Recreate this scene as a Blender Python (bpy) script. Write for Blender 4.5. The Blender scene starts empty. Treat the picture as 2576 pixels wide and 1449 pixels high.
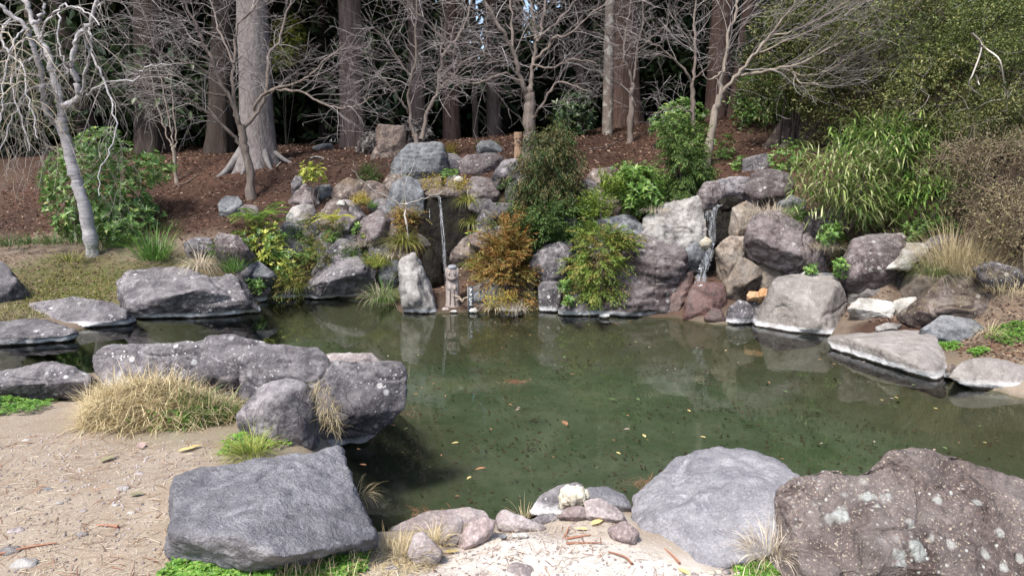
import bpy, bmesh, math, random
import numpy as np

# ------------------------------------------------------------------ camera, world, sun, exposure
SC = bpy.context.scene
CAM_H, PITCH, F = 1.80, math.radians(10.0), 1861.0          # metres above the water, down tilt, focal length in reference units
cam_d = bpy.data.cameras.new('camera'); cam = bpy.data.objects.new('camera', cam_d)
SC.collection.objects.link(cam)
cam.location = (0, 0, CAM_H); cam.rotation_euler = (math.radians(90) - PITCH, 0, 0)
cam_d.sensor_width = 36.0; cam_d.sensor_fit = 'HORIZONTAL'; cam_d.lens = 36.0 * F / 2576.0
cam_d.clip_start = 0.05; cam_d.clip_end = 2000.0
SC.camera = cam

SUN_EL, SUN_AZ = math.radians(55), math.radians(214)          # azimuth clockwise from +Y (the view direction)
world = bpy.data.worlds.new('World'); SC.world = world; world.use_nodes = True
wn = world.node_tree; wn.nodes.clear()
wo = wn.nodes.new('ShaderNodeOutputWorld'); wb = wn.nodes.new('ShaderNodeBackground')
sk = wn.nodes.new('ShaderNodeTexSky'); sk.sky_type = 'NISHITA'; sk.sun_disc = False
sk.sun_elevation = SUN_EL; sk.sun_rotation = SUN_AZ
sk.altitude = 300; sk.air_density = 0.9; sk.dust_density = 3.0; sk.ozone_density = 1.0
wb.inputs['Strength'].default_value = 0.15
wn.links.new(sk.outputs[0], wb.inputs[0]); wn.links.new(wb.outputs[0], wo.inputs[0])
sun_d = bpy.data.lights.new('sun', 'SUN'); sun = bpy.data.objects.new('sun', sun_d); SC.collection.objects.link(sun)
sun_d.energy = 3.2; sun_d.angle = math.radians(11); sun_d.color = (1.0, 0.955, 0.89)
sun.rotation_euler = (math.radians(90) - SUN_EL, 0, math.pi - SUN_AZ)
sun.location = (3, -6, 12)
VS = SC.view_settings; VS.view_transform = 'Standard'; VS.look = 'None'; VS.gamma = 1.0; VS.use_curve_mapping = False
VS.exposure = 1.0
SC.render.engine = 'CYCLES'
CY = SC.cycles
CY.use_denoising = True; CY.max_bounces = 7; CY.diffuse_bounces = 3; CY.glossy_bounces = 3
CY.transmission_bounces = 4; CY.transparent_max_bounces = 8; CY.caustics_reflective = False; CY.caustics_refractive = False
CY.sample_clamp_indirect = 6.0

# ------------------------------------------------------------------ helpers
COL = SC.collection
rng = np.random.default_rng(7); random.seed(7)
cp, sp = math.cos(PITCH), math.sin(PITCH)

def ray(px, py):
    a = (px - 1288.0) / F; b = (py - 724.5) / F
    return np.array([a, cp - b * sp, -sp - b * cp])
def atY(px, py, Y):
    r = ray(px, py); t = Y / r[1]
    return np.array([r[0] * t, Y, CAM_H + r[2] * t])
def atZ(px, py, z):
    r = ray(px, py); t = (z - CAM_H) / r[2]
    return np.array([r[0] * t, r[1] * t, z])
def mpp(Y):                                                    # metres per reference pixel at distance Y
    return Y / F

def _hash(ix, iy, iz, seed):
    n = (ix * 374761393 + iy * 668265263 + iz * 1440662683 + seed * 974711) & 0x7fffffff
    n = ((n ^ (n >> 13)) * 1274126177) & 0x7fffffff
    n = ((n ^ (n >> 15)) * 40503 + 12345) & 0x7fffffff
    return ((n >> 7) & 0xffff) / 32767.5 - 1.0
def vnoise(p, seed=0):
    p = np.asarray(p, float); i = np.floor(p).astype(np.int64); f = p - i; u = f * f * f * (f * (f * 6 - 15) + 10)
    r = 0
    for dx in (0, 1):
        wx = u[:, 0] if dx else 1 - u[:, 0]
        for dy in (0, 1):
            wy = u[:, 1] if dy else 1 - u[:, 1]
            for dz in (0, 1):
                wz = u[:, 2] if dz else 1 - u[:, 2]
                r = r + wx * wy * wz * _hash(i[:, 0] + dx, i[:, 1] + dy, i[:, 2] + dz, seed)
    return r
def fbm(p, seed=0, oct=4, gain=0.5):
    p = np.asarray(p, float); r = 0; a = 1.0
    for k in range(oct):
        r = r + a * vnoise(p * (2.03 ** k) + 17.3 * k, seed + k); a *= gain
    return r
def fbm2(x, y, seed=0, oct=4):
    x = np.asarray(x, float); y = np.asarray(y, float)
    p = np.stack([x.ravel(), y.ravel(), np.zeros(x.size) + 0.37], 1)
    return fbm(p, seed, oct).reshape(x.shape)
def sstep(a, b, x):
    t = np.clip((x - a) / (b - a), 0, 1); return t * t * (3 - 2 * t)

def mesh_obj(name, v, faces, mat=None, parent=None, smooth=False, loc=None):
    """faces: (N,3) or (N,4) int array or list of such arrays"""
    me = bpy.data.meshes.new(name)
    v = np.asarray(v, np.float32)
    if loc is not None: v = v - np.asarray(loc, np.float32)
    fl = faces if isinstance(faces, list) else [faces]
    fl = [np.asarray(f, np.int32) for f in fl if len(f)]
    idx = np.concatenate([f.ravel() for f in fl]); tot = np.concatenate([np.full(len(f), f.shape[1], np.int32) for f in fl])
    st = np.concatenate([[0], np.cumsum(tot)[:-1]]).astype(np.int32)
    me.vertices.add(len(v)); me.vertices.foreach_set('co', v.ravel())
    me.loops.add(len(idx)); me.loops.foreach_set('vertex_index', idx)
    me.polygons.add(len(tot)); me.polygons.foreach_set('loop_start', st); me.polygons.foreach_set('loop_total', tot)
    if smooth: me.polygons.foreach_set('use_smooth', np.ones(len(tot), bool))
    me.update(calc_edges=True); me.validate()
    if mat is not None: me.materials.append(mat)
    o = bpy.data.objects.new(name, me); COL.objects.link(o)
    if loc is not None and parent is None: o.location = loc
    if parent is not None: o.parent = parent
    return o
def thing(name, loc, label, cat, group=None):
    o = bpy.data.objects.new(name, None); COL.objects.link(o); o.location = [float(c) for c in loc]
    o.empty_display_size = 0.1
    return tag(o, label, cat, group)
def tag(o, label=None, cat=None, group=None, kind=None):
    if label: o['label'] = label
    if cat: o['category'] = cat
    if group: o['group'] = group
    if kind: o['kind'] = kind
    return o

class Geo:
    """collects triangles / quads of one part"""
    def __init__(s): s.v = []; s.q = []; s.t = []; s.n = 0
    def add(s, v, q=None, t=None):
        v = np.asarray(v, float).reshape(-1, 3)
        if q is not None and len(q): s.q.append(np.asarray(q, np.int64).reshape(-1, 4) + s.n)
        if t is not None and len(t): s.t.append(np.asarray(t, np.int64).reshape(-1, 3) + s.n)
        s.v.append(v); s.n += len(v)
    def tube(s, pts, rad, sides=5, cap=False):
        pts = np.asarray(pts, float); n = len(pts); rad = np.broadcast_to(np.asarray(rad, float), (n,))
        d = np.gradient(pts, axis=0); d /= np.linalg.norm(d, axis=1)[:, None] + 1e-9
        ref = np.array([0.0, 0, 1.0]) if abs(d[:, 2]).mean() < 0.8 else np.array([1.0, 0.2, 0])
        u = np.cross(d, ref); u /= np.linalg.norm(u, axis=1)[:, None] + 1e-9
        w = np.cross(d, u)
        a = np.linspace(0, 2 * np.pi, sides, endpoint=False)
        ring = pts[:, None, :] + rad[:, None, None] * (np.cos(a)[None, :, None] * u[:, None, :] + np.sin(a)[None, :, None] * w[:, None, :])
        k = np.arange(n - 1)[:, None] * sides; j = np.arange(sides)[None, :]; j2 = (j + 1) % sides
        q = np.stack([k + j, k + j2, k + sides + j2, k + sides + j], -1).reshape(-1, 4)
        s.add(ring.reshape(-1, 3), q)
        if cap:
            c0 = pts[-1][None]; base = (n - 1) * sides
            t = [[base + i, base + (i + 1) % sides, n * sides] for i in range(sides)]
            s.v[-1] = np.concatenate([s.v[-1], c0]); s.t.append(np.asarray(t) + s.n - n * sides); s.n += 1
    def box(s, c, size, rot=0.0):
        x, y, z = np.array(size) / 2
        v = np.array([[-x,-y,-z],[x,-y,-z],[x,y,-z],[-x,y,-z],[-x,-y,z],[x,-y,z],[x,y,z],[-x,y,z]])
        cr, sr = math.cos(rot), math.sin(rot); v = v @ np.array([[cr, sr, 0], [-sr, cr, 0], [0, 0, 1]])
        s.add(v + np.asarray(c), [[3,2,1,0],[4,5,6,7],[0,1,5,4],[1,2,6,5],[2,3,7,6],[3,0,4,7]])
    def leaves(s, pos, d, nrm, length, width, fold=0.25, droop=0.0, shape='leaf'):
        """diamond leaves: two quads folded on the midrib; pos/d/nrm (N,3)"""
        pos = np.asarray(pos, float); N = len(pos)
        if N == 0: return
        d = d / (np.linalg.norm(d, axis=1)[:, None] + 1e-9)
        sd = np.cross(d, nrm); sd /= np.linalg.norm(sd, axis=1)[:, None] + 1e-9
        nn = np.cross(sd, d)
        L = np.broadcast_to(np.asarray(length, float), (N,))[:, None]; Wd = np.broadcast_to(np.asarray(width, float), (N,))[:, None]
        tip = pos + d * L - nn * L * droop
        mid = pos + d * L * 0.5
        a = mid + sd * Wd * 0.5 + nn * Wd * fold; b = mid - sd * Wd * 0.5 + nn * Wd * fold
        v = np.stack([pos, a, tip, b], 1).reshape(-1, 3)
        k = np.arange(N)[:, None] * 4
        s.add(v, t=np.concatenate([k + np.array([[0, 1, 2]]), k + np.array([[0, 2, 3]])], 0))
    def blades(s, base, d0, length, width, droop, seg=4, side=None):
        """arching grass / sasa blades: base (N,3), d0 start direction (N,3)"""
        base = np.asarray(base, float); N = len(base)
        d0 = d0 / (np.linalg.norm(d0, axis=1)[:, None] + 1e-9)
        L = np.broadcast_to(np.asarray(length, float), (N,)); Wd = np.broadcast_to(np.asarray(width, float), (N,)); dr = np.broadcast_to(np.asarray(droop, float), (N,))
        hor = d0.copy(); hor[:, 2] = 0; hor += rng.normal(0, .05, (N, 3)) * [1, 1, 0]
        if side is None:
            side = np.cross(hor, [0, 0, 1.0]); side /= np.linalg.norm(side, axis=1)[:, None] + 1e-9
        p = base.copy(); d = d0.copy(); rows = []
        for k in range(seg + 1):
            t = k / seg; w = Wd * (1 - t ** 1.7) * (0.55 + 0.9 * min(t * 2, 0.5))
            w = np.maximum(w, 0.0004)
            rows.append(p + side * w[:, None] / 2); rows.append(p - side * w[:, None] / 2)
            p = p + d * (L / seg)[:, None]
            d = d + np.array([0, 0, -1.0]) * (dr / seg)[:, None]; d /= np.linalg.norm(d, axis=1)[:, None]
        v = np.stack(rows, 1).reshape(-1, 3); m = 2 * (seg + 1)
        k0 = np.arange(N)[:, None] * m; q = []
        for k in range(seg): q.append(k0 + np.array([[2 * k, 2 * k + 1, 2 * k + 3, 2 * k + 2]]))
        s.add(v, np.concatenate(q, 0))
    def build(s, name, mat, parent=None, smooth=False, loc=None):
        fl = []
        if s.q: fl.append(np.concatenate(s.q))
        if s.t: fl.append(np.concatenate(s.t))
        return mesh_obj(name, np.concatenate(s.v), fl, mat, parent, smooth, loc)

# ------------------------------------------------------------------ materials
class NT:
    def __init__(s, name):
        s.m = bpy.data.materials.new(name); s.m.use_nodes = True; s.t = s.m.node_tree; s.t.nodes.clear()
        s.out = s.n('ShaderNodeOutputMaterial')
    def n(s, typ, **kw):
        nd = s.t.nodes.new(typ)
        for k, v in kw.items(): setattr(nd, k, v)
        return nd
    def l(s, a, b): s.t.links.new(a, b)
    def setin(s, nd, key, val):
        if isinstance(val, bpy.types.NodeSocket): s.l(val, nd.inputs[key])
        else:
            if isinstance(val, (tuple, list)) and len(val) == 3 and nd.inputs[key].type == 'RGBA': val = (*val, 1)
            nd.inputs[key].default_value = val
    def noise(s, vec, scale, detail=4, rough=0.55, dist=0.0):
        nd = s.n('ShaderNodeTexNoise'); s.l(vec, nd.inputs['Vector'])
        for k, v in (('Scale', scale), ('Detail', detail), ('Roughness', rough), ('Distortion', dist)): nd.inputs[k].default_value = v
        return nd.outputs['Fac']
    def voro(s, vec, scale, feature='F1', out='Distance'):
        nd = s.n('ShaderNodeTexVoronoi', feature=feature); s.l(vec, nd.inputs['Vector']); nd.inputs['Scale'].default_value = scale
        return nd.outputs[out]
    def ramp(s, fac, stops, interp='LINEAR'):
        nd = s.n('ShaderNodeValToRGB'); nd.color_ramp.interpolation = interp; e = nd.color_ramp.elements
        while len(e) < len(stops): e.new(0.5)
        for el, (p, c) in zip(e, stops):
            el.position = p; el.color = (*c, 1) if isinstance(c, (tuple, list)) else (c, c, c, 1)
        s.l(fac, nd.inputs[0]); return nd.outputs[0]
    def mix(s, fac, a, b, mode='MIX'):
        nd = s.n('ShaderNodeMix', data_type='RGBA', blend_type=mode)
        for k, v in ((0, fac), (6, a), (7, b)):
            if isinstance(v, bpy.types.NodeSocket): s.l(v, nd.inputs[k])
            else: nd.inputs[k].default_value = (*v, 1) if isinstance(v, (tuple, list)) else v
        return nd.outputs[2]
    def math(s, op, a, b=0.0, c=0.0, clamp=False):
        nd = s.n('ShaderNodeMath', operation=op, use_clamp=clamp)
        for k, v in ((0, a), (1, b), (2, c)):
            if isinstance(v, bpy.types.NodeSocket): s.l(v, nd.inputs[k])
            else: nd.inputs[k].default_value = v
        return nd.outputs[0]
    def maprange(s, v, a, b, c=0.0, d=1.0):
        nd = s.n('ShaderNodeMapRange'); s.l(v, nd.inputs[0])
        for k, x in zip((1, 2, 3, 4), (a, b, c, d)): nd.inputs[k].default_value = x
        return nd.outputs[0]
    def bump(s, h, strength, dist, prev=None):
        nd = s.n('ShaderNodeBump'); s.l(h, nd.inputs['Height']); nd.inputs['Strength'].default_value = strength; nd.inputs['Distance'].default_value = dist
        if prev is not None: s.l(prev, nd.inputs['Normal'])
        return nd.outputs[0]
    def bsdf(s, color, rough=0.8, normal=None, spec=0.3, **kw):
        b = s.n('ShaderNodeBsdfPrincipled'); s.setin(b, 'Base Color', color); s.setin(b, 'Roughness', rough)
        b.inputs['Specular IOR Level'].default_value = spec
        if normal is not None: s.l(normal, b.inputs['Normal'])
        for k, v in kw.items(): s.setin(b, k.replace('_', ' '), v)
        s.l(b.outputs[0], s.out.inputs[0]); return b
    def objvec(s, rand=True, stretch=None):
        tc = s.n('ShaderNodeTexCoord'); v = tc.outputs['Object']
        if stretch:
            mp = s.n('ShaderNodeMapping'); mp.inputs['Scale'].default_value = stretch; s.l(v, mp.inputs[0]); v = mp.outputs[0]
        if rand:
            oi = s.n('ShaderNodeObjectInfo'); mu = s.math('MULTIPLY', oi.outputs['Random'], 53.7)
            va = s.n('ShaderNodeVectorMath', operation='ADD'); s.l(v, va.inputs[0]); s.l(mu, va.inputs[1]); v = va.outputs[0]
        return v

def rock_mat(name, base, alt, dark, spots=(.6, .6, .58), spot_amt=.5, mottle=1.6, grain=60., moss=0.0, mosscol=(.12, .11, .03),
             stain=0.0, staincol=(.03, .03, .03), waterline=True, rough=.82, bump=.5, crust=0.0, crustcol=(.62, .60, .56), vein=0.0, speck=None, bigl=0.0, bscale=7.0, top_pale=.30, cracks=0.0, spec=.25):
    N = NT(name); v = N.objvec()
    n1 = N.noise(v, mottle, 6, .62, .4); n2 = N.noise(v, mottle * 5.7, 8, .72, .5); n3 = N.noise(v, grain, 3, .7)
    col = N.mix(N.ramp(n1, [(.36, 0.), (.62, 1.)]), base, alt)
    col = N.mix(N.ramp(n2, [(.43, 0.), (.60, 1.)]), col, dark)
    nL = N.noise(v, mottle * .55, 5, .7, .8); col = N.mix(N.ramp(nL, [(.40, .75), (.56, 0.)]), col, tuple(c * .62 for c in dark)); nP = N.noise(v, mottle * 2.1, 8, .78, 1.0); col = N.mix(N.ramp(nP, [(.56, 0.), (.66, .55)]), col, tuple(min(1, c * 1.5 + .02) for c in alt))
    col = N.mix(N.ramp(n3, [(.30, .55), (.5, 0.)]), col, tuple(c * .45 for c in dark))
    col = N.mix(N.ramp(n3, [(.56, 0.), (.74, .6)]), col, tuple(min(1, c * 1.7 + .03) for c in base))
    if vein > 0:
        vs = N.objvec(stretch=(1, 1, 3.0)); nv = N.noise(vs, 2.2, 5, .6, 1.2)
        col = N.mix(N.ramp(nv, [(.47, 0.), (.5, vein), (.53, 0.)]), col, spots)
    # lichen discs: clustered pale blotches of many sizes
    vo = N.voro(v, 26.); vo2 = N.voro(v, 9.); msk = N.noise(v, 1.9, 3, .5)
    wob = N.math('MULTIPLY', N.math('SUBTRACT', n3, .5), .25)
    l1 = N.ramp(N.math('ADD', vo, wob), [(.10, 1.), (.2, 0.)]); l2 = N.ramp(N.math('ADD', vo2, wob), [(.13, 1.), (.22, 0.)])
    lm = N.ramp(msk, [(.42, 0.), (.58, 1.)])
    lf = N.math('MULTIPLY', N.math('MAXIMUM', l1, N.math('MULTIPLY', l2, .8)), N.math('MULTIPLY', lm, spot_amt), clamp=True)
    col = N.mix(lf, col, spots)
    geo = N.n('ShaderNodeNewGeometry'); sx = N.n('ShaderNodeSeparateXYZ'); N.l(geo.outputs['Position'], sx.inputs[0]); zz = sx.outputs[2]
    sn = N.n('ShaderNodeSeparateXYZ'); N.l(geo.outputs['Normal'], sn.inputs[0]); nz = sn.outputs[2]
    if stain > 0:                                             # dark run-down streaks on the steep sides
        vs = N.objvec(stretch=(1, 1, .12)); ns = N.noise(vs, 9., 4, .6)
        st = N.math('MULTIPLY', N.ramp(ns, [(.50, 0.), (.62, stain)]), N.math('MULTIPLY', N.ramp(nz, [(.3, 1.), (.6, 0.)]), N.ramp(N.noise(v, 1.7, 2, .5), [(.42, 0.), (.55, 1.)])))
        col = N.mix(st, col, staincol)
    if cracks > 0:                                            # hairline cracks
        vw = N.n('ShaderNodeVectorMath', operation='ADD'); N.l(v, vw.inputs[0]); nw = N.n('ShaderNodeTexNoise'); N.l(v, nw.inputs['Vector']); nw.inputs['Scale'].default_value = 3.0; nw.inputs['Detail'].default_value = 6
        vm = N.n('ShaderNodeVectorMath', operation='SCALE'); N.l(nw.outputs['Color'], vm.inputs[0]); vm.inputs['Scale'].default_value = .55; N.l(vm.outputs[0], vw.inputs[1])
        ce = N.voro(vw.outputs[0], 2.6, 'DISTANCE_TO_EDGE'); ck = N.math('MULTIPLY', N.ramp(ce, [(.0, cracks), (.012, 0.)]), N.ramp(N.noise(v, 2.3, 2, .5), [(.46, 0.), (.54, 1.)]))
        col = N.mix(ck, col, tuple(c * .35 for c in dark))
    if crust > 0:
        cr = N.ramp(N.noise(v, 2.6, 6, .65, .5), [(.40, 0.), (.60, crust)]); col = N.mix(cr, col, crustcol)
    if speck:
        sp_ = N.ramp(N.noise(v, grain * 1.6, 2, .6), [(.60, 0.), (.68, .9)]); col = N.mix(N.math('MULTIPLY', sp_, N.ramp(N.noise(v, 5., 3, .6), [(.35, .2), (.6, 1.)])), col, speck)
    if bigl:
        vb = N.voro(v, 4.2); lb = N.math('MULTIPLY', N.ramp(N.math('ADD', vb, N.math('MULTIPLY', N.math('SUBTRACT', N.noise(v, 12., 4, .6), .5), .45)), [(.13, bigl), (.20, 0.)]), N.ramp(N.noise(v, 30., 3, .6), [(.35, .55), (.6, 1.)])); col = N.mix(lb, col, (.36, .39, .37))
    if moss > 0:
        mm = N.math('MULTIPLY', N.ramp(nz, [(.35, 0.), (.85, 1.)]), N.ramp(N.noise(v, 3.1, 5, .65), [(.44, 0.), (.58, moss)]))
        col = N.mix(mm, col, mosscol)
    rg = rough
    if top_pale > 0:                                              # paler grey mixed in on upward faces, broken up by noise
        du = N.math('MULTIPLY', N.ramp(nz, [(.45, 0.), (.95, 1.)]), N.ramp(N.noise(v, 4.4, 6, .7), [(.38, 0.), (.62, top_pale)])); col = N.mix(du, col, (.33, .315, .31))
    if waterline:
        zn = N.math('ADD', zz, N.math('MULTIPLY', N.math('SUBTRACT', N.noise(v, 14., 4, .65), .5), .03))
        wl = N.math('MULTIPLY', N.ramp(N.math('MULTIPLY', zn, 10.), [(.14, 0.), (.24, 1.), (.45, .8), (.75, 0.)]), N.ramp(N.noise(v, 3.7, 3, .5), [(.3, .35), (.55, 1.)]))
        col = N.mix(N.math('MULTIPLY', wl, .85), col, (.66, .66, .67))
        wet = N.ramp(N.math('MULTIPLY', zn, 10.), [(.1, 1.), (.2, 0.)])
        col = N.mix(wet, col, (.02, .018, .015))
    hh = N.math('ADD', N.math('MULTIPLY', N.noise(v, bscale, 7, .68), 1.0), N.math('MULTIPLY', n3, .30))
    if cracks > 0: hh = N.math('SUBTRACT', hh, N.math('MULTIPLY', ck, .5))
    nm = N.bump(hh, min(1.0, bump * 1.35), .04)
    N.bsdf(col, rg, nm, spec); return N.m

def leaf_mat(name, stops, rough=.5, trans=.25, spec=.35):
    """foliage: every leaf its own tone"""
    N = NT(name); g = N.n('ShaderNodeNewGeometry')
    col = N.ramp(g.outputs['Random Per Island'], stops)
    oi = N.n('ShaderNodeObjectInfo'); hs = N.n('ShaderNodeHueSaturation'); N.l(col, hs.inputs['Color'])
    N.l(N.maprange(oi.outputs['Random'], 0, 1, .8, 1.15), hs.inputs['Value'])
    col = hs.outputs[0]
    b = N.n('ShaderNodeBsdfPrincipled'); N.l(col, b.inputs['Base Color']); b.inputs['Roughness'].default_value = rough; b.inputs['Specular IOR Level'].default_value = spec
    if trans > 0:
        tr = N.n('ShaderNodeBsdfTranslucent'); N.l(col, tr.inputs[0]); mx = N.n('ShaderNodeMixShader'); mx.inputs[0].default_value = trans
        N.l(b.outputs[0], mx.inputs[1]); N.l(tr.outputs[0], mx.inputs[2]); N.l(mx.outputs[0], N.out.inputs[0])
    else: N.l(b.outputs[0], N.out.inputs[0])
    return N.m
def bark_mat(name, c1, c2, c3=None, sc=(14, 14, 1.6), bump=.8, dist=.03, ringed=False, patch=None):
    N = NT(name); v = N.objvec(stretch=sc); v0 = N.objvec()
    n1 = N.noise(v, 1.6, 5, .65, .3); n2 = N.noise(v0, 2.2, 4, .6)
    col = N.mix(N.ramp(n1, [(.35, 0.), (.62, 1.)]), c1, c2)
    if c3: col = N.mix(N.ramp(n2, [(.42, 0.), (.66, .8)]), col, c3)
    if patch: col = N.mix(N.ramp(N.noise(v0, 9., 3, .55), [(.55, 0.), (.6, .9)]), col, patch)
    N.bsdf(col, .9, N.bump(n1, bump, dist), .15); return N.m
# ------------------------------------------------------------------ the stones: outlines and distances (built further down)
SPECS = []
def back(px, py):                                              # the bay left of and behind the carved figure lies further back
    return (.6 if py > 560 else .5) if 635 < px < 1240 and 340 < py < 768 else 0.0
def rock(label, mat, outs, Y=None, g=True, **k):
    if Y is not None:
        fl = outs if isinstance(outs[0][0], (int, float)) else [q for o in outs for q in o]; Y += back(np.mean([q[0] for q in fl]), max(q[1] for q in fl))
    SPECS.append((label, mat, outs, Y, g, k))
# --- far bank, left
rock('dark speckled boulder cut by the picture edge, on the mossy bank', 'darkgrey', [(-90, 690), (-40, 655), (8, 662), (27, 700), (33, 750), (25, 780), (-20, 792), (-90, 790)], Y=8.0)
rock('flat grey stone beside the domed boulder, sloping down into the water', 'grey', [(85, 768), (150, 746), (285, 760), (303, 775), (306, 800), (200, 824), (120, 802)], lean=1.3, bulge=.05, thick=.6, round_=.03)
rock('low whitish-edged flat rock where the left bank meets the pond', 'darkgrey', [(-60, 822), (75, 799), (130, 806), (192, 830), (150, 846), (0, 864), (-60, 870)], lean=1.8, bulge=.04, thick=.5)
rock('large domed grey boulder with black drip stains at the waterline', 'grey',
     [[(296, 708), (330, 686), (420, 672), (480, 678), (535, 708), (600, 755), (500, 793), (330, 806), (318, 792)], [(500, 712), (600, 689), (612, 690), (622, 720), (636, 768), (560, 784), (500, 792)]],
     lean=1.0, bulge=.06, thick=.55, level=6, ridge=[(327, 770, -.12), (430, 745, -.15), (500, 728, -.05)])
rock('dark bluish rock behind the straw tuft', 'darkgrey', [(465, 608), (490, 598), (530, 600), (545, 620), (540, 640), (470, 638)], Y=9.1)
rock('dark purple rock between the fern and the straw tuft', 'purple', [(535, 600), (555, 588), (600, 596), (622, 628), (610, 645), (545, 645)], Y=9.0)
rock('pale bluish angular stone alone on the leaf litter slope', 'blue', [(550, 506), (568, 496), (598, 496), (609, 512), (600, 538), (563, 545), (553, 535)], lean=.5)
rock('low stone half buried beside the pale bluish slope stone', 'purple', [(602, 524), (622, 514), (645, 520), (650, 540), (615, 545)], lean=.6)
rock('upright grey stone wedged to the right of the domed boulder', 'grey', [(622, 692), (648, 672), (668, 688), (671, 738), (632, 752)], Y=8.75, bulge=.15)
rock('small low stone at the waterline under the hanging grass', 'grey', [(680, 725), (700, 706), (735, 712), (742, 745), (682, 748)], bulge=.15)
# --- far bank, boulders left of the first waterfall
rock('big purplish boulder with an undercut ledge, reflected in the pond', 'grey',
     [[(768, 722), (800, 688), (841, 658), (894, 648), (926, 660), (939, 678), (934, 696), (915, 712), (850, 722), (806, 734), (770, 736)]], Y=8.72, bulge=.26, lean=.25, level=6, g=False)
rock('grey back slab leaning above the undercut boulder', 'grey', [(790, 690), (815, 640), (858, 602), (895, 612), (915, 655), (900, 690)], Y=9.0, bulge=.12, g=False)
rock('pale ledge with a white waterline below the undercut boulder', 'grey', [(748, 750), (768, 728), (850, 716), (920, 708), (914, 738), (902, 749)], bulge=.12, thick=.8)
rock('smooth purple rounded boulder above the sedge clump', 'purple', [(901, 592), (911, 557), (951, 533), (980, 541), (986, 566), (965, 600), (941, 616), (905, 612)], Y=9.2, bulge=.28)
rock('tall standing stone with pale lichen at the waters edge', 'pale', [(1000, 668), (1019, 632), (1040, 630), (1058, 663), (1072, 700), (1082, 745), (1094, 787), (1050, 788), (1013, 781), (1009, 745), (1004, 700)], Y=8.45, lean=.35, bulge=.12, grow=1.04, rough=1.5)
rock('blue-grey angular rock at the lip left of the narrow waterfall', 'blue', [(976, 504), (988, 466), (1019, 447), (1050, 456), (1064, 494), (1061, 528), (1000, 535), (976, 528)], Y=9.6, lean=.3, bulge=.2)
rock('large two-toned rock crowning the mound above the narrow waterfall', 'blue', [(990, 408), (1038, 357), (1108, 357), (1111, 390), (1127, 438), (1064, 448), (993, 446)], Y=10.4, lean=.4, bulge=.12, strata=.6, level=5)
rock('mossy-topped boulder between the brown cedar and the crowning rock', 'brown', [[(946, 330), (955, 316), (1014, 320), (1022, 360), (1018, 380), (955, 385)], [(931, 398), (948, 372), (985, 362), (1012, 380), (1000, 402), (950, 404)]], Y=11.4, bulge=.1)
rock('flat bluish stone on the litter at the foot of the brown cedar', 'blue', [(785, 371), (803, 363), (834, 361), (838, 374), (800, 379)], Y=13.2)
rock('grey-purple pointed rock under the yellow-green sapling', 'purple', [(729, 505), (765, 465), (786, 476), (801, 512), (760, 520)], lean=.4)
rock('small bluish block right of the yellow-green sapling', 'blue', [(794, 470), (830, 464), (833, 490), (808, 501), (796, 494)], lean=.3)
rock('small dark stone behind the pointed rock', 'darkgrey', [(732, 462), (745, 440), (760, 442), (768, 462), (746, 482), (735, 478)], Y=10.4)
rock('mossy brown boulder above the yellow fern', 'brown', [(830, 497), (848, 468), (880, 449), (915, 455), (925, 480), (918, 512), (870, 514)], Y=10.0, bulge=.25)
rock('brown rock beside the blue-grey lip rock', 'brown', [(912, 482), (925, 458), (962, 462), (977, 484), (974, 518), (926, 516)], Y=9.9)
rock('small white lichen stone beneath the mossy brown boulder', 'white', [(846, 512), (854, 504), (866, 505), (866, 517), (850, 518)], Y=9.7)
rock('knobbly pale-spotted rock left of the yellow fern', 'pale', [(722, 550), (738, 522), (760, 515), (785, 519), (799, 543), (775, 568), (735, 566)], Y=9.5)
rock('bluish rock low behind the yellow broadleaf seedling', 'blue', [(703, 580), (716, 560), (757, 571), (752, 602), (706, 606)], Y=9.3)
rock('small grey stone under the dry grass', 'grey', [(853, 570), (862, 560), (884, 563), (880, 582), (858, 584)], Y=9.3)
# --- cleft of the narrow waterfall
rock('shade-coloured wet rock face behind the narrow waterfall', 'wet', [[(1040, 510), (1075, 492), (1130, 486), (1180, 505), (1215, 590), (1225, 650), (1190, 722), (1075, 722), (1050, 640)]], Y=9.2, lean=.42, bulge=.02, thick=.6, level=5, rough=1.5)
rock('dark wet stone at the left foot of the narrow waterfall', 'wet', [(1058, 700), (1066, 640), (1084, 620), (1108, 668), (1112, 715), (1075, 730)], Y=8.72, bulge=.2)
rock('flat lip stone under the moss at the top of the narrow waterfall', 'brown', [(1070, 490), (1090, 474), (1140, 472), (1165, 482), (1160, 494), (1080, 498)], Y=9.75, bulge=.2, g=False)
# --- centre top
rock('bluish rock topping the mound left of the small carved post', 'blue', [(1200, 368), (1212, 356), (1236, 354), (1262, 372), (1260, 385), (1205, 385)], Y=11.2)
rock('purple boulder with white flecks on the mound', 'purple', [(1158, 408), (1180, 391), (1215, 385), (1252, 386), (1262, 402), (1247, 434), (1200, 446), (1164, 432)], Y=10.5, bulge=.25)
rock('dark stone wedged between the crowning rock and the purple boulder', 'darkgrey', [(1108, 392), (1140, 386), (1162, 402), (1158, 432), (1125, 436)], Y=10.6)
rock('grey rock tucked beside the dark green conifer shrub', 'grey', [(1240, 440), (1268, 402), (1298, 402), (1306, 448), (1250, 458)], Y=10.2)
rock('purple-grey boulder right of the narrow waterfall lip', 'purple', [(1170, 476), (1190, 448), (1225, 449), (1255, 462), (1258, 490), (1222, 513), (1182, 502)], Y=9.75, bulge=.28)
rock('rounded stone below the strap-leaved plant', 'grey', [(1194, 560), (1215, 530), (1240, 534), (1245, 575), (1226, 602), (1198, 585)], Y=9.1, bulge=.25)
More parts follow.
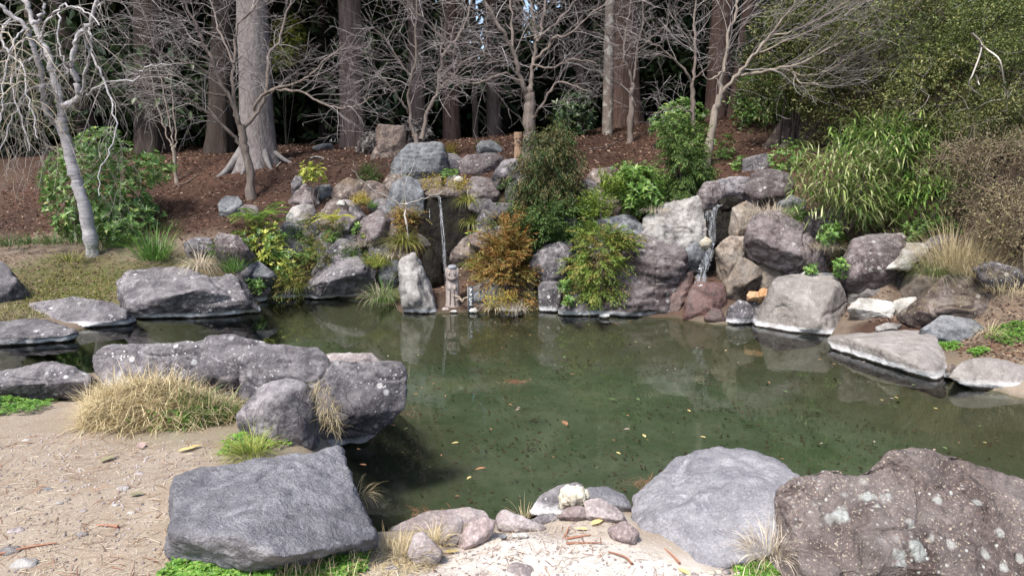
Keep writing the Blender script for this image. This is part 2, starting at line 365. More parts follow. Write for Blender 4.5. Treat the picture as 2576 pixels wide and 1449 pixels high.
rock('small white stone on the ledge under the purple boulder', 'white', [(1142, 452), (1152, 443), (1164, 446), (1164, 458), (1146, 460)], Y=9.9)
# --- centre right
rock('purple rock in the shade right of the conifer shrub', 'purple', [(1448, 478), (1476, 454), (1506, 472), (1516, 515), (1494, 548), (1450, 530)], Y=9.6)
rock('dark brown rock on the litter slope behind the bright green bush', 'brown', [(1478, 446), (1505, 421), (1540, 420), (1562, 436), (1548, 465), (1486, 462)], Y=10.3)
rock('blue-grey angular rock above the big red-stained boulder', 'blue', [(1486, 566), (1523, 550), (1578, 538), (1602, 553), (1636, 592), (1600, 615), (1500, 612)], Y=9.15, lean=.3, bulge=.15)
rock('largest purple boulder by the pond with white veins and a red-stained flank', 'purple',
     [[(1560, 660), (1572, 611), (1601, 594), (1651, 593), (1712, 614), (1727, 628), (1722, 672), (1690, 720), (1600, 740)], [(1558, 655), (1700, 690), (1688, 735), (1680, 790), (1601, 798), (1518, 784), (1508, 752), (1545, 705)]],
     Y=8.3, lean=.45, bulge=.16, level=6, strata=.8, rough=1.1)
rock('iron-red wet rock at the foot of the stepped waterfall', 'red', [(1676, 760), (1690, 722), (1724, 682), (1742, 690), (1738, 730), (1722, 775), (1700, 797), (1682, 795)], Y=8.35, bulge=.15, lean=.5, strata=1.0, g=False)
rock('hollowed grey boulder between the orange and light green saplings', 'grey', [(1335, 668), (1352, 640), (1376, 619), (1402, 608), (1436, 612), (1432, 640), (1416, 668), (1417, 702), (1395, 715), (1366, 708)], Y=8.75, bulge=.2, rough=1.4)
rock('square dark block at the waterline below the hollowed boulder', 'darkgrey', [(1355, 718), (1370, 710), (1409, 711), (1412, 735), (1402, 783), (1360, 776)], Y=8.55, bulge=.12, lean=.15)
rock('pale wedge stone at the waterline under the light green sapling', 'grey', [(1410, 780), (1430, 752), (1446, 732), (1492, 738), (1506, 775), (1508, 788), (1476, 795), (1420, 789)], Y=8.35, bulge=.15)
rock('small white stone in the water before the largest purple boulder', 'white', [(1507, 795), (1515, 790), (1530, 790), (1534, 796), (1520, 800)], Y=8.2, name='stone', cat='stone')
# --- stepped waterfall
rock('grey rock wall left of the stepped waterfall', 'pale', [(1615, 590), (1630, 540), (1680, 512), (1752, 504), (1768, 540), (1782, 590), (1776, 622), (1720, 645), (1640, 620)], Y=9.05, bulge=.12, lean=.45, level=6, rough=1.4)
rock('pale slab beside the middle step of the stepped waterfall', 'blue', [(1722, 632), (1755, 606), (1774, 628), (1778, 652), (1756, 664), (1728, 656)], Y=8.6, bulge=.15)
rock('dark boulder at the top left of the stepped waterfall', 'purple', [(1756, 490), (1772, 461), (1806, 460), (1814, 492), (1799, 524), (1770, 533), (1757, 515)], Y=9.3, bulge=.25)
rock('long flat slab across the top of the stepped waterfall', 'grey', [(1785, 462), (1838, 447), (1890, 448), (1880, 488), (1820, 494)], Y=9.5, bulge=.08)
rock('purple-brown boulder at the top right of the stepped waterfall', 'purple', [(1876, 480), (1895, 440), (1935, 428), (1982, 436), (1997, 460), (1975, 500), (1905, 512)], Y=9.3, bulge=.25)
rock('small wet stone in the stream at the top of the stepped waterfall', 'wet', [(1812, 506), (1836, 495), (1872, 503), (1868, 520), (1820, 522)], Y=9.2, g=False)
rock('brown wet face behind the upper step of the stepped waterfall', 'wet', [(1776, 530), (1800, 522), (1846, 525), (1850, 590), (1836, 612), (1780, 615)], Y=9.12, lean=.3, bulge=.03, thick=.6)
rock('ochre rock right of the upper step of the stepped waterfall', 'ochre', [(1842, 524), (1878, 508), (1898, 540), (1886, 592), (1848, 590)], Y=8.95, bulge=.15)
rock('black wet hollow rock behind the lower step of the stepped waterfall', 'wet', [(1726, 660), (1760, 640), (1800, 636), (1815, 690), (1808, 722), (1760, 730), (1728, 712)], Y=8.75, lean=.35, bulge=.03, thick=.5)
rock('big tilted boulder leaning over the ochre ledge', 'purple', [(1886, 615), (1888, 576), (1908, 545), (1962, 536), (2012, 564), (2044, 600), (2068, 632), (2076, 684), (2028, 680), (1970, 652), (1908, 634)], Y=8.3, lean=.35, bulge=.2, level=6, g=False)
rock('smooth ochre ledge under the big tilted boulder', 'ochre', [(1905, 636), (1960, 640), (2040, 672), (2045, 715), (1990, 735), (1920, 725)], Y=8.45, bulge=.05, lean=.25)
rock('brown faceted rock right of the stepped waterfall', 'ochre', [(1802, 628), (1838, 597), (1880, 598), (1890, 626), (1868, 660), (1830, 708), (1808, 664)], Y=8.5, bulge=.22)
rock('brown rock stacked below the faceted rock', 'ochre', [(1828, 708), (1854, 648), (1903, 664), (1917, 688), (1900, 722), (1860, 743), (1832, 735)], Y=8.35, bulge=.22)
rock('red-stained slab at the foot of the stepped waterfall', 'red', [(1744, 720), (1775, 712), (1815, 716), (1822, 760), (1800, 812), (1722, 802), (1730, 755)], Y=8.15, lean=.5, bulge=.1)
rock('red-brown stone at the waterline below the red slab', 'red', [(1772, 800), (1790, 774), (1815, 782), (1826, 812), (1800, 818)], Y=7.95, bulge=.25)
rock('wet grey stone at the waterline beside the red stone', 'darkgrey', [(1832, 815), (1836, 772), (1860, 757), (1890, 765), (1900, 805), (1866, 820)], Y=7.9, bulge=.25)
rock('dark stone against the left side of the flat-faced block', 'darkgrey', [(1870, 770), (1885, 752), (1922, 760), (1930, 800), (1905, 815), (1880, 805)], Y=7.95, bulge=.2)
rock('orange and white stone left of the flat-faced block', 'orange', [(1879, 742), (1886, 733), (1907, 735), (1911, 750), (1885, 753)], Y=7.95, name='stone', cat='stone', g=False)
rock('orange stone touching the flat-faced block', 'orange', [(1908, 735), (1918, 724), (1934, 730), (1937, 752), (1912, 754)], Y=7.95, name='stone', cat='stone', g=False)
rock('cream triangular stone on the edge of the upper step', 'coral', [(1760, 610), (1775, 596), (1790, 605), (1788, 618), (1768, 620)], Y=8.6, name='stone', cat='stone', rough=.5, g=False)
# --- right bank
rock('big flat-faced warm grey block standing in the water', 'warm', [(1914, 824, .15), (1935, 780, .2), (1947, 753), (1957, 706), (1996, 697, .45), (2095, 697, .5), (2108, 726), (2124, 762, .25), (2108, 812), (2084, 851, -.25), (1972, 842, -.08)],
     Y=7.65, lean=.32, bulge=.03, thick=.55, level=6, ridge=[(1962, 716, .1), (2098, 722, -.02)], rough=.7, chips=2)
rock('white flat pebble on top of the flat-faced block', 'white', [(2013, 692), (2025, 684), (2060, 686), (2066, 693), (2040, 698)], Y=8.1, name='stone', cat='stone', rough=.4, g=False)
rock('grey flat pebble on top of the flat-faced block', 'blue', [(2062, 694), (2075, 685), (2100, 690), (2108, 698), (2080, 702)], Y=8.05, name='stone', cat='stone', rough=.4, g=False)
rock('rounded layered boulder between the bamboo grass and the tilted boulder', 'purple', [(2018, 560), (2050, 530), (2115, 529), (2134, 556), (2100, 590), (2040, 595)], Y=8.7, strata=1.0)
rock('dark purple boulder beside the white spout slab', 'purple', [(2126, 668), (2147, 610), (2196, 593), (2268, 589), (2275, 615), (2262, 660), (2248, 695), (2190, 720), (2140, 712)], Y=7.9, bulge=.2, level=5, g=False)
rock('crusted pale rock under the dark purple boulder', 'pale', [(2132, 688), (2180, 700), (2258, 672), (2276, 704), (2274, 752), (2190, 755), (2148, 745)], Y=7.95, bulge=.08)
rock('white spout slab tilted out over the small basin', 'white', [(2242, 676), (2276, 628), (2268, 605, .6), (2320, 605, .6), (2334, 630), (2290, 680)], Y=7.75, lean=.9, bulge=.03, thick=.4, sink=.02, round_=.02)
rock('stained rock with yellow streaks right of the small basin', 'ochre', [(2278, 735), (2290, 678), (2332, 636), (2384, 686), (2376, 712), (2335, 755), (2282, 755)], Y=7.8, bulge=.12)
rock('grey rock behind the dry grass above the spout slab', 'grey', [(2322, 618), (2350, 593), (2425, 588), (2440, 620), (2390, 650), (2330, 640)], Y=8.1)
rock('reddish-brown sloping boulder on the right bank', 'brown', [(2314, 795), (2340, 742), (2386, 697), (2425, 696), (2490, 733), (2552, 788), (2535, 815), (2468, 826), (2372, 806)], Y=6.95, bulge=.14, lean=.5, level=6)
rock('white crusted stone at the front of the small basin', 'white', [(2136, 776), (2164, 750), (2225, 756), (2250, 766), (2240, 798), (2172, 797)], Y=7.4, bulge=.2, lean=.6)
rock('white crusted stone between the basin and the sloping boulder', 'white', [(2250, 758), (2300, 748), (2318, 772), (2309, 796), (2262, 793)], Y=7.4, bulge=.2)
rock('low grey stone with green clover below it on the right bank', 'blue', [(2322, 830), (2372, 798), (2438, 806), (2475, 826), (2468, 860), (2410, 870), (2342, 846)], Y=6.6, bulge=.15, lean=.7)
rock('long wedge-shaped slab sloping into the pond on the right', 'warm', [(2095, 854, .4), (2107, 840, .5), (2268, 843, .35), (2334, 833, .3), (2347, 860, .0), (2380, 938, -.55), (2374, 962, -.75), (2228, 916, -.2), (2097, 882, .32)],
     Y=6.55, lean=.6, bulge=.02, thick=.4, level=6, rough=.6, sink=.25)
rock('pale slab at the right picture edge by the waterline', 'warm', [(2396, 950), (2430, 912), (2490, 900), (2580, 926), (2680, 950), (2680, 1010), (2560, 998), (2430, 968)], Y=5.55, lean=.6, bulge=.03, thick=.5, level=5, rough=.7)
rock('dark rock half hidden in dry grass at the right edge', 'darkgrey', [(2450, 672), (2490, 657), (2558, 676), (2574, 702), (2500, 708)], Y=6.9)
rock('round brown pebble between the wedge slab and the pale slab', 'brown', [(2380, 928), (2395, 916), (2412, 926), (2408, 944), (2386, 946)], Y=5.85, name='stone', cat='stone')
rock('flat stone in the shallow basin runoff', 'pale', [(2204, 822), (2235, 812), (2268, 816), (2255, 830), (2212, 833)], Y=7.05, name='stone', cat='stone', lean=1.5)
rock('tall leaning stone on the litter slope under the right thicket', 'brown', [(1932, 366), (1972, 297), (2004, 294), (2058, 312), (2062, 355), (1975, 378)], Y=11.0, bulge=.08)
rock('grey rock with a pale scar above the stepped waterfall', 'grey', [(1870, 402), (1932, 387), (1944, 415), (1922, 446), (1876, 444)], Y=10.2, bulge=.12)
# --- foreground left
rock('low grey rock behind the clover at the left edge', 'grey', [(-90, 962), (-20, 945), (60, 930), (115, 911), (165, 924), (212, 945), (205, 975), (0, 985), (-90, 985)], Y=4.75, lean=.5, bulge=.1)
rock('long grey boulder behind the straw mound', 'grey', [[(227, 905), (264, 877), (495, 863), (590, 905), (560, 985), (235, 985)], [(470, 880), (545, 845), (613, 840), (655, 853), (672, 875), (650, 985), (470, 985)]], Y=4.75, lean=.45, bulge=.12, level=6, thick=.4)
rock('white-spotted dark boulder with its point in the pond', 'darkgrey', [[(608, 906), (629, 884), (671, 868), (776, 874), (815, 905), (830, 1050), (800, 1090), (620, 1010)], [(800, 925), (905, 908), (1000, 917), (1016, 945), (1008, 1032), (920, 1080), (850, 1106), (790, 1085)]], Y=4.38, lean=.35, bulge=.12, level=6, thick=.35)
rock('pinkish flat-topped rock behind the white-spotted boulder', 'sandstone', [(790, 905), (830, 890), (930, 890), (948, 905), (930, 945), (800, 945)], Y=4.75, lean=.3, bulge=.1)
rock('chunky grey block leaning in front of the white-spotted boulder', 'grey', [(605, 1045), (646, 1012), (664, 966), (713, 960), (777, 971), (781, 998), (768, 1100), (690, 1115), (608, 1082)], Y=3.92, lean=.35, bulge=.1, ridge=[(700, 1000, -.05), (660, 1010, .02)], thick=.7)
rock('broad flat blue-grey slab beside the path', 'slab',
     [(434, 1192, .44), (482, 1170, .45), (629, 1146, .45), (797, 1127, .44), (852, 1116, .42), (866, 1132, .40), (906, 1252, .36), (946, 1352, .30), (428, 1336, .42), (446, 1300, .44),
      (600, 1345, .46), (713, 1403, .40), (860, 1385, .31), (427, 1440, .14), (690, 1475, .10), (940, 1385, .12), (875, 1240, -.1), (850, 1160, -.1), (440, 1240, .15), (950, 1400, -.1)], mode='z', level=6, rough=.95, strata=.2, round_=.010, crk=.08, chips=2)
# --- foreground right
rock('broad smooth light grey slab sloping to the pond', 'smooth',
     [[(1642, 1236, .08), (1672, 1180, .16), (1702, 1150, .20), (1746, 1128, .24), (1830, 1140, .25), (1905, 1130, .26), (1955, 1140, .25), (2015, 1172, .22), (2000, 1260, .25), (1925, 1395, .13), (1880, 1416, .08), (1770, 1436, .06), (1700, 1404, .05), (1650, 1374, .05), (1600, 1326, .05),
       (1800, 1240, .255), (1900, 1230, .275), (1700, 1300, .19), (1578, 1302, .10), (1596, 1256, .07), (1780, 1160, .05), (1950, 1170, .02), (1650, 1220, -.1), (1960, 1400, .0)]], mode='z', level=6, rough=1.0, round_=.012, crk=.1, chips=4)
rock('huge speckled brown boulder with grey lichen patches beside the smooth slab', 'front',
     [[(1940, 1262), (1948, 1232), (2002, 1198), (2078, 1168), (2135, 1195), (2420, 1260), (2450, 1520), (1955, 1520), (1942, 1380)],
      [(2080, 1300), (2120, 1215), (2160, 1182), (2230, 1142), (2332, 1118), (2420, 1140), (2500, 1164), (2604, 1212), (2720, 1270), (2740, 1520), (2060, 1520)]], Y=2.75, lean=.55, bulge=.10, thick=.35, level=7, rough=1.0, sink=.2, chips=5, grow=1.0)
# --- edging stones of the near shore
def near_rock(lab, mat, o, Y=None, **k):
    k.setdefault('name', 'stone'); k.setdefault('cat', 'stone'); k.setdefault('sink', .06); k.setdefault('bulge', .16); k.setdefault('thick', .6)
    return rock(lab, mat, o, Y=Y, **k)
near_rock('long low edging stone whose tip reaches the dark water', 'sandstone', [(968, 1348), (1000, 1327), (1083, 1290), (1172, 1275), (1214, 1287), (1240, 1312), (1180, 1340), (1060, 1350)], Y=3.35, lean=.9, level=5)
near_rock('pointed purple-grey edging stone between the long stone and its neighbour', 'sandstone', [(1104, 1342), (1122, 1310), (1148, 1296), (1163, 1310), (1158, 1350), (1137, 1380), (1108, 1370)], Y=3.05)
near_rock('slanting pinkish edging stone with a straight top edge', 'pink', [(1153, 1380), (1171, 1322), (1214, 1303), (1243, 1310), (1240, 1334), (1208, 1366), (1166, 1390)], Y=3.03, lean=.5)
near_rock('wide grey edging stone behind the white flat pebble', 'sandstone', [(1246, 1296), (1264, 1280), (1333, 1306), (1366, 1325), (1358, 1338), (1282, 1342), (1258, 1328)], Y=3.2, lean=.5)
near_rock('small grey edging stone left of the pink one', 'grey', [(1342, 1306), (1362, 1294), (1392, 1291), (1408, 1308), (1370, 1326), (1350, 1322)], Y=3.3)
near_rock('triangular grey stone standing in straw', 'sandstone', [(1027, 1395), (1044, 1350), (1066, 1341), (1113, 1392), (1096, 1422), (1046, 1430)], Y=2.85, lean=.5)
near_rock('dark half-buried stone at the bottom picture edge in straw', 'grey', [(946, 1462), (962, 1432), (992, 1423), (1020, 1450), (1010, 1475)], Y=2.7)
near_rock('dark domed rock behind the cream knobbly stone', 'grey', [(1332, 1302), (1362, 1250), (1404, 1222), (1446, 1215), (1480, 1232), (1478, 1290), (1400, 1305)], Y=3.5, lean=.5, level=5, bulge=.2)
near_rock('grey rock joining the smooth slab behind the knobbly stone', 'slab', [(1478, 1225), (1526, 1223), (1568, 1247), (1590, 1285), (1520, 1290), (1480, 1270)], Y=3.45, lean=.8, level=5)
near_rock('cream knobbly stone like coral set on the edging', 'coral', [(1411, 1270), (1416, 1232), (1430, 1227), (1454, 1226), (1476, 1238), (1474, 1264), (1440, 1275)], Y=3.32, lean=.1, bulge=.3, knob=.8, level=5, rough=.5)
near_rock('pink edging stone under the cream knobbly stone', 'pink', [(1408, 1300), (1425, 1278), (1450, 1270), (1470, 1277), (1486, 1304), (1452, 1314)], Y=3.25)
near_rock('wide grey-brown edging stone right of the pink one', 'sandstone', [(1472, 1262), (1510, 1254), (1554, 1279), (1577, 1312), (1528, 1316), (1480, 1302)], Y=3.22, lean=.7)
near_rock('pinkish wedge stone at the foot of the smooth slab', 'pink', [(1532, 1328), (1572, 1310), (1606, 1340), (1594, 1370), (1564, 1365), (1540, 1348)], Y=3.02, lean=.6)
near_rock('grey stone poking out of the white sand', 'sandstone', [(1258, 1470), (1275, 1428), (1298, 1415), (1336, 1424), (1358, 1462), (1330, 1480)], Y=2.7, lean=.8)
near_rock('white flat pebble in front of the wide grey edging stone', 'white', [(1286, 1346), (1300, 1339), (1318, 1339), (1330, 1347), (1318, 1354), (1296, 1354)], Y=3.05, rough=.3, lean=.8, sink=.02)
near_rock('tiny blue-grey pebble left of the white flat pebble', 'blue', [(1256, 1346), (1268, 1342), (1276, 1350), (1268, 1356), (1258, 1353)], Y=3.03, rough=.3, sink=.02)

# --- three small stones at the foot of the carved figure
near_rock('white rounded stone at the foot of the name post', 'white', [(1180, 781), (1186, 775), (1197, 775), (1202, 781), (1197, 786), (1184, 786)], Y=8.5, rough=.4)
near_rock('purplish flat stone at the waterline before the carved figure', 'sandstone', [(1111, 780), (1117, 772), (1128, 774), (1130, 782), (1118, 784)], Y=8.55, rough=.4)
near_rock('flat white stone at the waterline right of the purplish one', 'white', [(1131, 784), (1137, 780), (1146, 780), (1149, 785), (1138, 787)], Y=8.5, rough=.4)
# --- stones packed between the boulders of the bank
_R = np.random.default_rng(91)
_mats = ['grey', 'brown', 'purple', 'darkgrey', 'blue', 'brown', 'grey']
for _k, (_x, _y, _s) in enumerate([(612, 690, 22), (650, 725, 20), (690, 700, 24), (600, 655, 22), (640, 600, 26), (668, 620, 24), (730, 625, 30), (770, 575, 26), (812, 560, 28), (870, 560, 24), (700, 650, 26), (650, 690, 22), (845, 535, 22), (890, 535, 24), (960, 525, 22), (985, 580, 22), (1000, 545, 24), (965, 640, 28), (990, 690, 24),
    (1075, 470, 24), (1150, 470, 22), (1215, 520, 22), (1220, 620, 26), (1245, 600, 24), (1260, 530, 26), (1330, 600, 26), (1350, 700, 26), (1440, 580, 28), (1470, 620, 26), (1520, 520, 26), (1545, 500, 24), (1530, 600, 26), (1600, 640, 22), (1660, 560, 26),
    (1730, 590, 24), (1840, 640, 22), (1760, 570, 20), (1900, 530, 26), (1950, 690, 24), (1990, 520, 24), (2080, 640, 26), (2110, 630, 22), (2110, 740, 22), (2070, 700, 20), (1880, 700, 20), (1310, 470, 24), (1450, 650, 22), (1000, 470, 20), (880, 600, 22), (820, 610, 24), (1180, 620, 26), (1060, 600, 22), (1290, 770, 22), (1230, 740, 24), (1310, 740, 24)]):
    _a = np.sort(_R.uniform(0, 6.283, 9)); _r = _s * 1.3 * _R.uniform(.8, 1.25, 9)
    rock({'grey': 'grey', 'brown': 'brown mossy', 'purple': 'purplish', 'darkgrey': 'dark', 'blue': 'bluish'}[_mats[_k % 7]] + ' middling stone packed between the boulders of the far bank', _mats[_k % 7], [(float(_x + q * 1.2 * math.cos(t)), float(_y + q * math.sin(t))) for t, q in zip(_a, _r)], name='stone', cat='stone', group='stones packed between the boulders', lean=.45, bulge=.2)
# ------------------------------------------------------------------ terrain
POND_PX = [(-700, 960), (-300, 905), (0, 866), (190, 830), (320, 800), (480, 796), (630, 765), (700, 748), (830, 748), (990, 752), (1010, 783),
           (1090, 788), (1200, 782), (1350, 778), (1500, 793), (1700, 798), (1800, 815), (1930, 808), (2092, 836), (2112, 866), (2240, 905), (2388, 945),
           (2576, 1000), (2900, 1060), (3300, 1150), (3300, 1330), (2900, 1330), (2420, 1290), (2060, 1285), (1960, 1260), (1800, 1230), (1660, 1275), (1560, 1288), (1460, 1292), (1380, 1302), (1330, 1322),
           (1240, 1332), (1150, 1328), (1010, 1350), (945, 1368), (910, 1340), (875, 1250), (830, 1130), (800, 1095), (850, 1060), (920, 1025), (930, 985), (870, 950), (760, 940),
           (600, 935), (420, 935), (230, 945), (100, 950), (-60, 965), (-400, 1010), (-700, 1060)]
POND = np.array([atZ(x, y, 0.0)[:2] for x, y in POND_PX])
def pond_sd(x, y):
    """signed distance to the shoreline, negative in the water"""
    P = np.stack([np.ravel(x), np.ravel(y)], 1).astype(float); n = len(POND)
    d2 = np.full(len(P), 1e9); ins = np.zeros(len(P), bool)
    for i in range(n):
        a = POND[i]; b = POND[(i + 1) % n]; e = b - a; w = P - a
        t = np.clip((w @ e) / (e @ e), 0, 1); q = w - t[:, None] * e; d2 = np.minimum(d2, (q ** 2).sum(1))
        c = (a[1] > P[:, 1]) != (b[1] > P[:, 1])
        xi = a[0] + (P[:, 1] - a[1]) / (b[1] - a[1] + 1e-12) * e[0]
        ins ^= c & (P[:, 0] < xi)
    d = np.sqrt(d2); return np.where(ins, -d, d).reshape(np.shape(x))
# ground points seen in the photograph: pixel + distance
GP = [(0, 640, 9.8), (120, 640, 9.7), (235, 640, 9.6), (60, 700, 8.8), (0, 760, 8.0), (200, 730, 8.75), (120, 560, 11.5), (0, 560, 11.5), (300, 560, 11.0), (420, 600, 9.9),
      (500, 560, 10.1), (600, 550, 10.0), (470, 640, 9.2), (560, 660, 9.0), (640, 480, 10.9), (500, 470, 11.6), (420, 420, 12.4), (300, 450, 12.8), (640, 405, 12.2), (740, 420, 11.8), (880, 372, 14.0),
      (760, 380, 13.5), (860, 440, 11.3), (720, 540, 10.1), (650, 650, 9.4), (760, 590, 9.85), (850, 600, 9.8), (940, 620, 9.6), (900, 520, 10.3), (960, 450, 10.9), (930, 400, 11.6),
      (1080, 450, 10.9), (1160, 440, 10.9), (1130, 480, 10.4), (1060, 372, 12.5), (1240, 372, 12.5), (1040, 640, 9.5), (1010, 560, 9.8), (1120, 725, 9.3), (1120, 700, 9.75), (1200, 560, 9.8), (1190, 700, 9.0), (1280, 640, 9.1), (1260, 480, 10.2),
      (1300, 400, 11.2), (1330, 345, 13.0), (1400, 620, 9.0), (1400, 500, 9.7), (1460, 560, 9.35), (1540, 640, 9.0), (1540, 470, 9.9), (1560, 320, 14.0), (1585, 350, 12.6), (1480, 400, 11.4),
      (1600, 400, 11.3), (1650, 500, 9.8), (1680, 560, 9.4), (1746, 380, 11.2), (1774, 392, 10.6), (1750, 450, 10.0), (1720, 640, 9.0), (1800, 290, 14.0), (1840, 450, 9.8), (1800, 560, 9.35), (1790, 640, 9.15), (1780, 715, 8.95), (1850, 700, 8.8), (1900, 430, 10.0), (1880, 600, 8.9), (1960, 520, 9.1),
      (1960, 380, 10.6), (1990, 300, 11.8), (1960, 700, 8.7), (2050, 620, 8.7), (2100, 690, 8.2), (2110, 560, 8.7), (2200, 520, 8.8), (2130, 790, 7.9), (2250, 760, 7.95), (2300, 800, 7.55), (2300, 600, 8.1), (2420, 600, 7.9),
      (2430, 800, 7.2), (2400, 870, 6.6), (2500, 640, 7.5), (2540, 700, 7.0), (2570, 800, 6.6), (2480, 890, 6.05), (2570, 900, 5.9), (2700, 900, 5.8), (2700, 760, 6.7)]
gx = [atY(x, y, Y) + np.array([0, .22 if (x > 600 and 430 < y < 830) else 0, 0]) for x, y, Y in GP]
gx += [(-14, 9, .9), (-20, 14, 1.5), (-12, 13, 1.5), (-8, 14, 1.8), (-4, 16, 2.05), (0, 16, 2.15), (3, 17, 2.4), (6, 15, 2.8), (-7, 6.9, .25), (-9, 5.9, .25), (-14, 6.5, .3),
       (0, 22, 2.3), (-12, 22, 2.0), (10, 22, 3.2), (0, 35, 2.6), (-20, 35, 2.4), (20, 35, 3.6), (5.2, 10.2, 2.05), (7.2, 9.5, 2.3), (6.0, 12.0, 2.9), (9, 12, 3.2), (11, 8, 2.2), (8.5, 6.8, 1.2), (12, 5, .9), (6.5, 5.2, .35), (9, 3.5, .3), (18, 10, 3)]
near = [(-1.6, 3.9, .26), (-2.6, 4.3, .24), (-1.2, 3.4, .27), (-3, 3, .30), (-1.6, 2.6, .27), (0, 2.6, .17), (.7, 2.85, .085), (1.0, 2.75, .06), (1.3, 2.8, .05), (1.5, 2.5, .08), (2.6, 2.6, .10), (-.6, 2.7, .22), (0.2, 3.2, .07), (.5, 3.4, .05),
        (1.0, 3.2, .07), (-.35, 3.15, .09), (0, 0, .3), (-4, 0, .32), (4, 0, .35), (0, -6, .35), (-8, 2, .35), (8, 1.5, .4), (-5, 4.6, .24), (-8, 4.5, .3), (-1.3, 4.5, .2), (-12, -6, .4), (12, -6, .5), (3.5, 3.2, .15)]
for label_, mat_, outs_, Y_, g_, k_ in SPECS:                  # the ground comes up to the foot of each stone
    if Y_ is None or not g_ or k_.get('mode') == 'z': continue
    fl_ = outs_ if isinstance(outs_[0][0], (int, float)) else [q for o in outs_ for q in o]
    lo_ = max(q[1] for q in fl_); bx_ = np.mean([q[0] for q in fl_ if q[1] > lo_ - 25]); b_ = atY(bx_, lo_, Y_)
    if lo_ < 1449 and Y_ > 5.0 and b_[2] > .12: near.append((b_[0], b_[1] + .25, b_[2] + .04))
    elif Y_ < 4.0 and lo_ < 1449 and k_.get('name') == 'stone': near.append((b_[0], b_[1], b_[2] + .01))
for i_ in range(len(POND)):                                    # low ground along the far shore
    a_, c_ = POND[i_], POND[(i_ + 1) % len(POND)]
    for t_ in np.arange(0, 1, .35 / max(.36, np.linalg.norm(c_ - a_))):
        q_ = a_ + (c_ - a_) * t_
        if q_[1] > 5.0 and abs(q_[0]) < 8 and i_ < 24: near.append((q_[0], q_[1] + .06, .04))
GX = np.array(list(map(tuple, gx)) + near)
def _solve():
    d = np.linalg.norm(GX[:, None, :2] - GX[None, :, :2], axis=2); n = len(GX)
    A = np.zeros((n + 3, n + 3)); A[:n, :n] = d - np.eye(n) * 0.06; A[:n, n:] = np.c_[np.ones(n), GX[:, :2]]; A[n:, :n] = A[:n, n:].T
    return np.linalg.solve(A, np.r_[GX[:, 2], 0, 0, 0])
GW = _solve()
def H(x, y):
    x = np.asarray(x, float); y = np.asarray(y, float); shp = np.broadcast(x, y).shape
    X = np.broadcast_to(x, shp).ravel(); Yv = np.broadcast_to(y, shp).ravel(); out = np.empty(len(X))
    cx = np.clip(X, -20, 20); cy = np.clip(Yv, -6, 36)
    for a in range(0, len(X), 20000):
        b = slice(a, a + 20000)
        d = np.hypot(cx[b, None] - GX[None, :, 0], cy[b, None] - GX[None, :, 1])
        out[b] = d @ GW[:-3] + GW[-3] + cx[b] * GW[-2] + cy[b] * GW[-1]
    sd = pond_sd(X, Yv)
    amp = 0.012 + 0.03 * sstep(9, 13, Yv)
    p = np.stack([X, Yv, np.zeros_like(X)], 1)
    out = out + amp * fbm(p * 1.3, 3, 3) + .006 * fbm(p * 7.0, 5, 3)
    land = np.maximum(out, 0.03)
    bank = -0.08 + sd * np.where(Yv > 5.2, 2.6, .85)                                   # the shore drops steeply under the water
    z = np.where(sd > 0, np.minimum(land, bank + 0.12), np.maximum(-0.42 + .03 * fbm(p * 1.1, 9, 3), sd * 1.1 + .04))
    return z.reshape(shp)
def hit(px, py, y0=2.0, y1=30.0):
    """where the sight line through a pixel meets the ground"""
    Y = np.linspace(y0, y1, 500); r = ray(px, py); X = r[0] / r[1] * Y; Z = CAM_H + r[2] / r[1] * Y
    h = H(X, Y); k = np.where(Z < h)[0]
    if len(k) == 0: return atY(px, py, y1)
    j = k[0]
    if j == 0: return np.array([X[0], Y[0], h[0]])
    a = Z[j - 1] - h[j - 1]; b = h[j] - Z[j]; t = a / (a + b + 1e-9)
    yy = Y[j - 1] + t * (Y[j] - Y[j - 1]); return atY(px, py, yy)
def onground(x, y, dz=0.0): return np.array([x, y, float(H(x, y)) + dz])

def axis(a, b, step, outer):
    mid = np.arange(a, b + 1e-6, step); lo = a - np.array(outer)[::-1]; hi = b + np.array(outer); return np.r_[lo, mid, hi]
xs = axis(-7.0, 8.0, .06, [.1, .25, .5, .9, 1.5, 2.3, 3.3, 4.6, 6.5, 9, 14, 22, 40, 80, 200])
ys = np.r_[-200, -80, -30, -12, -5, -2, -1, 0, .5, 1.0, 1.4, np.arange(1.7, 12.6, .06), 12.9, 13.3, 13.8, 14.4, 15.2, 16.2, 17.5, 19, 21, 24, 28, 33, 40, 60, 100, 250]
XX, YY = np.meshgrid(xs, ys); ZZ = H(XX, YY)
nx, ny = len(xs), len(ys); ii = (np.arange(ny - 1)[:, None] * nx + np.arange(nx - 1)[None, :]).ravel()
V = np.stack([XX, YY, ZZ], -1).reshape(-1, 3)
SD = pond_sd(XX, YY)
def blob(cx, cy, rx, ry, soft=.35, seed=1, amp=.35):
    d = np.hypot((XX - cx) / rx, (YY - cy) / ry) + amp * fbm2(XX * 1.7, YY * 1.7, seed, 4); return sstep(1 + soft, 1 - soft, d)
forest = sstep(9.15, 9.9, YY + .35 * fbm2(XX * .9, YY * .9, 11) + np.where(XX < -2.2, (.15 - .38 * np.clip(-XX - 3.4, 0, 3)), 0)) * sstep(12, 8, np.abs(XX - 0))
forest = np.maximum(forest, sstep(11.5, 13, YY))
forest = np.maximum(forest, sstep(7.7, 8.3, YY) * sstep(-2.9, -2.2, XX) * .92)
forest = np.maximum(forest, sstep(5.2, 6.4, YY) * sstep(2.6, 3.4, XX) * .6)
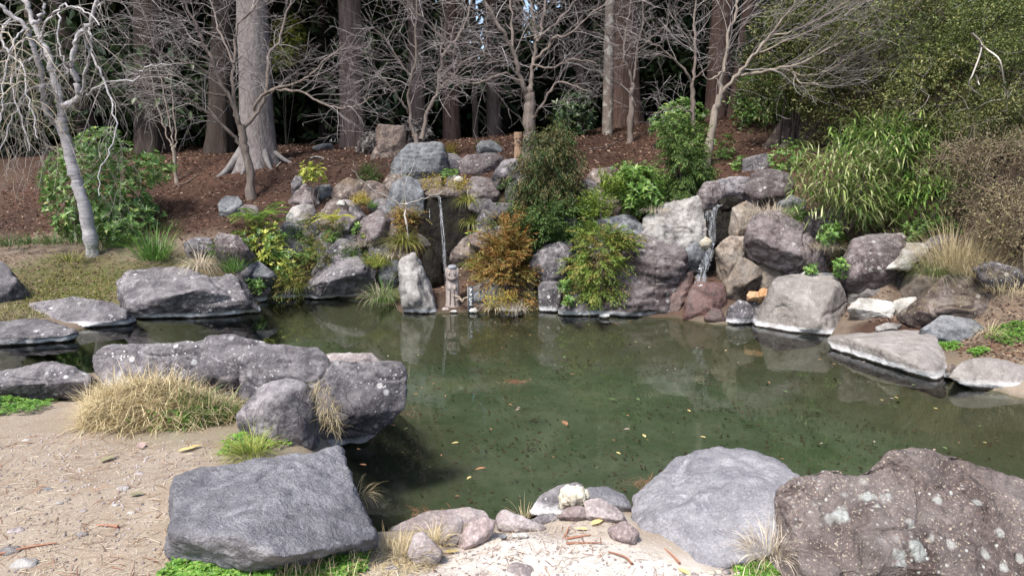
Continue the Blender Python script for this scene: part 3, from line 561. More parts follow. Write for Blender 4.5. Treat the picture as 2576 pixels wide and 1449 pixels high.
mossy = np.clip(blob(-4.9, 8.7, 2.4, .8, .4, 21) * .9 + blob(4.9, 6.2, 1.5, .5, .4, 22) * .5 + blob(-1.45, 4.1, 1.1, .4, .4, 26) * .35, 0, 1) * (1 - forest)
pC = atZ(1420, 1420, .18)
sand = blob(pC[0] + .05, pC[1] - .25, .85, .70, .25, 23, .25)
straw = np.clip(blob(-.95, 3.0, .35, .55, .5, 24) + blob(-.4, 2.75, .3, .35, .5, 25), 0, 1) * (1 - sand)
forest = np.maximum(forest, blob(3.75, 7.05, .55, .35, .3, 27))
forest = np.maximum(forest, sstep(5.0, 6.2, YY) * .55 * (1 - .5 * mossy))
from_pond = sstep(0.03, -.02, ZZ)
me_g = mesh_obj('ground', V, np.stack([ii, ii + 1, ii + nx + 1, ii + nx], 1), None, None, True)
tag(me_g, kind='structure')
for nm, (a, b, c) in {'zone_a': (forest, mossy, sand), 'zone_b': (straw, from_pond, sstep(0, -1.2, SD))}.items():
    at = me_g.data.color_attributes.new(nm, 'FLOAT_COLOR', 'POINT')
    at.data.foreach_set('color', np.stack([a, b, c, np.ones_like(a)], -1).astype(np.float32).ravel())
N = NT('ground_mix'); tc = N.n('ShaderNodeTexCoord'); v = tc.outputs['Object']
za = N.n('ShaderNodeVertexColor', layer_name='zone_a'); zb = N.n('ShaderNodeVertexColor', layer_name='zone_b')
sa = N.n('ShaderNodeSeparateColor'); N.l(za.outputs[0], sa.inputs[0]); sb = N.n('ShaderNodeSeparateColor'); N.l(zb.outputs[0], sb.inputs[0])
n1 = N.noise(v, 1.7, 6, .6); n2 = N.noise(v, 9., 6, .65); n3 = N.noise(v, 70., 3, .7)
dirt = N.mix(N.ramp(n1, [(.35, 0.), (.65, 1.)]), (.235, .19, .145), (.31, .26, .205))
dirt = N.mix(N.ramp(n2, [(.45, 0.), (.7, .7)]), dirt, (.24, .18, .13)); dirt = N.mix(N.ramp(n3, [(.58, 0.), (.72, .75)]), dirt, (.5, .45, .38))
fo = N.mix(N.ramp(n2, [(.35, 0.), (.65, 1.)]), (.034, .020, .015), (.080, .043, .030)); fo = N.mix(N.ramp(N.noise(v, .55, 5, .65), [(.42, 0.), (.60, .7)]), fo, (.030, .021, .016)); fo = N.mix(N.ramp(N.noise(v, 1.1, 5, .7), [(.55, 0.), (.68, .55)]), fo, (.11, .07, .048)); fo = N.mix(N.ramp(n3, [(.55, 0.), (.75, .7)]), fo, (.155, .09, .063))
mo = N.mix(N.ramp(n2, [(.4, 0.), (.62, 1.)]), (.06, .072, .02), (.125, .095, .055)); mo = N.mix(N.ramp(n3, [(.5, 0.), (.7, .6)]), mo, (.10, .12, .03))
sn_ = N.mix(N.ramp(n2, [(.4, 0.), (.7, .8)]), (.52, .485, .44), (.41, .365, .32)); sn_ = N.mix(N.ramp(n3, [(.3, .35), (.42, 0.)]), sn_, (.46, .38, .32)); sn_ = N.mix(N.ramp(n3, [(.60, 0.), (.75, .4)]), sn_, (.78, .74, .69))
sw = N.mix(N.ramp(n3, [(.4, 0.), (.62, 1.)]), (.30, .23, .15), (.52, .44, .31))
# pond bed: green silt with brown leaf debris
nb = N.noise(v, 1.3, 6, .68, .6); bed = N.mix(N.ramp(nb, [(.38, 0.), (.62, 1.)]), (.048, .070, .036), (.096, .110, .074))
bed = N.mix(N.ramp(N.noise(v, 4.2, 6, .65), [(.52, 0.), (.72, .55)]), bed, (.042, .042, .028))
vd = N.voro(v, 15.); bd = N.math('MULTIPLY', N.ramp(N.math('ADD', vd, N.math('MULTIPLY', N.math('SUBTRACT', n3, .5), .5)), [(.16, 1.), (.27, 0.)]), N.ramp(N.noise(v, 2.4, 3, .6), [(.40, 0.), (.56, .9)]))
bed = N.mix(bd, bed, (.055, .030, .018))
col = N.mix(sa.outputs[0], dirt, fo); col = N.mix(sa.outputs[1], col, mo); col = N.mix(sb.outputs[0], col, sw); col = N.mix(sa.outputs[2], col, sn_)
edge = N.math('MULTIPLY', sb.outputs[1], N.math('SUBTRACT', 1.0, sb.outputs[2])); 
bed = N.mix(N.math('MULTIPLY', N.math('SUBTRACT', 1.0, sb.outputs[2]), .65), bed, (.055, .042, .028))
col = N.mix(sb.outputs[1], col, bed)
hh = N.math('ADD', N.math('MULTIPLY', n2, .6), N.math('MULTIPLY', n3, .5))
N.bsdf(col, .92, N.bump(hh, .7, .02), .15); me_g.data.materials.append(N.m)

# ------------------------------------------------------------------ water
N = NT('pond_water')
geo = N.n('ShaderNodeNewGeometry'); v = geo.outputs['Position']
mp = N.n('ShaderNodeMapping'); mp.inputs['Scale'].default_value = (1, 1, 1); N.l(v, mp.inputs[0])
w1 = N.noise(mp.outputs[0], 3.2, 3, .5); w2 = N.noise(mp.outputs[0], 17., 2, .5)
nm = N.bump(N.math('ADD', N.math('MULTIPLY', w1, .75), N.math('MULTIPLY', w2, .12)), .035, .05)
fr = N.n('ShaderNodeFresnel'); fr.inputs['IOR'].default_value = 1.33; N.l(nm, fr.inputs['Normal'])
tr = N.n('ShaderNodeBsdfTransparent'); tr.inputs[0].default_value = (.80, .85, .79, 1)
gl = N.n('ShaderNodeBsdfGlossy'); gl.inputs['Roughness'].default_value = .006; N.l(nm, gl.inputs['Normal'])
mx = N.n('ShaderNodeMixShader'); N.l(fr.outputs[0], mx.inputs[0]); N.l(tr.outputs[0], mx.inputs[1]); N.l(gl.outputs[0], mx.inputs[2]); N.l(mx.outputs[0], N.out.inputs[0])
wv = np.array([[-14, 1.5, 0], [13, 1.5, 0], [13, 9.6, 0], [-14, 9.6, 0]], float)
water = mesh_obj('pond_water', wv, np.array([[0, 1, 2, 3]]), N.m); tag(water, kind='structure')
# ------------------------------------------------------------------ rocks
M = {}
M['slab'] = rock_mat('grey_slate_rock', (.195, .192, .208), (.265, .26, .272), (.125, .123, .138), spots=(.5, .47, .45), spot_amt=.12, mottle=3.2, grain=80., vein=0.0, crust=.25, crustcol=(.34, .33, .345), waterline=False, bump=.8, bscale=15., top_pale=0.0)
M['smooth'] = rock_mat('smooth_light_grey_rock', (.255, .25, .268), (.31, .305, .318), (.20, .195, .215), spots=(.5, .47, .45), spot_amt=.1, mottle=2.2, grain=90., waterline=False, bump=.5, bscale=15., top_pale=0.0, crust=.2, crustcol=(.38, .365, .36))
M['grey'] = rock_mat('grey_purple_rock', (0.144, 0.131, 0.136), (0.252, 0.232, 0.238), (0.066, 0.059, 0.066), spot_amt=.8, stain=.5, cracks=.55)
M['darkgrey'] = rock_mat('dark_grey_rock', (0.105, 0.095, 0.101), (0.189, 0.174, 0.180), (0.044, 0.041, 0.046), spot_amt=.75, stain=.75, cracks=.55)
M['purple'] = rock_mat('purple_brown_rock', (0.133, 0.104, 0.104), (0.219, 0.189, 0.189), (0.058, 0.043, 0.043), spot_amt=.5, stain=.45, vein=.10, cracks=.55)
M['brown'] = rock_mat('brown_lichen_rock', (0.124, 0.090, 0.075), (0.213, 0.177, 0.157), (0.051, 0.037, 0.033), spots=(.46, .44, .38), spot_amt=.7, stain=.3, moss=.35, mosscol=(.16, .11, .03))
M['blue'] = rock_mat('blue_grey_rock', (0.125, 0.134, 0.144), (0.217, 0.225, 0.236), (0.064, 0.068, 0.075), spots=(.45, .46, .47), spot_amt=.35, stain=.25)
M['front'] = rock_mat('speckled_brown_boulder', (.105, .074, .066), (.165, .132, .12), (.050, .036, .033), spots=(.42, .44, .41), spot_amt=.95, mottle=4.0, grain=55., waterline=False, bump=.9, crust=.5, crustcol=(.20, .175, .165), speck=(.44, .375, .29), bigl=.8, top_pale=0.0)
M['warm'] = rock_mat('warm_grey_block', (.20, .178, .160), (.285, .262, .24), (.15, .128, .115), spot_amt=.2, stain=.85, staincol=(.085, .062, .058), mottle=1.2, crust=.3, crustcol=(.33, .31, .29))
M['white'] = rock_mat('white_crust_rock', (0.276, 0.269, 0.249), (0.394, 0.384, 0.361), (0.197, 0.171, 0.131), spots=(.72, .71, .68), spot_amt=.5, waterline=False, crust=.6, crustcol=(.70, .69, .66), top_pale=0.0)
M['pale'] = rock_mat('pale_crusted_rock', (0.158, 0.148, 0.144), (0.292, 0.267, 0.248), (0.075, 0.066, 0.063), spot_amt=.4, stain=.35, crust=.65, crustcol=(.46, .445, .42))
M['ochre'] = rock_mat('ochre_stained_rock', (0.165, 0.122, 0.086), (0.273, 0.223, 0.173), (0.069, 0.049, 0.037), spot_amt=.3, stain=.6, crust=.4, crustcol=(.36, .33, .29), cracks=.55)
M['red'] = rock_mat('iron_red_wet_rock', (.085, .042, .036), (.135, .075, .066), (.038, .022, .02), spots=(.36, .31, .28), spot_amt=.3, rough=.45, waterline=False, stain=.4, top_pale=0.0, crust=.25, crustcol=(.22, .18, .165))
M['wet'] = rock_mat('shade_dark_wet_rock', (.014, .012, .010), (.026, .022, .017), (.006, .005, .005), spots=(.05, .05, .03), spot_amt=.3, rough=.42, waterline=False, moss=.4, mosscol=(.02, .021, .007), bump=1.0, top_pale=0.0, spec=.06)  # wet rock, with the cleft's shade put into its near-black colour
M['sandstone'] = rock_mat('pinkish_grey_stone', (0.336, 0.286, 0.274), (0.403, 0.364, 0.353), (0.235, 0.196, 0.190), spot_amt=.25, waterline=False, bump=.45, top_pale=0.0)
M['pink'] = rock_mat('pinkish_stone', (0.351, 0.280, 0.267), (0.416, 0.358, 0.345), (0.260, 0.202, 0.195), spot_amt=.2, waterline=False, bump=.6, top_pale=0.0)
M['orange'] = rock_mat('orange_stone', (.50, .30, .14), (.55, .42, .28), (.36, .18, .08), spot_amt=.2, waterline=False, bump=.3, top_pale=0.0)
M['coral'] = rock_mat('cream_knobbly_stone', (.56, .52, .42), (.64, .61, .52), (.40, .35, .26), spot_amt=.1, waterline=False, bump=.5, top_pale=0.0)

_ico = {}
def ico(level):
    if level not in _ico:
        bm = bmesh.new(); bmesh.ops.create_icosphere(bm, subdivisions=level, radius=1.0); bm.verts.ensure_lookup_table()
        v = np.array([x.co[:] for x in bm.verts]); f = np.array([[x.index for x in p.verts] for p in bm.faces]); bm.free(); _ico[level] = (v / np.linalg.norm(v, axis=1)[:, None], f)
    return _ico[level]
def hull_planes(P):
    bm = bmesh.new(); vs = [bm.verts.new(p) for p in P]
    bmesh.ops.convex_hull(bm, input=vs); bm.normal_update()
    pl = [(np.array(f.normal[:]), float(f.normal.dot(f.verts[0].co))) for f in bm.faces]; bm.free()
    n = np.array([p[0] for p in pl]); d = np.array([p[1] for p in pl])
    c = P.mean(0); s = (n @ c) > d; n[s] *= -1; d[s] *= -1
    return n, d
def rock_shape(hulls, level=5, seed=0, rough=1.0, round_=.035, strata=0.0, knob=0.0, crk=.35, chips=8):
    """one stone from one or several convex outlines that overlap: rounded edges, chips, cracks and fine relief"""
    A = np.concatenate(hulls); lo = A.min(0); hi = A.max(0); S = (hi - lo) / 2 + 1e-6; C = np.mean([h.mean(0) for h in hulls], 0)
    dirs, f = ico(level); best = np.zeros(len(dirs))
    for P in hulls:
        Q = (P - C) / S; n, d = hull_planes(Q)
        if chips:                                             # broken corners
            Rc = np.random.default_rng(seed * 13 + 5); cn = Rc.normal(0, 1, (chips, 3)); cn /= np.linalg.norm(cn, axis=1)[:, None]; cs = (Q @ cn.T).max(0) * Rc.uniform(.80, .97, chips); cs = np.maximum(cs, .05)
            n = np.vstack([n, cn]); d = np.r_[d, cs]
        nd = dirs @ n.T
        with np.errstate(divide='ignore', invalid='ignore'):
            t = np.where(nd > 1e-6, d[None, :] / nd, np.inf); ent = np.where(nd < -1e-6, d[None, :] / nd, -np.inf)
        t = np.where(t < 0, -1, t)
        k = 1.0 / round_; tm = t.min(1)
        with np.errstate(invalid='ignore', over='ignore'):
            soft = tm - np.log(np.exp(-np.clip((t - tm[:, None]) * k, 0, 50)).sum(1)) / k * .6
        te = ent.max(1); ok = (tm > np.maximum(te, 0))
        best = np.maximum(best, np.where(ok, soft, 0))
    best = np.maximum(best, .05)
    p = C + dirs * best[:, None] * S
    size = float(np.prod(hi - lo) ** (1 / 3)); 
    # normals
    def normals(p):
        fn = np.cross(p[f[:, 1]] - p[f[:, 0]], p[f[:, 2]] - p[f[:, 0]]); vn = np.zeros_like(p)
        for k in range(3): np.add.at(vn, f[:, k], fn)
        return vn / (np.linalg.norm(vn, axis=1)[:, None] + 1e-12)
    vn = normals(p); q = p / size
    big = fbm(q * 1.6 + seed * 3.1, seed, 3) * .019 + fbm(q * 4.2 + seed, seed + 5, 3) * .014
    rid = 1 - np.abs(vnoise(q * 2.7 + seed * 1.7, seed + 9)) ; crack = -np.clip(rid - .93, 0, 1) * crk
    fine = fbm(q * 11. + seed, seed + 21, 4, .65) * .011
    disp = (big + crack + fine) * rough
    if strata:
        zz = q[:, 2] * 9 + fbm(q * 1.5, seed + 2, 2) * 1.2; disp += strata * (np.abs((zz % 1) - .5) - .25) * .05
    if knob:
        disp += knob * np.abs(vnoise(q * 5.5, seed + 3)) * .2 - knob * .02
    p = p + vn * (disp * size)[:, None]
    return p, f
NROCK = [0]
def make_rock(label, mat, outs, Y=None, lean=.35, bulge=.22, thick=.75, ridge=(), level=None, name='boulder', cat='rock', group=None, rough=1.0, sink=.12, mode='y',
         round_=.011, strata=0.0, knob=0.0, top=None, seed=None, back=.82, crk=.35, chips=11, grow=1.12):
    """outs: list of outlines (pixels); each outline becomes a solid with its own front bulge and back"""
    NROCK[0] += 1; sd = seed if seed is not None else NROCK[0]
    if isinstance(outs[0][0], (int, float)): outs = [outs]
    hulls = []; Rk = np.random.default_rng(sd * 7 + 1)
    low = max((p for o in outs for p in o), key=lambda p: p[1])
    if mode == 'y' and Y is None: Y = hit(low[0], low[1])[1]
    top_ = min(p[1] for o in outs for p in o)
    if mode == 'y': sink = min(sink, .45 * (low[1] - top_) * mpp(Y))
    for o in outs:
        if mode == 'y':
            c0 = np.mean([p[:2] for p in o], 0); o = [(c0[0] + (p[0] - c0[0]) * grow, c0[1] + (p[1] - c0[1]) * (grow if p[1] < c0[1] else 1.0), *p[2:]) for p in o]
        o3 = []
        if mode == 'y':
            zb = atY(low[0], low[1], Y)[2]
            for p in o:
                a = atY(p[0], p[1], Y); dy = p[2] if len(p) > 2 else lean * max(0, a[2] - zb)
                o3.append((p[0], p[1], Y + dy))
            P = [atY(*q) for q in o3]
            c = np.mean([(q[0], q[1], q[2]) for q in o3], 0); w = np.ptp([p[0] for p in P]); h = np.ptp([p[2] for p in P]); sz = math.sqrt(max(w * h, 1e-4))
            for q in o3:                                        # front bulge and back
                if Rk.uniform() < .72: k_ = Rk.uniform(.35, .88); P.append(atY(c[0] + (q[0] - c[0]) * k_, c[1] + (q[1] - c[1]) * k_, q[2] - bulge * sz * Rk.uniform(.25, 1.35)))
                P.append(atY(c[0] + (q[0] - c[0]) * back, c[1] + (q[1] - c[1]) * back + .0, c[2] + thick * sz))
            for q in o3:                                        # foot sunk into the ground
                if q[1] > low[1] - .35 * (low[1] - min(z[1] for z in o)):
                    b = atY(*q); P.append(b + [0, .05, -sink]); P.append(b + [0, thick * sz * .8, -sink])
        else:                                                   # pixel + height
            P = [atZ(*p) for p in o]
        hulls.append(np.array(P))
    if len(ridge): hulls[0] = np.concatenate([hulls[0], [atY(r[0], r[1], Y + r[2]) if mode == 'y' else atZ(*r) for r in ridge]])
    A = np.concatenate(hulls); ext = np.ptp(A[:, 0]) / mpp(A[:, 1].min())
    if level is None: level = 6 if ext > 330 else (5 if ext > 70 else 4)
    v, f = rock_shape(hulls, level, sd, rough, round_, strata, knob, crk, chips)
    base = np.array([v[:, 0].mean(), v[:, 1].mean(), v[:, 2].min()])
    o = mesh_obj(name, v, f, M[mat], None, True, base)
    return tag(o, label, cat, group)

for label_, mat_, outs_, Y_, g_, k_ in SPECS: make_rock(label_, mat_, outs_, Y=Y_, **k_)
# ------------------------------------------------------------------ trees
def unit(v): v = np.asarray(v, float); return v / (np.linalg.norm(v) + 1e-9)
def curve(P, n):
    """Catmull-Rom through points P -> n points"""
    P = np.asarray(P, float); Q = np.vstack([2 * P[0] - P[1], P, 2 * P[-1] - P[-2]]); m = len(P) - 1; out = []
    for t in np.linspace(0, m - 1e-6, n):
        i = int(t); u = t - i; a, b, c, d = Q[i:i + 4]
        out.append(.5 * ((2 * b) + (c - a) * u + (2 * a - 5 * b + 4 * c - d) * u * u + (3 * b - a - 3 * c + d) * u ** 3))
    return np.array(out)

M['cedar'] = bark_mat('cedar_bark', (0.081, 0.059, 0.051), (0.181, 0.141, 0.125), (0.131, 0.092, 0.080))
M['cedar_grey'] = bark_mat('grey_cedar_bark', (0.112, 0.100, 0.099), (0.237, 0.213, 0.206), (0.175, 0.152, 0.147), sc=(16, 16, 5))
M['cedar_red'] = bark_mat('red_cedar_bark', (0.077, 0.048, 0.037), (0.181, 0.119, 0.095), (0.125, 0.077, 0.060))
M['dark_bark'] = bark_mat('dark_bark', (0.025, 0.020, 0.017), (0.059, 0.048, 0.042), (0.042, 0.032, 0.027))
M['mottled'] = bark_mat('mottled_bark', (.15, .125, .105), (.25, .215, .18), (.19, .15, .125), sc=(10, 10, 5), patch=(.44, .42, .37))
M['maple'] = bark_mat('maple_bark', (.105, .084, .072), (.20, .168, .148), (.15, .122, .105), sc=(20, 20, 4), dist=.01)
M['maple_pale'] = bark_mat('pale_maple_bark', (.17, .14, .115), (.29, .25, .21), (.22, .19, .155), sc=(20, 20, 4), dist=.01)
M['cherry'] = bark_mat('silver_bark', (0.182, 0.171, 0.171), (0.462, 0.448, 0.455), (0.308, 0.294, 0.294), sc=(5, 5, 38), dist=.01)
M['root'] = bark_mat('bleached_root', (0.120, 0.111, 0.109), (0.225, 0.214, 0.210), (0.165, 0.154, 0.150), sc=(9, 9, 3))
def twig_mat(name, stops): return leaf_mat(name, stops, rough=.75, trans=0.0, spec=.2)
M['twig_purple'] = twig_mat('purple_twigs', [(0, (.12, .10, .098)), (.5, (.215, .19, .185)), (.85, (.33, .30, .29)), (1, (.48, .45, .43))])
M['twig_pale'] = twig_mat('pale_twigs', [(0, (0.204, 0.168, 0.126)), (.5, (0.336, 0.288, 0.216)), (1, (0.504, 0.444, 0.348))])
M['twig_silver'] = twig_mat('silver_twigs', [(0, (0.163, 0.144, 0.131)), (.5, (0.288, 0.263, 0.244)), (1, (0.475, 0.438, 0.388))])
M['cedar_leaf'] = leaf_mat('cedar_foliage', [(0, (.016, .028, .012)), (.6, (.038, .058, .022)), (1, (.08, .10, .034))], .6, .15)
M['under_leaf'] = leaf_mat('evergreen_understory', [(0, (.018, .036, .016)), (.6, (.042, .075, .030)), (1, (.10, .14, .055))], .4, .2)

def trunk_geo(base, top, r0, r1, flare=1.5, sides=22, rows=26, seed=0, groove=.06, roots=5, rootamp=.35):
    base = np.asarray(base, float); top = np.asarray(top, float); t = np.linspace(0, 1, rows) ** 1.7; L = np.linalg.norm(top - base)
    a = np.linspace(0, 2 * np.pi, sides, endpoint=False); ph = seed * 1.3
    g = Geo(); V = []
    for u in t:
        c = base + (top - base) * u; h = u * L
        r = (r0 + (r1 - r0) * u) * (1 + (flare - 1) * math.exp(-h / (r0 * 1.6)))
        lob = 1 + rootamp * math.exp(-h / (r0 * 1.3)) * np.cos(a * roots + ph) + groove * np.cos(a * 9 + ph * 2 + h * .4) * .5
        nz = fbm(np.stack([np.cos(a) * 2 + seed, np.sin(a) * 2, np.full(sides, h * .9)], 1), seed, 3) * groove
        rr = r * (lob + nz); V.append(np.stack([c[0] + rr * np.cos(a), c[1] + rr * np.sin(a), np.full(sides, c[2])], 1))
    k = np.arange(rows - 1)[:, None] * sides; j = np.arange(sides)[None]; j2 = (j + 1) % sides
    g.add(np.concatenate(V), np.stack([k + j, k + j2, k + sides + j2, k + sides + j], -1).reshape(-1, 4)); return g

def crown_mesh(seed, h=10., r=2.3, n=5200):
    R = np.random.default_rng(seed); g = Geo(); P = []; D = []
    nb = 130
    for b in range(nb):
        z = h * (b / nb) ** .9; rad = r * (1 - (z / h)) ** .7 * R.uniform(.65, 1.1) + .15; az = R.uniform(0, 6.283)
        k = n // nb; t = R.uniform(.15, 1, k) ** .8
        x = np.cos(az + R.normal(0, .13, k)) * rad * t; y = np.sin(az + R.normal(0, .13, k)) * rad * t
        zz = z - .45 * rad * t ** 2 + R.normal(0, .13, k)
        P.append(np.stack([x, y, zz], 1)); D.append(np.stack([x, y, -np.abs(R.normal(.5, .4, k)) * rad], 1) + R.normal(0, .5, (k, 3)))
    P = np.concatenate(P); D = np.concatenate(D); g.leaves(P, D, R.normal(0, 1, P.shape) + [0, 0, 1.0], R.uniform(.28, .6, len(P)), R.uniform(.08, .17, len(P)), .3, .1)
    o = g.build('crown', M['cedar_leaf']); me = o.data; bpy.data.objects.remove(o); return me
CROWNS = [crown_mesh(k) for k in (1, 2, 3)]
def add_crown(t, z0, z1, r, k, dx=0.0, dy=0.0):
    c = bpy.data.objects.new('crown', CROWNS[k % 3]); COL.objects.link(c); c.parent = t
    c.location = (dx, dy, z0 - t.location[2]); s = (z1 - z0) / 10.; c.scale = (r / 2.3, r / 2.3, s); c.rotation_euler = (0, 0, k * 1.7); return c
NT_ = [0]
def cedar(label, px, py, wpx, topx, mat='cedar', Y=None, flare=1.35, zt=15., crown=(6.5, 16., 2.4), group=None, wtop=.72, **kw):
    b = hit(px, py) if Y is None else atY(px, py, Y); NT_[0] += 1
    b[2] = float(H(b[0], b[1])) - .05
    tp = atY(topx, 0, b[1]); d = (tp - b) / (tp[2] - b[2]); top = b + d * (zt - b[2])
    r0 = wpx * mpp(b[1]) / 2 / flare ** .5
    t = thing('cedar_tree', b, label, 'tree', group)
    trunk_geo(b - [0, 0, .3], top, r0, r0 * wtop * .7, flare + .12, seed=NT_[0], **kw).build('trunk', M[mat], t, True, b)
    add_crown(t, crown[0], crown[1], crown[2], NT_[0], d[0] * (crown[0] - b[2]), d[1] * (crown[0] - b[2])); return t

t4 = cedar('massive grey cedar with pale flared roots above the litter slope', 650, 408, 104, 633, 'cedar_grey', Y=12.2, flare=1.75, roots=6, rootamp=.30, rows=44)
for az_, r_a, r_b, w_ in ((-2.5, .30, .70, .075), (-1.8, .30, .52, .05), (-.9, .30, .60, .06), (-.25, .30, .66, .05)):
    c_ = np.array(t4.location[:]); u_ = np.array([math.cos(az_), math.sin(az_), 0]); e_ = c_ + u_ * r_b; e_[2] = float(H(e_[0], e_[1])) - .03; m_ = c_ + u_ * (r_a + r_b) / 2; m_[2] = float(H(m_[0], m_[1])) + .05
    g = Geo(); g.tube(curve([c_ + u_ * r_a * .8 + [0, 0, .26], m_, e_], 9), np.linspace(w_, w_ * .35, 9), 9); g.build('root', M['root'], [c for c in t4.children if c.name.startswith('trunk')][0], True, t4.location)
cedar('straight brown cedar behind the leaf litter mound', 889, 374, 66, 879, 'cedar', Y=14.0, flare=1.25)
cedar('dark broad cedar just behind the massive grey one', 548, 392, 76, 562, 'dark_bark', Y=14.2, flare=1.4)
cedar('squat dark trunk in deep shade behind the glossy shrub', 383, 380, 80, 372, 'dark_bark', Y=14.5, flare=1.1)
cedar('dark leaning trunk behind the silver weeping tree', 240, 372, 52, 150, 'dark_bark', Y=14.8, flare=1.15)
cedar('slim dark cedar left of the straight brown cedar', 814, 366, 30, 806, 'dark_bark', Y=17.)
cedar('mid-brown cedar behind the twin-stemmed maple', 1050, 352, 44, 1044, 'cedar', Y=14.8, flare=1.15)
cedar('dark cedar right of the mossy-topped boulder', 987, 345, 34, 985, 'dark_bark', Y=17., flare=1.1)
cedar('dark reddish cedar behind the two-toned crowning rock', 1137, 368, 46, 1128, 'cedar_red', Y=15.5, flare=1.15)
cedar('thin dark mossy trunk left of the small carved post', 1197, 358, 15, 1190, 'dark_bark', Y=14.5, flare=1.1)
cedar('dark brown cedar behind the small carved post', 1246, 358, 38, 1232, 'cedar', Y=16.5, flare=1.15)
cedar('slender brown cedar between the forked maple and the mottled trunk', 1461, 345, 24, 1458, 'cedar', Y=17., flare=1.1)
cedar('pale mottled trunk standing against the giant brown cedar', 1528, 330, 29, 1535, 'mottled', Y=13.2, flare=1.2, groove=.03)
cedar('giant reddish-brown cedar with fluted base', 1578, 318, 84, 1568, 'cedar_red', Y=14.2, flare=1.35, rows=36)
cedar('large brown cedar behind the leaning pale maple', 1802, 292, 62, 1818, 'cedar_red', Y=13.4, flare=1.2)
cedar('curved narrow trunk right of the large brown cedar', 1836, 305, 28, 1880, 'cedar_red', Y=13.0, flare=1.2)
cedar('grey-based cedar at the edge of the thicket', 1902, 285, 36, 1898, 'cedar', Y=14.0, flare=1.1)
FG = 'cedars standing in the dark forest behind the pond'
R5 = np.random.default_rng(55)
far = []
for k in range(400):
    y = R5.uniform(17.5, 42); x = R5.uniform(-.85, .85) * y
    if any(abs(1288 + F * x / y - c_) < w_ for c_, w_ in ((1215, 38), (1425, 42), (1622, 30))): continue
    if all(math.hypot(x - a, y - b) > 2.1 for a, b in far): far.append((x, y))
    if len(far) >= 74: break
for k, (x, y) in enumerate(far):
    b = onground(x, y, -.05); r0 = R5.uniform(.16, .34); t = thing('cedar_tree', b, 'dim cedar deep in the forest among many like it', 'tree', FG)
    lean = R5.normal(0, .25, 2); top = b + [lean[0], lean[1], 14]
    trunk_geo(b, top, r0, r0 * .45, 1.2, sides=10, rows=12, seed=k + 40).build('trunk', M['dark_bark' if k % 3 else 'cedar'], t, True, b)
    px = 1288 + F * x / y
    gap = 1150 < px < 1680
    add_crown(t, (R5.uniform(9, 11.0) if R5.uniform() < .62 else R5.uniform(4.8, 6.5)) if gap else R5.uniform(3.6, 6.0), 17, R5.uniform(1.9, 2.9), k)

# --- dark evergreen understory
def bush_mesh(seed, n=2600, L=.13):
    R = np.random.default_rng(seed); g = Geo(); C = R.normal(0, .42, (26, 3)) * [1, 1, .75]; C[:, 2] += .75
    i = R.integers(0, 26, n); d = R.normal(0, 1, (n, 3)); d /= np.linalg.norm(d, axis=1)[:, None]
    P = C[i] + d * R.uniform(.2, .36, (n, 1)); P[:, 2] = np.maximum(P[:, 2], .02)
    g.leaves(P, d + R.normal(0, .5, (n, 3)), R.normal(0, .6, (n, 3)) + [0, 0, 1.0], R.uniform(.7, 1.3, n) * L, R.uniform(.35, .5, n) * L, .2, .1)
    o = g.build('foliage', M['under_leaf']); me = o.data; bpy.data.objects.remove(o); return me
BUSH = [bush_mesh(11), bush_mesh(12), bush_mesh(13)]
UG = 'dark evergreen shrubs under the cedars'
k = 0
for i in range(300):
    y = R5.uniform(15.5, 34); x = R5.uniform(-.8, .62) * y; px = 1288 + F * x / y
    if k >= 92: break
    if 560 < px < 720 and y < 17: continue
    k += 1; b = onground(x, y, -.05); t = thing('evergreen_shrub', b, 'dark evergreen shrub in the shade under the cedars', 'shrub', UG)
    o = bpy.data.objects.new('foliage', BUSH[k % 3]); COL.objects.link(o); o.parent = t; s = R5.uniform(.9, 1.9); o.scale = (s * 1.3, s * 1.3, s * R5.uniform(.8, 1.5)); o.rotation_euler = (0, 0, R5.uniform(0, 6))

# --- bare trees: limbs traced, twigs grown
def grow(g, limbs, R, n1, len1, n2, len2, n3=0, len3=.2, up=.0, spread=.9, horiz=.6, droop=0.0, rmin=.0016, bias=(0, 0, 0), start=.25, wig=.12, r1=.30):
    """limbs: list of (points, radii); adds children of two or three orders"""
    bias = np.asarray(bias, float)
    def child(pts, rad, n, ln, lo, order):
        out = []
        tot = np.linalg.norm(np.diff(pts, axis=0), axis=1).sum()
        for k in range(n):
            t = lo + (1 - lo) * (k + R.uniform(.1, .9)) / n; i = min(int(t * (len(pts) - 1)), len(pts) - 2)
            p = pts[i] + (pts[i + 1] - pts[i]) * (t * (len(pts) - 1) - i); d = unit(pts[i + 1] - pts[i])
            s = R.normal(0, 1, 3); s[2] *= (1 - horiz); s = unit(s - d * s.dot(d))
            dd = unit(d * (1 - spread * .55) + s * spread + bias + [0, 0, up]); L = ln * R.uniform(.45, 1.25) * (1.15 - .45 * t)
            m = 7 if order < 3 else 5; q = [p]; c = dd.copy(); st = L / (m - 1)
            w = R.normal(0, wig, 3)
            for j in range(m - 1):
                c = unit(c + w * .5 + R.normal(0, wig, 3) - [0, 0, droop / m] + np.array([0, 0, up * .4]) / m); q.append(q[-1] + c * st)
            r0 = max(rad[i] * (r1 if order == 1 else .6), rmin * 1.1); q = np.array(q); rr = np.linspace(min(r0, .006 if order > 1 else .013), rmin * .75, m)
            g.tube(q, rr, 4 if order == 1 else 3); out.append((q, rr))
        return out
    l1 = [c for (p, r) in limbs for c in child(p, r, max(2, int(n1 * np.linalg.norm(np.diff(p, axis=0), axis=1).sum())), len1, start, 1)]
    l2 = [c for (p, r) in l1 for c in child(p, r, n2, len2, .15, 2)]
    if n3: [child(p, r, n3, len3, .2, 3) for (p, r) in l2]
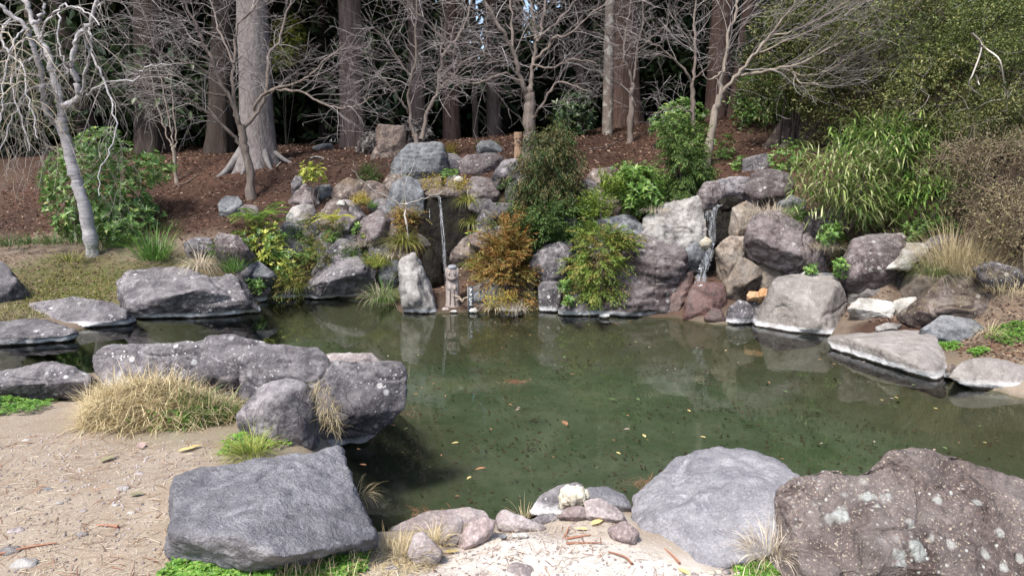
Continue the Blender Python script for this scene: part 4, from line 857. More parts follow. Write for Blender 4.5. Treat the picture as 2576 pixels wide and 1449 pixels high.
def bare_tree(name, label, Y, trunk, limbs, barkmat, twigmat, seed, **kw):
    """trunk / limbs: (r_start_px, r_end_px, depth change at the end, pixel path)"""
    R = np.random.default_rng(seed); b = atY(trunk[3][0][0], trunk[3][0][1], Y); b[2] = float(H(b[0], b[1]))
    t = thing(name, b, label, 'tree'); L3 = []
    for i, (ra, rb, dY, path) in enumerate([trunk] + list(limbs)):
        n = len(path); ys = Y + np.linspace(0, 1, n) * dY * (1 if i else 1) + (0 if not i else 0)
        if i and len(path[0]) == 3: ys = ys + path[0][2]
        P = np.array([atY(q[0], q[1], y) for q, y in zip(path, ys)])
        if i == 0: P[0][2] = min(P[0][2], float(H(P[0][0], P[0][1]))) - .12
        m = max(6, n * 4); C = curve(P, m); C[1:-1] += R.normal(0, .010, (m - 2, 3)); rad = np.linspace(ra, rb, m) * (1 if i == 0 else .78) * mpp(Y) * (1 + .10 * R.normal(0, 1, m))
        if i == 0: rad[:3] *= [1.35, 1.15, 1.05]
        g = Geo(); g.tube(C, rad, 10 if i == 0 else 7); g.build('trunk' if i == 0 else 'limb', M[barkmat], t, True, b)
        if i: L3.append((C, rad))
    g = Geo(); grow(g, L3, R, **kw); tag(g.build('twigs', M[twigmat], t, False, b), kind='stuff'); return t

bare_tree('bare_maple', 'bare maple with purplish twigs in front of the massive grey cedar', 10.9,
    (11, 9, 0, [(634, 472), (624, 420), (614, 360), (606, 315)]),
    [(6, 3, -.3, [(606, 365), (568, 325), (525, 286), (495, 270)]), (8, 3, -.5, [(604, 320), (589, 268), (557, 214), (536, 154), (514, 111), (500, 71), (475, 29), (450, -20)]),
     (7, 3, .3, [(606, 318), (593, 296), (586, 214), (589, 161), (600, 64), (640, 20), (660, -20)]), (7, 2.5, .5, [(610, 325), (646, 286), (671, 225), (677, 139), (700, 107), (725, 21), (740, -20)]),
     (5, 2, -.4, [(640, 280), (655, 245), (696, 223), (753, 205), (782, 189), (832, 143), (868, 114)]), (5, 1.5, -.7, [(660, 240), (700, 226), (760, 232), (803, 257), (853, 271), (903, 264), (940, 243)]),
     (4, 1.5, -.8, [(557, 214), (500, 170), (440, 150), (390, 125), (310, 95)]), (4, 1.5, -.6, [(525, 286), (470, 250), (430, 240), (380, 245)]), (4, 1.5, .6, [(589, 161), (560, 100), (540, 40), (530, -20)]),
     (4, 1.5, -.9, [(540, 160), (490, 130), (440, 60), (400, 20), (380, -20)]), (4, 1.5, -.6, [(570, 240), (520, 235), (470, 200), (400, 190), (330, 200)])],
    'maple', 'twig_purple', 61, n1=8, len1=.85, n2=5, len2=.5, n3=2, len3=.26, up=.05, spread=.75, horiz=.75, droop=.25)
bare_tree('bare_maple', 'twin-stemmed bare maple rising behind the two-toned crowning rock', 11.6,
    (6, 6, 0, [(1050, 372), (1046, 352), (1043, 340)]),
    [(6, 2.5, -.3, [(1044, 350), (1034, 303), (1029, 243), (1036, 196), (1046, 143), (1046, 75), (1052, -20)]), (7, 3, .3, [(1060, 352), (1075, 286), (1100, 228), (1107, 179), (1118, 136), (1139, 111), (1168, 64), (1195, -20)]),
     (4, 1.5, -.5, [(1100, 228), (1136, 196), (1168, 157), (1220, 130)]), (4, 1.5, -.4, [(1034, 290), (1005, 250), (975, 210), (930, 175)]), (4, 1.5, -.4, [(1036, 196), (1000, 150), (965, 95), (935, 70)]),
     (4, 1.5, -.6, [(1139, 111), (1100, 85), (1060, 40), (1010, 0), (985, -20)]), (3, 1.5, .4, [(1110, 170), (1160, 200), (1215, 205), (1255, 230)])],
    'maple', 'twig_purple', 62, n1=7, len1=.8, n2=5, len2=.45, n3=2, len3=.24, up=.1, spread=.8, horiz=.65, droop=.15)
bare_tree('bare_maple', 'forked bare maple beside the small carved post with wide arching limbs', 11.0,
    (16, 13, 0, [(1328, 372), (1331, 310), (1332, 257), (1333, 225)]),
    [(9, 4, -.4, [(1328, 240), (1321, 229), (1307, 179), (1289, 125), (1260, 71), (1221, 7), (1205, -20)]), (8, 4, .3, [(1334, 228), (1337, 207), (1341, 157), (1350, 107), (1343, 54), (1330, -20)]),
     (5, 3, .2, [(1289, 120), (1287, 54), (1284, -20)]), (6, 4, .4, [(1350, 107), (1357, 93), (1364, 54), (1380, -20)]), (6, 2, -.3, [(1343, 155), (1378, 121), (1396, 96), (1428, 89), (1467, 57), (1540, -10)]),
     (5, 2, -.6, [(1328, 240), (1282, 189), (1246, 193), (1196, 211), (1150, 203), (1100, 190)]), (5, 2, -.5, [(1336, 300), (1345, 290), (1367, 261), (1400, 207), (1435, 214), (1480, 229)]),
     (4, 1.5, -.6, [(1300, 160), (1250, 150), (1200, 125), (1155, 95)]), (4, 1.5, -.5, [(1340, 165), (1390, 170), (1440, 150), (1500, 160)]), (4, 1.5, .5, [(1343, 100), (1400, 60), (1440, 10), (1450, -20)])],
    'maple', 'twig_purple', 63, n1=7, len1=.85, n2=5, len2=.48, n3=2, len3=.26, up=.05, spread=.8, horiz=.65, droop=.2)
bare_tree('bare_sapling', 'slim bare sapling with ivy in front of the giant brown cedar', 12.2,
    (7.5, 5.5, 0, [(1585, 353), (1587, 300), (1590, 240), (1591, 213)]),
    [(4.5, 2.5, -.2, [(1591, 216), (1580, 175), (1569, 140), (1575, 80), (1585, 20), (1592, -20)]), (4, 2, .2, [(1592, 213), (1600, 160), (1604, 110), (1618, 60), (1615, -20)]),
     (2.5, 1, -.4, [(1604, 130), (1640, 95), (1680, 60), (1735, 5)]), (2.5, 1, -.4, [(1575, 150), (1545, 110), (1520, 80), (1480, 40)]), (2.5, 1, -.4, [(1590, 240), (1560, 215), (1520, 190), (1470, 160)])],
    'maple', 'twig_purple', 64, n1=7, len1=.7, n2=5, len2=.4, n3=2, len3=.22, up=.1, spread=.8, horiz=.6)
bare_tree('bare_sapling', 'upright bare sapling rising from the feathery cedar sapling', 11.0,
    (6.5, 5, 0, [(1746, 385), (1744, 286), (1742, 203)]),
    [(5, 2.5, .1, [(1742, 206), (1750, 143), (1746, 71), (1754, -20)]), (4, 1.5, -.4, [(1742, 210), (1714, 168), (1675, 132), (1640, 110), (1600, 100)]), (3, 1.2, -.4, [(1744, 200), (1770, 180), (1790, 150), (1800, 120)]),
     (3, 1.2, -.4, [(1748, 130), (1720, 80), (1690, 30), (1680, -20)]), (3, 1.2, -.5, [(1743, 290), (1715, 270), (1680, 275), (1640, 290)])],
    'maple', 'twig_purple', 65, n1=7, len1=.7, n2=5, len2=.42, n3=2, len3=.22, up=.08, spread=.8, horiz=.6)
bare_tree('bare_maple', 'pale leaning bare maple sweeping its branches over the thicket', 10.4,
    (11, 8, -.1, [(1774, 396), (1794, 305), (1812, 240)]),
    [(6.5, 3, 0, [(1812, 242), (1822, 161), (1834, 92), (1852, 20), (1858, -20)]), (7, 2.5, -.5, [(1813, 236), (1854, 189), (1895, 141), (1935, 92), (1971, 44), (2015, -20)]),
     (5, 1.5, -.8, [(1854, 190), (1907, 185), (1963, 173), (2019, 157), (2087, 125), (2188, 72), (2268, 24)]), (4, 1.5, -.6, [(1895, 141), (1960, 110), (2040, 80), (2120, 40), (2180, 0)]),
     (4, 1.5, -.7, [(1963, 173), (2030, 190), (2090, 175), (2150, 140)]), (4, 1.5, -.3, [(1822, 170), (1790, 200), (1765, 190)]), (4, 1.5, -.5, [(1935, 92), (1990, 80), (2060, 50), (2130, 5)]),
     (3.5, 1.5, -.7, [(1985, 168), (2010, 205), (2060, 215)])],
    'maple_pale', 'twig_purple', 66, n1=9, len1=1.0, n2=5, len2=.6, n3=2, len3=.32, up=.05, spread=.5, horiz=.5, bias=(.35, -.05, .12))
# silver weeping tree
bt = bare_tree('weeping_tree', 'silver-barked weeping tree with twisted limbs on the mossy bank', 9.6,
    (16, 12.5, 0, [(236, 645), (225, 590), (211, 517), (196, 460), (182, 411), (161, 339), (154, 304)]),
    [(11, 6, -.4, [(156, 322), (140, 312), (125, 298), (111, 250), (104, 196), (93, 143), (79, 100), (64, 68), (29, 39), (-10, 5)]), (13, 7, .2, [(155, 310), (157, 279), (150, 243), (136, 196), (125, 154), (105, 105), (84, 57), (72, 25), (50, -20)]),
     (6, 5, .1, [(80, 62), (95, 55), (107, 36), (112, 0), (110, -20)]), (11, 5, -.3, [(157, 268), (186, 256), (200, 243), (193, 204), (182, 161), (189, 111), (198, 82), (218, 71), (236, 36), (248, -20)]),
     (6, 3, -.5, [(200, 240), (207, 229), (214, 193), (223, 143), (214, 100)]), (4, 2, -.6, [(104, 150), (104, 114), (107, 79), (130, 40), (154, 19), (196, 18), (229, 39), (250, 65)]),
     (4, 1.5, -.8, [(222, 70), (229, 90), (232, 143), (264, 204), (282, 268), (293, 321), (278, 380), (250, 425), (250, 493)]), (4, 1.5, -.9, [(40, 45), (10, 60), (5, 100), (25, 140), (60, 170), (70, 240), (85, 300), (95, 350)]),
     (4, 1.5, -.6, [(104, 160), (80, 150), (55, 165), (30, 200), (40, 260), (60, 320), (75, 380)]), (4, 1.5, -.5, [(145, 250), (110, 215), (60, 240), (30, 300), (10, 360), (-20, 420)]),
     (4, 1.5, -.5, [(190, 250), (230, 230), (270, 205), (340, 205), (355, 180), (380, 165), (430, 165)]), (3.5, 1.5, -.4, [(240, 30), (260, 5), (290, -20)]), (3.5, 1.5, -.7, [(70, 70), (40, 100), (15, 170), (5, 260), (-5, 330)]),
     (3, 1.5, -.5, [(150, 20), (150, 60), (148, 110), (160, 150), (168, 185), (150, 190)])],
    'cherry', 'twig_silver', 67, n1=4.5, len1=.95, n2=4, len2=.5, n3=1, len3=.22, up=.02, spread=.7, horiz=.35, droop=1.5, wig=.16)
g = Geo(); R = np.random.default_rng(5)
for k in range(30):                                             # long hanging strands at its left side
    x = R.uniform(-40, 110); y0 = R.uniform(60, 300); yy = 9.6 + R.uniform(-1.1, .1); p = atY(x, y0, yy); L = R.uniform(.6, 1.3); m = 9; q = [p]; c = unit([R.normal(0, .6), R.normal(0, .3), .2])
    for j in range(m): c = unit(c + [R.normal(0, .22), R.normal(0, .18), -.42]); q.append(q[-1] + c * L / m)
    q = np.array(q); g.tube(q, np.linspace(.006, .002, m + 1), 4); grow(g, [(q, np.linspace(.006, .002, m + 1))], R, 5, .3, 2, .16, spread=.8, horiz=.3, droop=.6, start=.3, rmin=.0016, up=.03, wig=.2)
tag(g.build('hanging_twigs', M['twig_pale'], bt, False, bt.location), kind='stuff')
# thin multi-stem shrub in the shade
bare_tree('bare_sapling', 'thin multi-stemmed bare sapling in the shade left of the massive cedar', 11.9,
    (5, 4, 0, [(438, 402), (436, 380), (435, 365)]),
    [(3, 1.2, 0, [(435, 372), (420, 340), (400, 280), (385, 220), (380, 160)]), (3, 1.2, 0, [(436, 370), (432, 330), (418, 260), (405, 200), (390, 160)]), (3, 1.2, 0, [(438, 375), (444, 355), (440, 300), (432, 230), (430, 170)])],
    'maple_pale', 'twig_purple', 68, n1=6, len1=.5, n2=4, len2=.3, up=.1)
# dead white branch caught in the thicket
g = Geo(); yd = 8.3
for path in ([(2445, 84), (2470, 117), (2448, 185), (2438, 217), (2473, 245)], [(2470, 117), (2482, 125), (2513, 149), (2523, 189), (2528, 230)], [(2455, 190), (2460, 205), (2464, 215)]):
    P = curve([atY(x, y, yd + .1 * math.sin(i * 2)) for i, (x, y) in enumerate(path)], 14); g.tube(P, np.linspace(2.6, 1.2, 14) * mpp(yd), 6)
o = g.build('dead_branch', M['twig_silver'], None, True, atY(2460, 150, yd)); tag(o, 'bleached dead forked branch hanging on the thicket', 'branch')
# ------------------------------------------------------------------ plants
def in_poly(P, poly):
    ins = np.zeros(len(P), bool); n = len(poly)
    for i in range(n):
        a = poly[i]; b = poly[(i + 1) % n]; c = (a[1] > P[:, 1]) != (b[1] > P[:, 1])
        ins ^= c & (P[:, 0] < a[0] + (P[:, 1] - a[1]) / (b[1] - a[1] + 1e-12) * (b[0] - a[0]))
    return ins
def edge_d(P, poly):
    d = np.full(len(P), 1e9)
    for i in range(len(poly)):
        a = np.array(poly[i], float); e = np.array(poly[(i + 1) % len(poly)], float) - a; w = P - a; t = np.clip(w @ e / (e @ e + 1e-9), 0, 1); d = np.minimum(d, np.linalg.norm(w - t[:, None] * e, axis=1))
    return d
def fill(poly, Y, thick, n, R, jag=14):
    """n points through a plant's volume: its outline, rounded towards front and back"""
    poly = np.array(poly, float); lo, hi = poly.min(0), poly.max(0); out = []
    c = 0
    while c < n:
        P = R.uniform(lo, hi, (n * 3, 2)); P = P[in_poly(P + R.normal(0, jag, P.shape) * .5, poly)]; out.append(P); c += len(P)
    P = np.concatenate(out)[:n]; ed = edge_d(P, poly); m = np.percentile(ed, 95) + 1e-6
    half = thick * np.sqrt(np.clip(1 - (1 - np.clip(ed / m, 0, 1)) ** 2, .04, 1)); u = R.uniform(-1, 1, n); u = np.sign(u) * np.abs(u) ** .7
    ys = Y + half * u
    a = (P[:, 0] - 1288) / F; b = (P[:, 1] - 724.5) / F; ry = cp - b * sp; t = ys / ry
    X = np.stack([a * t, ys, CAM_H + (-sp - b * cp) * t], 1)
    C = atY(*poly.mean(0), Y); return X, X - C
def whorls(g, P, out, R, k, L, W, tilt=.55, var=.35):
    n = len(P); ax = out / (np.linalg.norm(out, axis=1)[:, None] + 1e-6) * .6 + [0, -.15, .8] + R.normal(0, .3, (n, 3)); ax /= np.linalg.norm(ax, axis=1)[:, None]
    u = np.cross(ax, [.3, .2, 1.0]); u /= np.linalg.norm(u, axis=1)[:, None]; w = np.cross(ax, u)
    for j in range(k):
        an = 6.283 * j / k + R.uniform(-.3, .3, n); d = (np.cos(an)[:, None] * u + np.sin(an)[:, None] * w) + ax * tilt
        s = R.uniform(1 - var, 1 + var, n); g.leaves(P, d, ax + R.normal(0, .15, (n, 3)), L * s, W * s, .12, .12)
def sprays(g, P, out, R, k, L, W, droop=.5, spread=.25, step=.03):
    """feathery conifer sprays: a short drooping axis with side needles"""
    n = len(P); d = out / (np.linalg.norm(out, axis=1)[:, None] + 1e-6) + [0, -.1, -droop + .25] + R.normal(0, .35, (n, 3)); d /= np.linalg.norm(d, axis=1)[:, None]
    sd = np.cross(d, R.normal(0, .3, (n, 3)) + [0, 0, 1.0]); sd /= np.linalg.norm(sd, axis=1)[:, None]
    p = P.copy()
    for j in range(k):
        p = p + d * step; d = d + [0, 0, -.08 * droop]
        for sgn in (-1, 1):
            g.leaves(p, d * .8 + sd * sgn * .7 + R.normal(0, spread, (n, 3)), R.normal(0, .5, (n, 3)) + [0, 0, 1.0], L * R.uniform(.7, 1.2, n), W, .1, .25)
def stems(t, P0, tops, r0, r1, mat, R, loc):
    for q in tops:
        g = Geo(); m = 7; C = curve([P0, (np.asarray(P0) + q) / 2 + R.normal(0, .04, 3), q], m); g.tube(C, np.linspace(r0, r1, m), 6); g.build('stem', M[mat], t, True, loc)
def plant(name, label, cat, poly, Y, thick, mat, seed, kind='whorl', n=400, L=.07, W=.025, k=6, base=None, nstem=3, group=None, droop=.5, step=.03, stemmat='maple', stemr=.008, jag=14, **kw):
    R = np.random.default_rng(seed); pa = np.array(poly, float); Y = Y + back(pa[:, 0].mean(), pa[:, 1].max())
    bx, by = base if base else (pa[:, 0].mean(), pa[:, 1].max()); b = atY(bx, by, Y); hz_ = float(H(b[0], b[1])); b[2] = min(b[2], hz_ + .02) if hz_ > b[2] - .25 else b[2]
    t = thing(name, b, label, cat, group); mats = mat if isinstance(mat, list) else [mat]
    P, out = fill(poly, Y, thick, n, R, jag)
    if kind == 'spray':                                         # gather the sprays along branches so that gaps stay open
        K = max(10, n // 13); tip = P[R.integers(0, n, K)]; pc = np.mean(P, 0); tip = pc + (tip - pc) * R.uniform(.75, 1.28, (K, 1)); w = R.integers(0, K, n); f_ = R.uniform(.12, 1.0, n)[:, None] ** .8
        root = np.stack([pc[0] + (tip[:, 0] - pc[0]) * .1, pc[1] + (tip[:, 1] - pc[1]) * .1, tip[:, 2] - .22 * np.linalg.norm(tip - pc, axis=1) - .04], 1)
        P = root[w] + (tip[w] - root[w]) * f_ + R.normal(0, .034, (n, 3)) + np.array([0, 0, -1]) * (f_ ** 2) * .03; out = tip[w] - root[w] + (P - pc) * .4
    P[:, 2] = np.maximum(P[:, 2], .02)
    for i, mm in enumerate(mats):
        s = slice(i, None, len(mats)) if not kw.get('split') else (P[:, 2] < np.quantile(P[:, 2], kw['split'])) == bool(i)
        Pi, oi = P[s], out[s]; g = Geo()
        if kind == 'whorl': whorls(g, Pi, oi, R, k, L, W)
        elif kind == 'spray': sprays(g, Pi, oi, R, k, L, W, droop, step=step)
        elif kind == 'fine':
            for j in range(k): g.leaves(Pi + R.normal(0, L * .9, Pi.shape), oi * .6 + R.normal(0, .8, Pi.shape), R.normal(0, .6, Pi.shape) + [0, -.2, 1.0], L * R.uniform(.6, 1.3, len(Pi)), W, .2, .1)
        elif kind == 'sasa':
            d = oi * [1, 1, .3] / (np.linalg.norm(oi, axis=1)[:, None] + .01) + R.normal(0, .75, Pi.shape) + [0, -.25, .28]; g.blades(Pi, d, L * R.uniform(.6, 1.25, len(Pi)), W * R.uniform(.7, 1.2, len(Pi)), R.uniform(.2, 1.8, len(Pi)), 4)
        tag(g.build('foliage', M[mm], t, False, b), kind='stuff')
    idx = R.integers(0, len(P), nstem)
    stems(t, b - [0, 0, .03], P[idx] * .8 + np.mean(P, 0) * .2, stemr, stemr * .35, stemmat, R, b)
    return t
def tuft(name, label, px, py, Y, n, L, mat, seed, rad=.08, spread=.6, W=.006, droop=1.2, lean=(0, 0, 0), seg=5, group=None, z=None, cat='grass', parent=None):
    R = np.random.default_rng(seed); Y = Y + (back(px, py) if group is None or 'rooted' not in group else 0); b = atY(px, py, Y) if z is None else atZ(px, py, z)
    an = R.uniform(0, 6.283, n); rr = rad * np.sqrt(R.uniform(0, 1, n)); B = np.stack([b[0] + rr * np.cos(an), b[1] + rr * np.sin(an), np.full(n, b[2])], 1)
    if z is None: B[:, 2] = np.minimum(B[:, 2], b[2] + .02)
    d = np.stack([np.cos(an) * rr / rad * spread, np.sin(an) * rr / rad * spread, np.ones(n)], 1) + R.normal(0, .22, (n, 3)) + lean
    g = Geo(); g.blades(B - [0, 0, .01], d, L * R.uniform(.45, 1.15, n), W * R.uniform(.6, 1.2, n), droop * R.uniform(.4, 1.5, n), seg)
    o = g.build(name, M[mat], None, False, b); return tag(o, label, cat, group)

M['twig_brown'] = twig_mat('brown_twigs', [(0, (.12, .085, .055)), (.6, (.22, .17, .12)), (1, (.33, .27, .19))])
M['glossy'] = leaf_mat('glossy_green_leaves', [(0, (0.046, 0.098, 0.023)), (.5, (0.098, 0.189, 0.046)), (.9, (0.169, 0.273, 0.078)), (1, (0.338, 0.364, 0.117))], .35, .25)
M['bright'] = leaf_mat('bright_green_leaves', [(0, (0.065, 0.143, 0.026)), (.6, (0.143, 0.273, 0.052)), (1, (0.286, 0.390, 0.104))], .35, .3)
M['olive'] = leaf_mat('olive_fine_leaves', [(0, (.040, .052, .016)), (.5, (.100, .118, .036)), (.85, (.185, .20, .06)), (1, (.28, .25, .11))], .5, .3)
M['olive_green'] = leaf_mat('green_fine_leaves', [(0, (.042, .066, .018)), (.5, (.105, .142, .038)), (.85, (.19, .225, .065)), (1, (.28, .28, .10))], .5, .3)
M['brownfine'] = leaf_mat('brown_fine_leaves', [(0, (0.085, 0.065, 0.039)), (.5, (0.176, 0.137, 0.085)), (.85, (0.247, 0.208, 0.117)), (1, (0.169, 0.195, 0.058))], .6, .2)
M['sasa'] = leaf_mat('bamboo_grass_leaves', [(0, (.09, .14, .035)), (.35, (.17, .23, .065)), (.65, (.30, .34, .13)), (1, (.56, .54, .32))], .45, .3)
M['sasa_dark'] = leaf_mat('dark_bamboo_grass_leaves', [(0, (0.047, 0.102, 0.022)), (.5, (0.118, 0.218, 0.043)), (.85, (0.234, 0.343, 0.078)), (1, (0.593, 0.593, 0.281))], .45, .3)
M['conifer_dark'] = leaf_mat('dark_conifer_needles', [(0, (0.026, 0.039, 0.013)), (.5, (0.062, 0.072, 0.023)), (.8, (0.111, 0.098, 0.035)), (1, (0.195, 0.137, 0.058))], .6, .2)
M['conifer_deep'] = leaf_mat('deep_green_needles', [(0, (0.029, 0.058, 0.016)), (.6, (0.065, 0.117, 0.029)), (1, (0.117, 0.182, 0.046))], .55, .2)
M['conifer_mid'] = leaf_mat('mid_green_needles', [(0, (0.046, 0.091, 0.021)), (.6, (0.098, 0.169, 0.036)), (1, (0.195, 0.247, 0.065))], .55, .25)
M['conifer_light'] = leaf_mat('light_green_needles', [(0, (0.117, 0.182, 0.029)), (.6, (0.221, 0.325, 0.058)), (1, (0.377, 0.455, 0.104))], .55, .3)
M['conifer_rust'] = leaf_mat('rust_brown_needles', [(0, (0.144, 0.066, 0.020)), (.45, (0.276, 0.139, 0.039)), (.8, (0.354, 0.221, 0.066)), (1, (0.243, 0.221, 0.061))], .6, .25)
M['conifer_olive'] = leaf_mat('olive_brown_needles', [(0, (0.130, 0.111, 0.026)), (.5, (0.234, 0.208, 0.052)), (1, (0.351, 0.273, 0.091))], .6, .25)
M['grass'] = leaf_mat('green_grass', [(0, (0.046, 0.111, 0.023)), (.6, (0.111, 0.234, 0.046)), (1, (0.221, 0.351, 0.078))], .45, .3)
M['grass_deep'] = leaf_mat('deep_green_grass', [(0, (0.029, 0.065, 0.016)), (.6, (0.065, 0.130, 0.029)), (1, (0.130, 0.195, 0.052))], .45, .25)
M['grass_yellow'] = leaf_mat('yellow_green_grass', [(0, (0.143, 0.182, 0.033)), (.6, (0.286, 0.338, 0.065)), (1, (0.494, 0.494, 0.156))], .5, .3)
M['sedge'] = leaf_mat('sedge_leaves', [(0, (0.058, 0.072, 0.016)), (.5, (0.143, 0.156, 0.034)), (.85, (0.260, 0.254, 0.065)), (1, (0.442, 0.390, 0.156))], .45, .25)
M['straw'] = leaf_mat('dry_straw', [(0, (.25, .19, .10)), (.5, (.48, .39, .22)), (1, (.66, .58, .38))], .6, .25)
M['straw_pale'] = leaf_mat('bleached_straw', [(0, (.33, .265, .19)), (.5, (.48, .41, .31)), (1, (.66, .59, .48))], .6, .25)
M['fern'] = leaf_mat('fern_leaflets', [(0, (0.065, 0.130, 0.026)), (.6, (0.130, 0.234, 0.039)), (1, (0.286, 0.351, 0.065))], .45, .3)
M['fern_yellow'] = leaf_mat('yellow_fern_leaflets', [(0, (0.182, 0.247, 0.033)), (.6, (0.390, 0.403, 0.052)), (1, (0.611, 0.520, 0.078))], .45, .3)
M['yellowleaf'] = leaf_mat('yellow_green_leaves', [(0, (0.130, 0.182, 0.033)), (.5, (0.286, 0.338, 0.058)), (1, (0.546, 0.520, 0.117))], .45, .3)
M['clover'] = leaf_mat('clover_leaves', [(0, (0.065, 0.156, 0.026)), (.6, (0.130, 0.286, 0.039)), (1, (0.247, 0.390, 0.078))], .5, .3)
M['dryleaf'] = leaf_mat('dry_leaves', [(0, (.075, .036, .025)), (.5, (.145, .076, .052)), (.85, (.24, .155, .11)), (1, (.40, .30, .22))], .7, .1)
M['greyleaf'] = leaf_mat('withered_grey_leaves', [(0, (.07, .06, .055)), (.6, (.16, .145, .135)), (1, (.30, .28, .26))], .7, .15)
M['rust_moss'] = leaf_mat('rusty_moss', [(0, (0.208, 0.117, 0.026)), (.5, (0.351, 0.260, 0.046)), (1, (0.338, 0.364, 0.065))], .8, .2)

# --- shrubs and saplings of the far bank
plant('glossy_shrub', 'rounded glossy green shrub behind the silver weeping tree', 'shrub', [(92, 460), (140, 380), (200, 345), (255, 318), (310, 350), (335, 388), (400, 390), (438, 440), (400, 470), (375, 500), (410, 545), (385, 590), (290, 600), (200, 602), (130, 575), (110, 500)], 10.6, .75, 'glossy', 1, n=1150, L=.075, W=.03, k=6, nstem=6)
plant('glossy_shrub', 'small low dark leafy shrub between the silver trunk and the tall iris grass', 'shrub', [(240, 570), (290, 548), (345, 556), (352, 590), (300, 610), (250, 605)], 9.9, .3, 'glossy', 2, n=160, L=.06, W=.024, k=6)
plant('conifer_shrub', 'tall dark olive conifer shrub with brownish drooping sprays', 'shrub', [(1272, 565), (1276, 470), (1300, 420), (1322, 370), (1350, 330), (1384, 306), (1420, 330), (1452, 370), (1472, 430), (1462, 490), (1455, 560), (1430, 600), (1380, 612), (1320, 602), (1290, 590)], 9.5, .5, ['conifer_dark', 'conifer_dark', 'conifer_deep'], 3, 'spray', n=3800, L=.05, W=.012, k=4, droop=1.5, step=.03, nstem=3, stemr=.02)
plant('conifer_shrub', 'low deep green conifer growth at the foot of the dark olive conifer shrub', 'shrub', [(1285, 590), (1300, 530), (1340, 510), (1400, 505), (1445, 520), (1440, 570), (1400, 605), (1330, 610)], 9.05, .25, 'conifer_deep', 4, 'spray', n=800, L=.05, W=.014, k=4, droop=.5)
plant('conifer_sapling', 'rust-orange cedar sapling at the pond edge beside the name post', 'sapling', [(1205, 725), (1200, 665), (1222, 612), (1252, 575), (1280, 548), (1306, 572), (1330, 622), (1344, 690), (1338, 740), (1280, 752), (1222, 746)], 8.85, .30, ['conifer_rust', 'conifer_rust', 'conifer_olive'], 5, 'spray', n=1250, L=.042, W=.011, k=6, droop=.35, step=.026, nstem=4, stemr=.012)
plant('conifer_sapling', 'light yellow-green cedar sapling in front of the hollowed boulder', 'sapling', [(1432, 655), (1450, 605), (1480, 570), (1520, 556), (1570, 570), (1585, 600), (1555, 650), (1562, 680), (1530, 722), (1485, 730), (1458, 700)], 8.35, .26, ['conifer_light', 'conifer_light', 'conifer_olive'], 6, 'spray', n=700, L=.05, W=.012, k=6, droop=.55, step=.028, nstem=4)
plant('conifer_sapling', 'slender light green sapling tip above the blue-grey angular rock', 'sapling', [(1462, 530), (1485, 488), (1500, 466), (1530, 462), (1560, 480), (1545, 520), (1520, 560), (1490, 560)], 9.2, .2, 'conifer_light', 7, 'spray', n=200, L=.06, W=.014, k=5, droop=-.3, step=.03, nstem=3)
plant('conifer_sapling', 'feathery mid-green cedar sapling above the stepped waterfall', 'sapling', [(1640, 410), (1660, 350), (1690, 300), (1720, 282), (1750, 310), (1772, 360), (1792, 420), (1800, 452), (1770, 480), (1720, 512), (1670, 502), (1642, 450)], 9.9, .45, ['conifer_mid', 'conifer_deep', 'conifer_mid'], 8, 'spray', n=2000, L=.05, W=.013, k=4, droop=.9, step=.028, nstem=4, stemr=.015)
plant('broadleaf_shrub', 'bright green whorled-leaf bush left of the feathery cedar sapling', 'shrub', [(1545, 492), (1562, 440), (1590, 420), (1632, 430), (1662, 460), (1668, 520), (1640, 542), (1580, 535)], 9.45, .3, 'bright', 9, n=330, L=.075, W=.026, k=7)
plant('conifer_sapling', 'small rusty cedar seedling above the sedge clump', 'sapling', [(986, 550), (996, 528), (1020, 516), (1046, 526), (1054, 550), (1030, 566), (994, 562)], 9.2, .12, ['conifer_olive', 'conifer_rust'], 10, 'spray', n=150, L=.04, W=.011, k=4)
plant('yellow_sapling', 'thin yellow-green sapling beside the small bluish block', 'sapling', [(756, 425), (775, 410), (800, 425), (822, 438), (815, 458), (785, 462), (762, 450)], 10.05, .15, 'yellowleaf', 11, n=110, L=.05, W=.022, k=5, base=(792, 522), nstem=3)
plant('broadleaf_seedling', 'yellow-green leafy seedlings under the large fern', 'shrub', [(625, 640), (635, 585), (660, 560), (690, 560), (712, 600), (722, 650), (700, 680), (650, 678)], 9.0, .22, ['yellowleaf', 'glossy', 'yellowleaf'], 12, n=210, L=.06, W=.026, k=5)
plant('broadleaf_seedling', 'dark low leafy plant right of the yellow-green seedlings', 'shrub', [(690, 690), (700, 640), (735, 630), (750, 660), (742, 720), (705, 725)], 8.8, .15, ['glossy', 'yellowleaf'], 13, n=110, L=.05, W=.02, k=5)
plant('conifer_seedling', 'rusty seedling patch above the undercut boulder', 'sapling', [(755, 640), (765, 600), (800, 585), (832, 605), (835, 640), (800, 668), (770, 668)], 9.0, .18, ['conifer_olive', 'conifer_mid'], 14, 'spray', n=200, L=.035, W=.010, k=4)
plant('conifer_seedling', 'rusty seedling patch by the low stone at the waterline', 'sapling', [(690, 720), (700, 690), (735, 672), (760, 690), (750, 725), (720, 735)], 8.65, .12, ['conifer_olive', 'conifer_mid'], 15, 'spray', n=240, L=.035, W=.010, k=4)
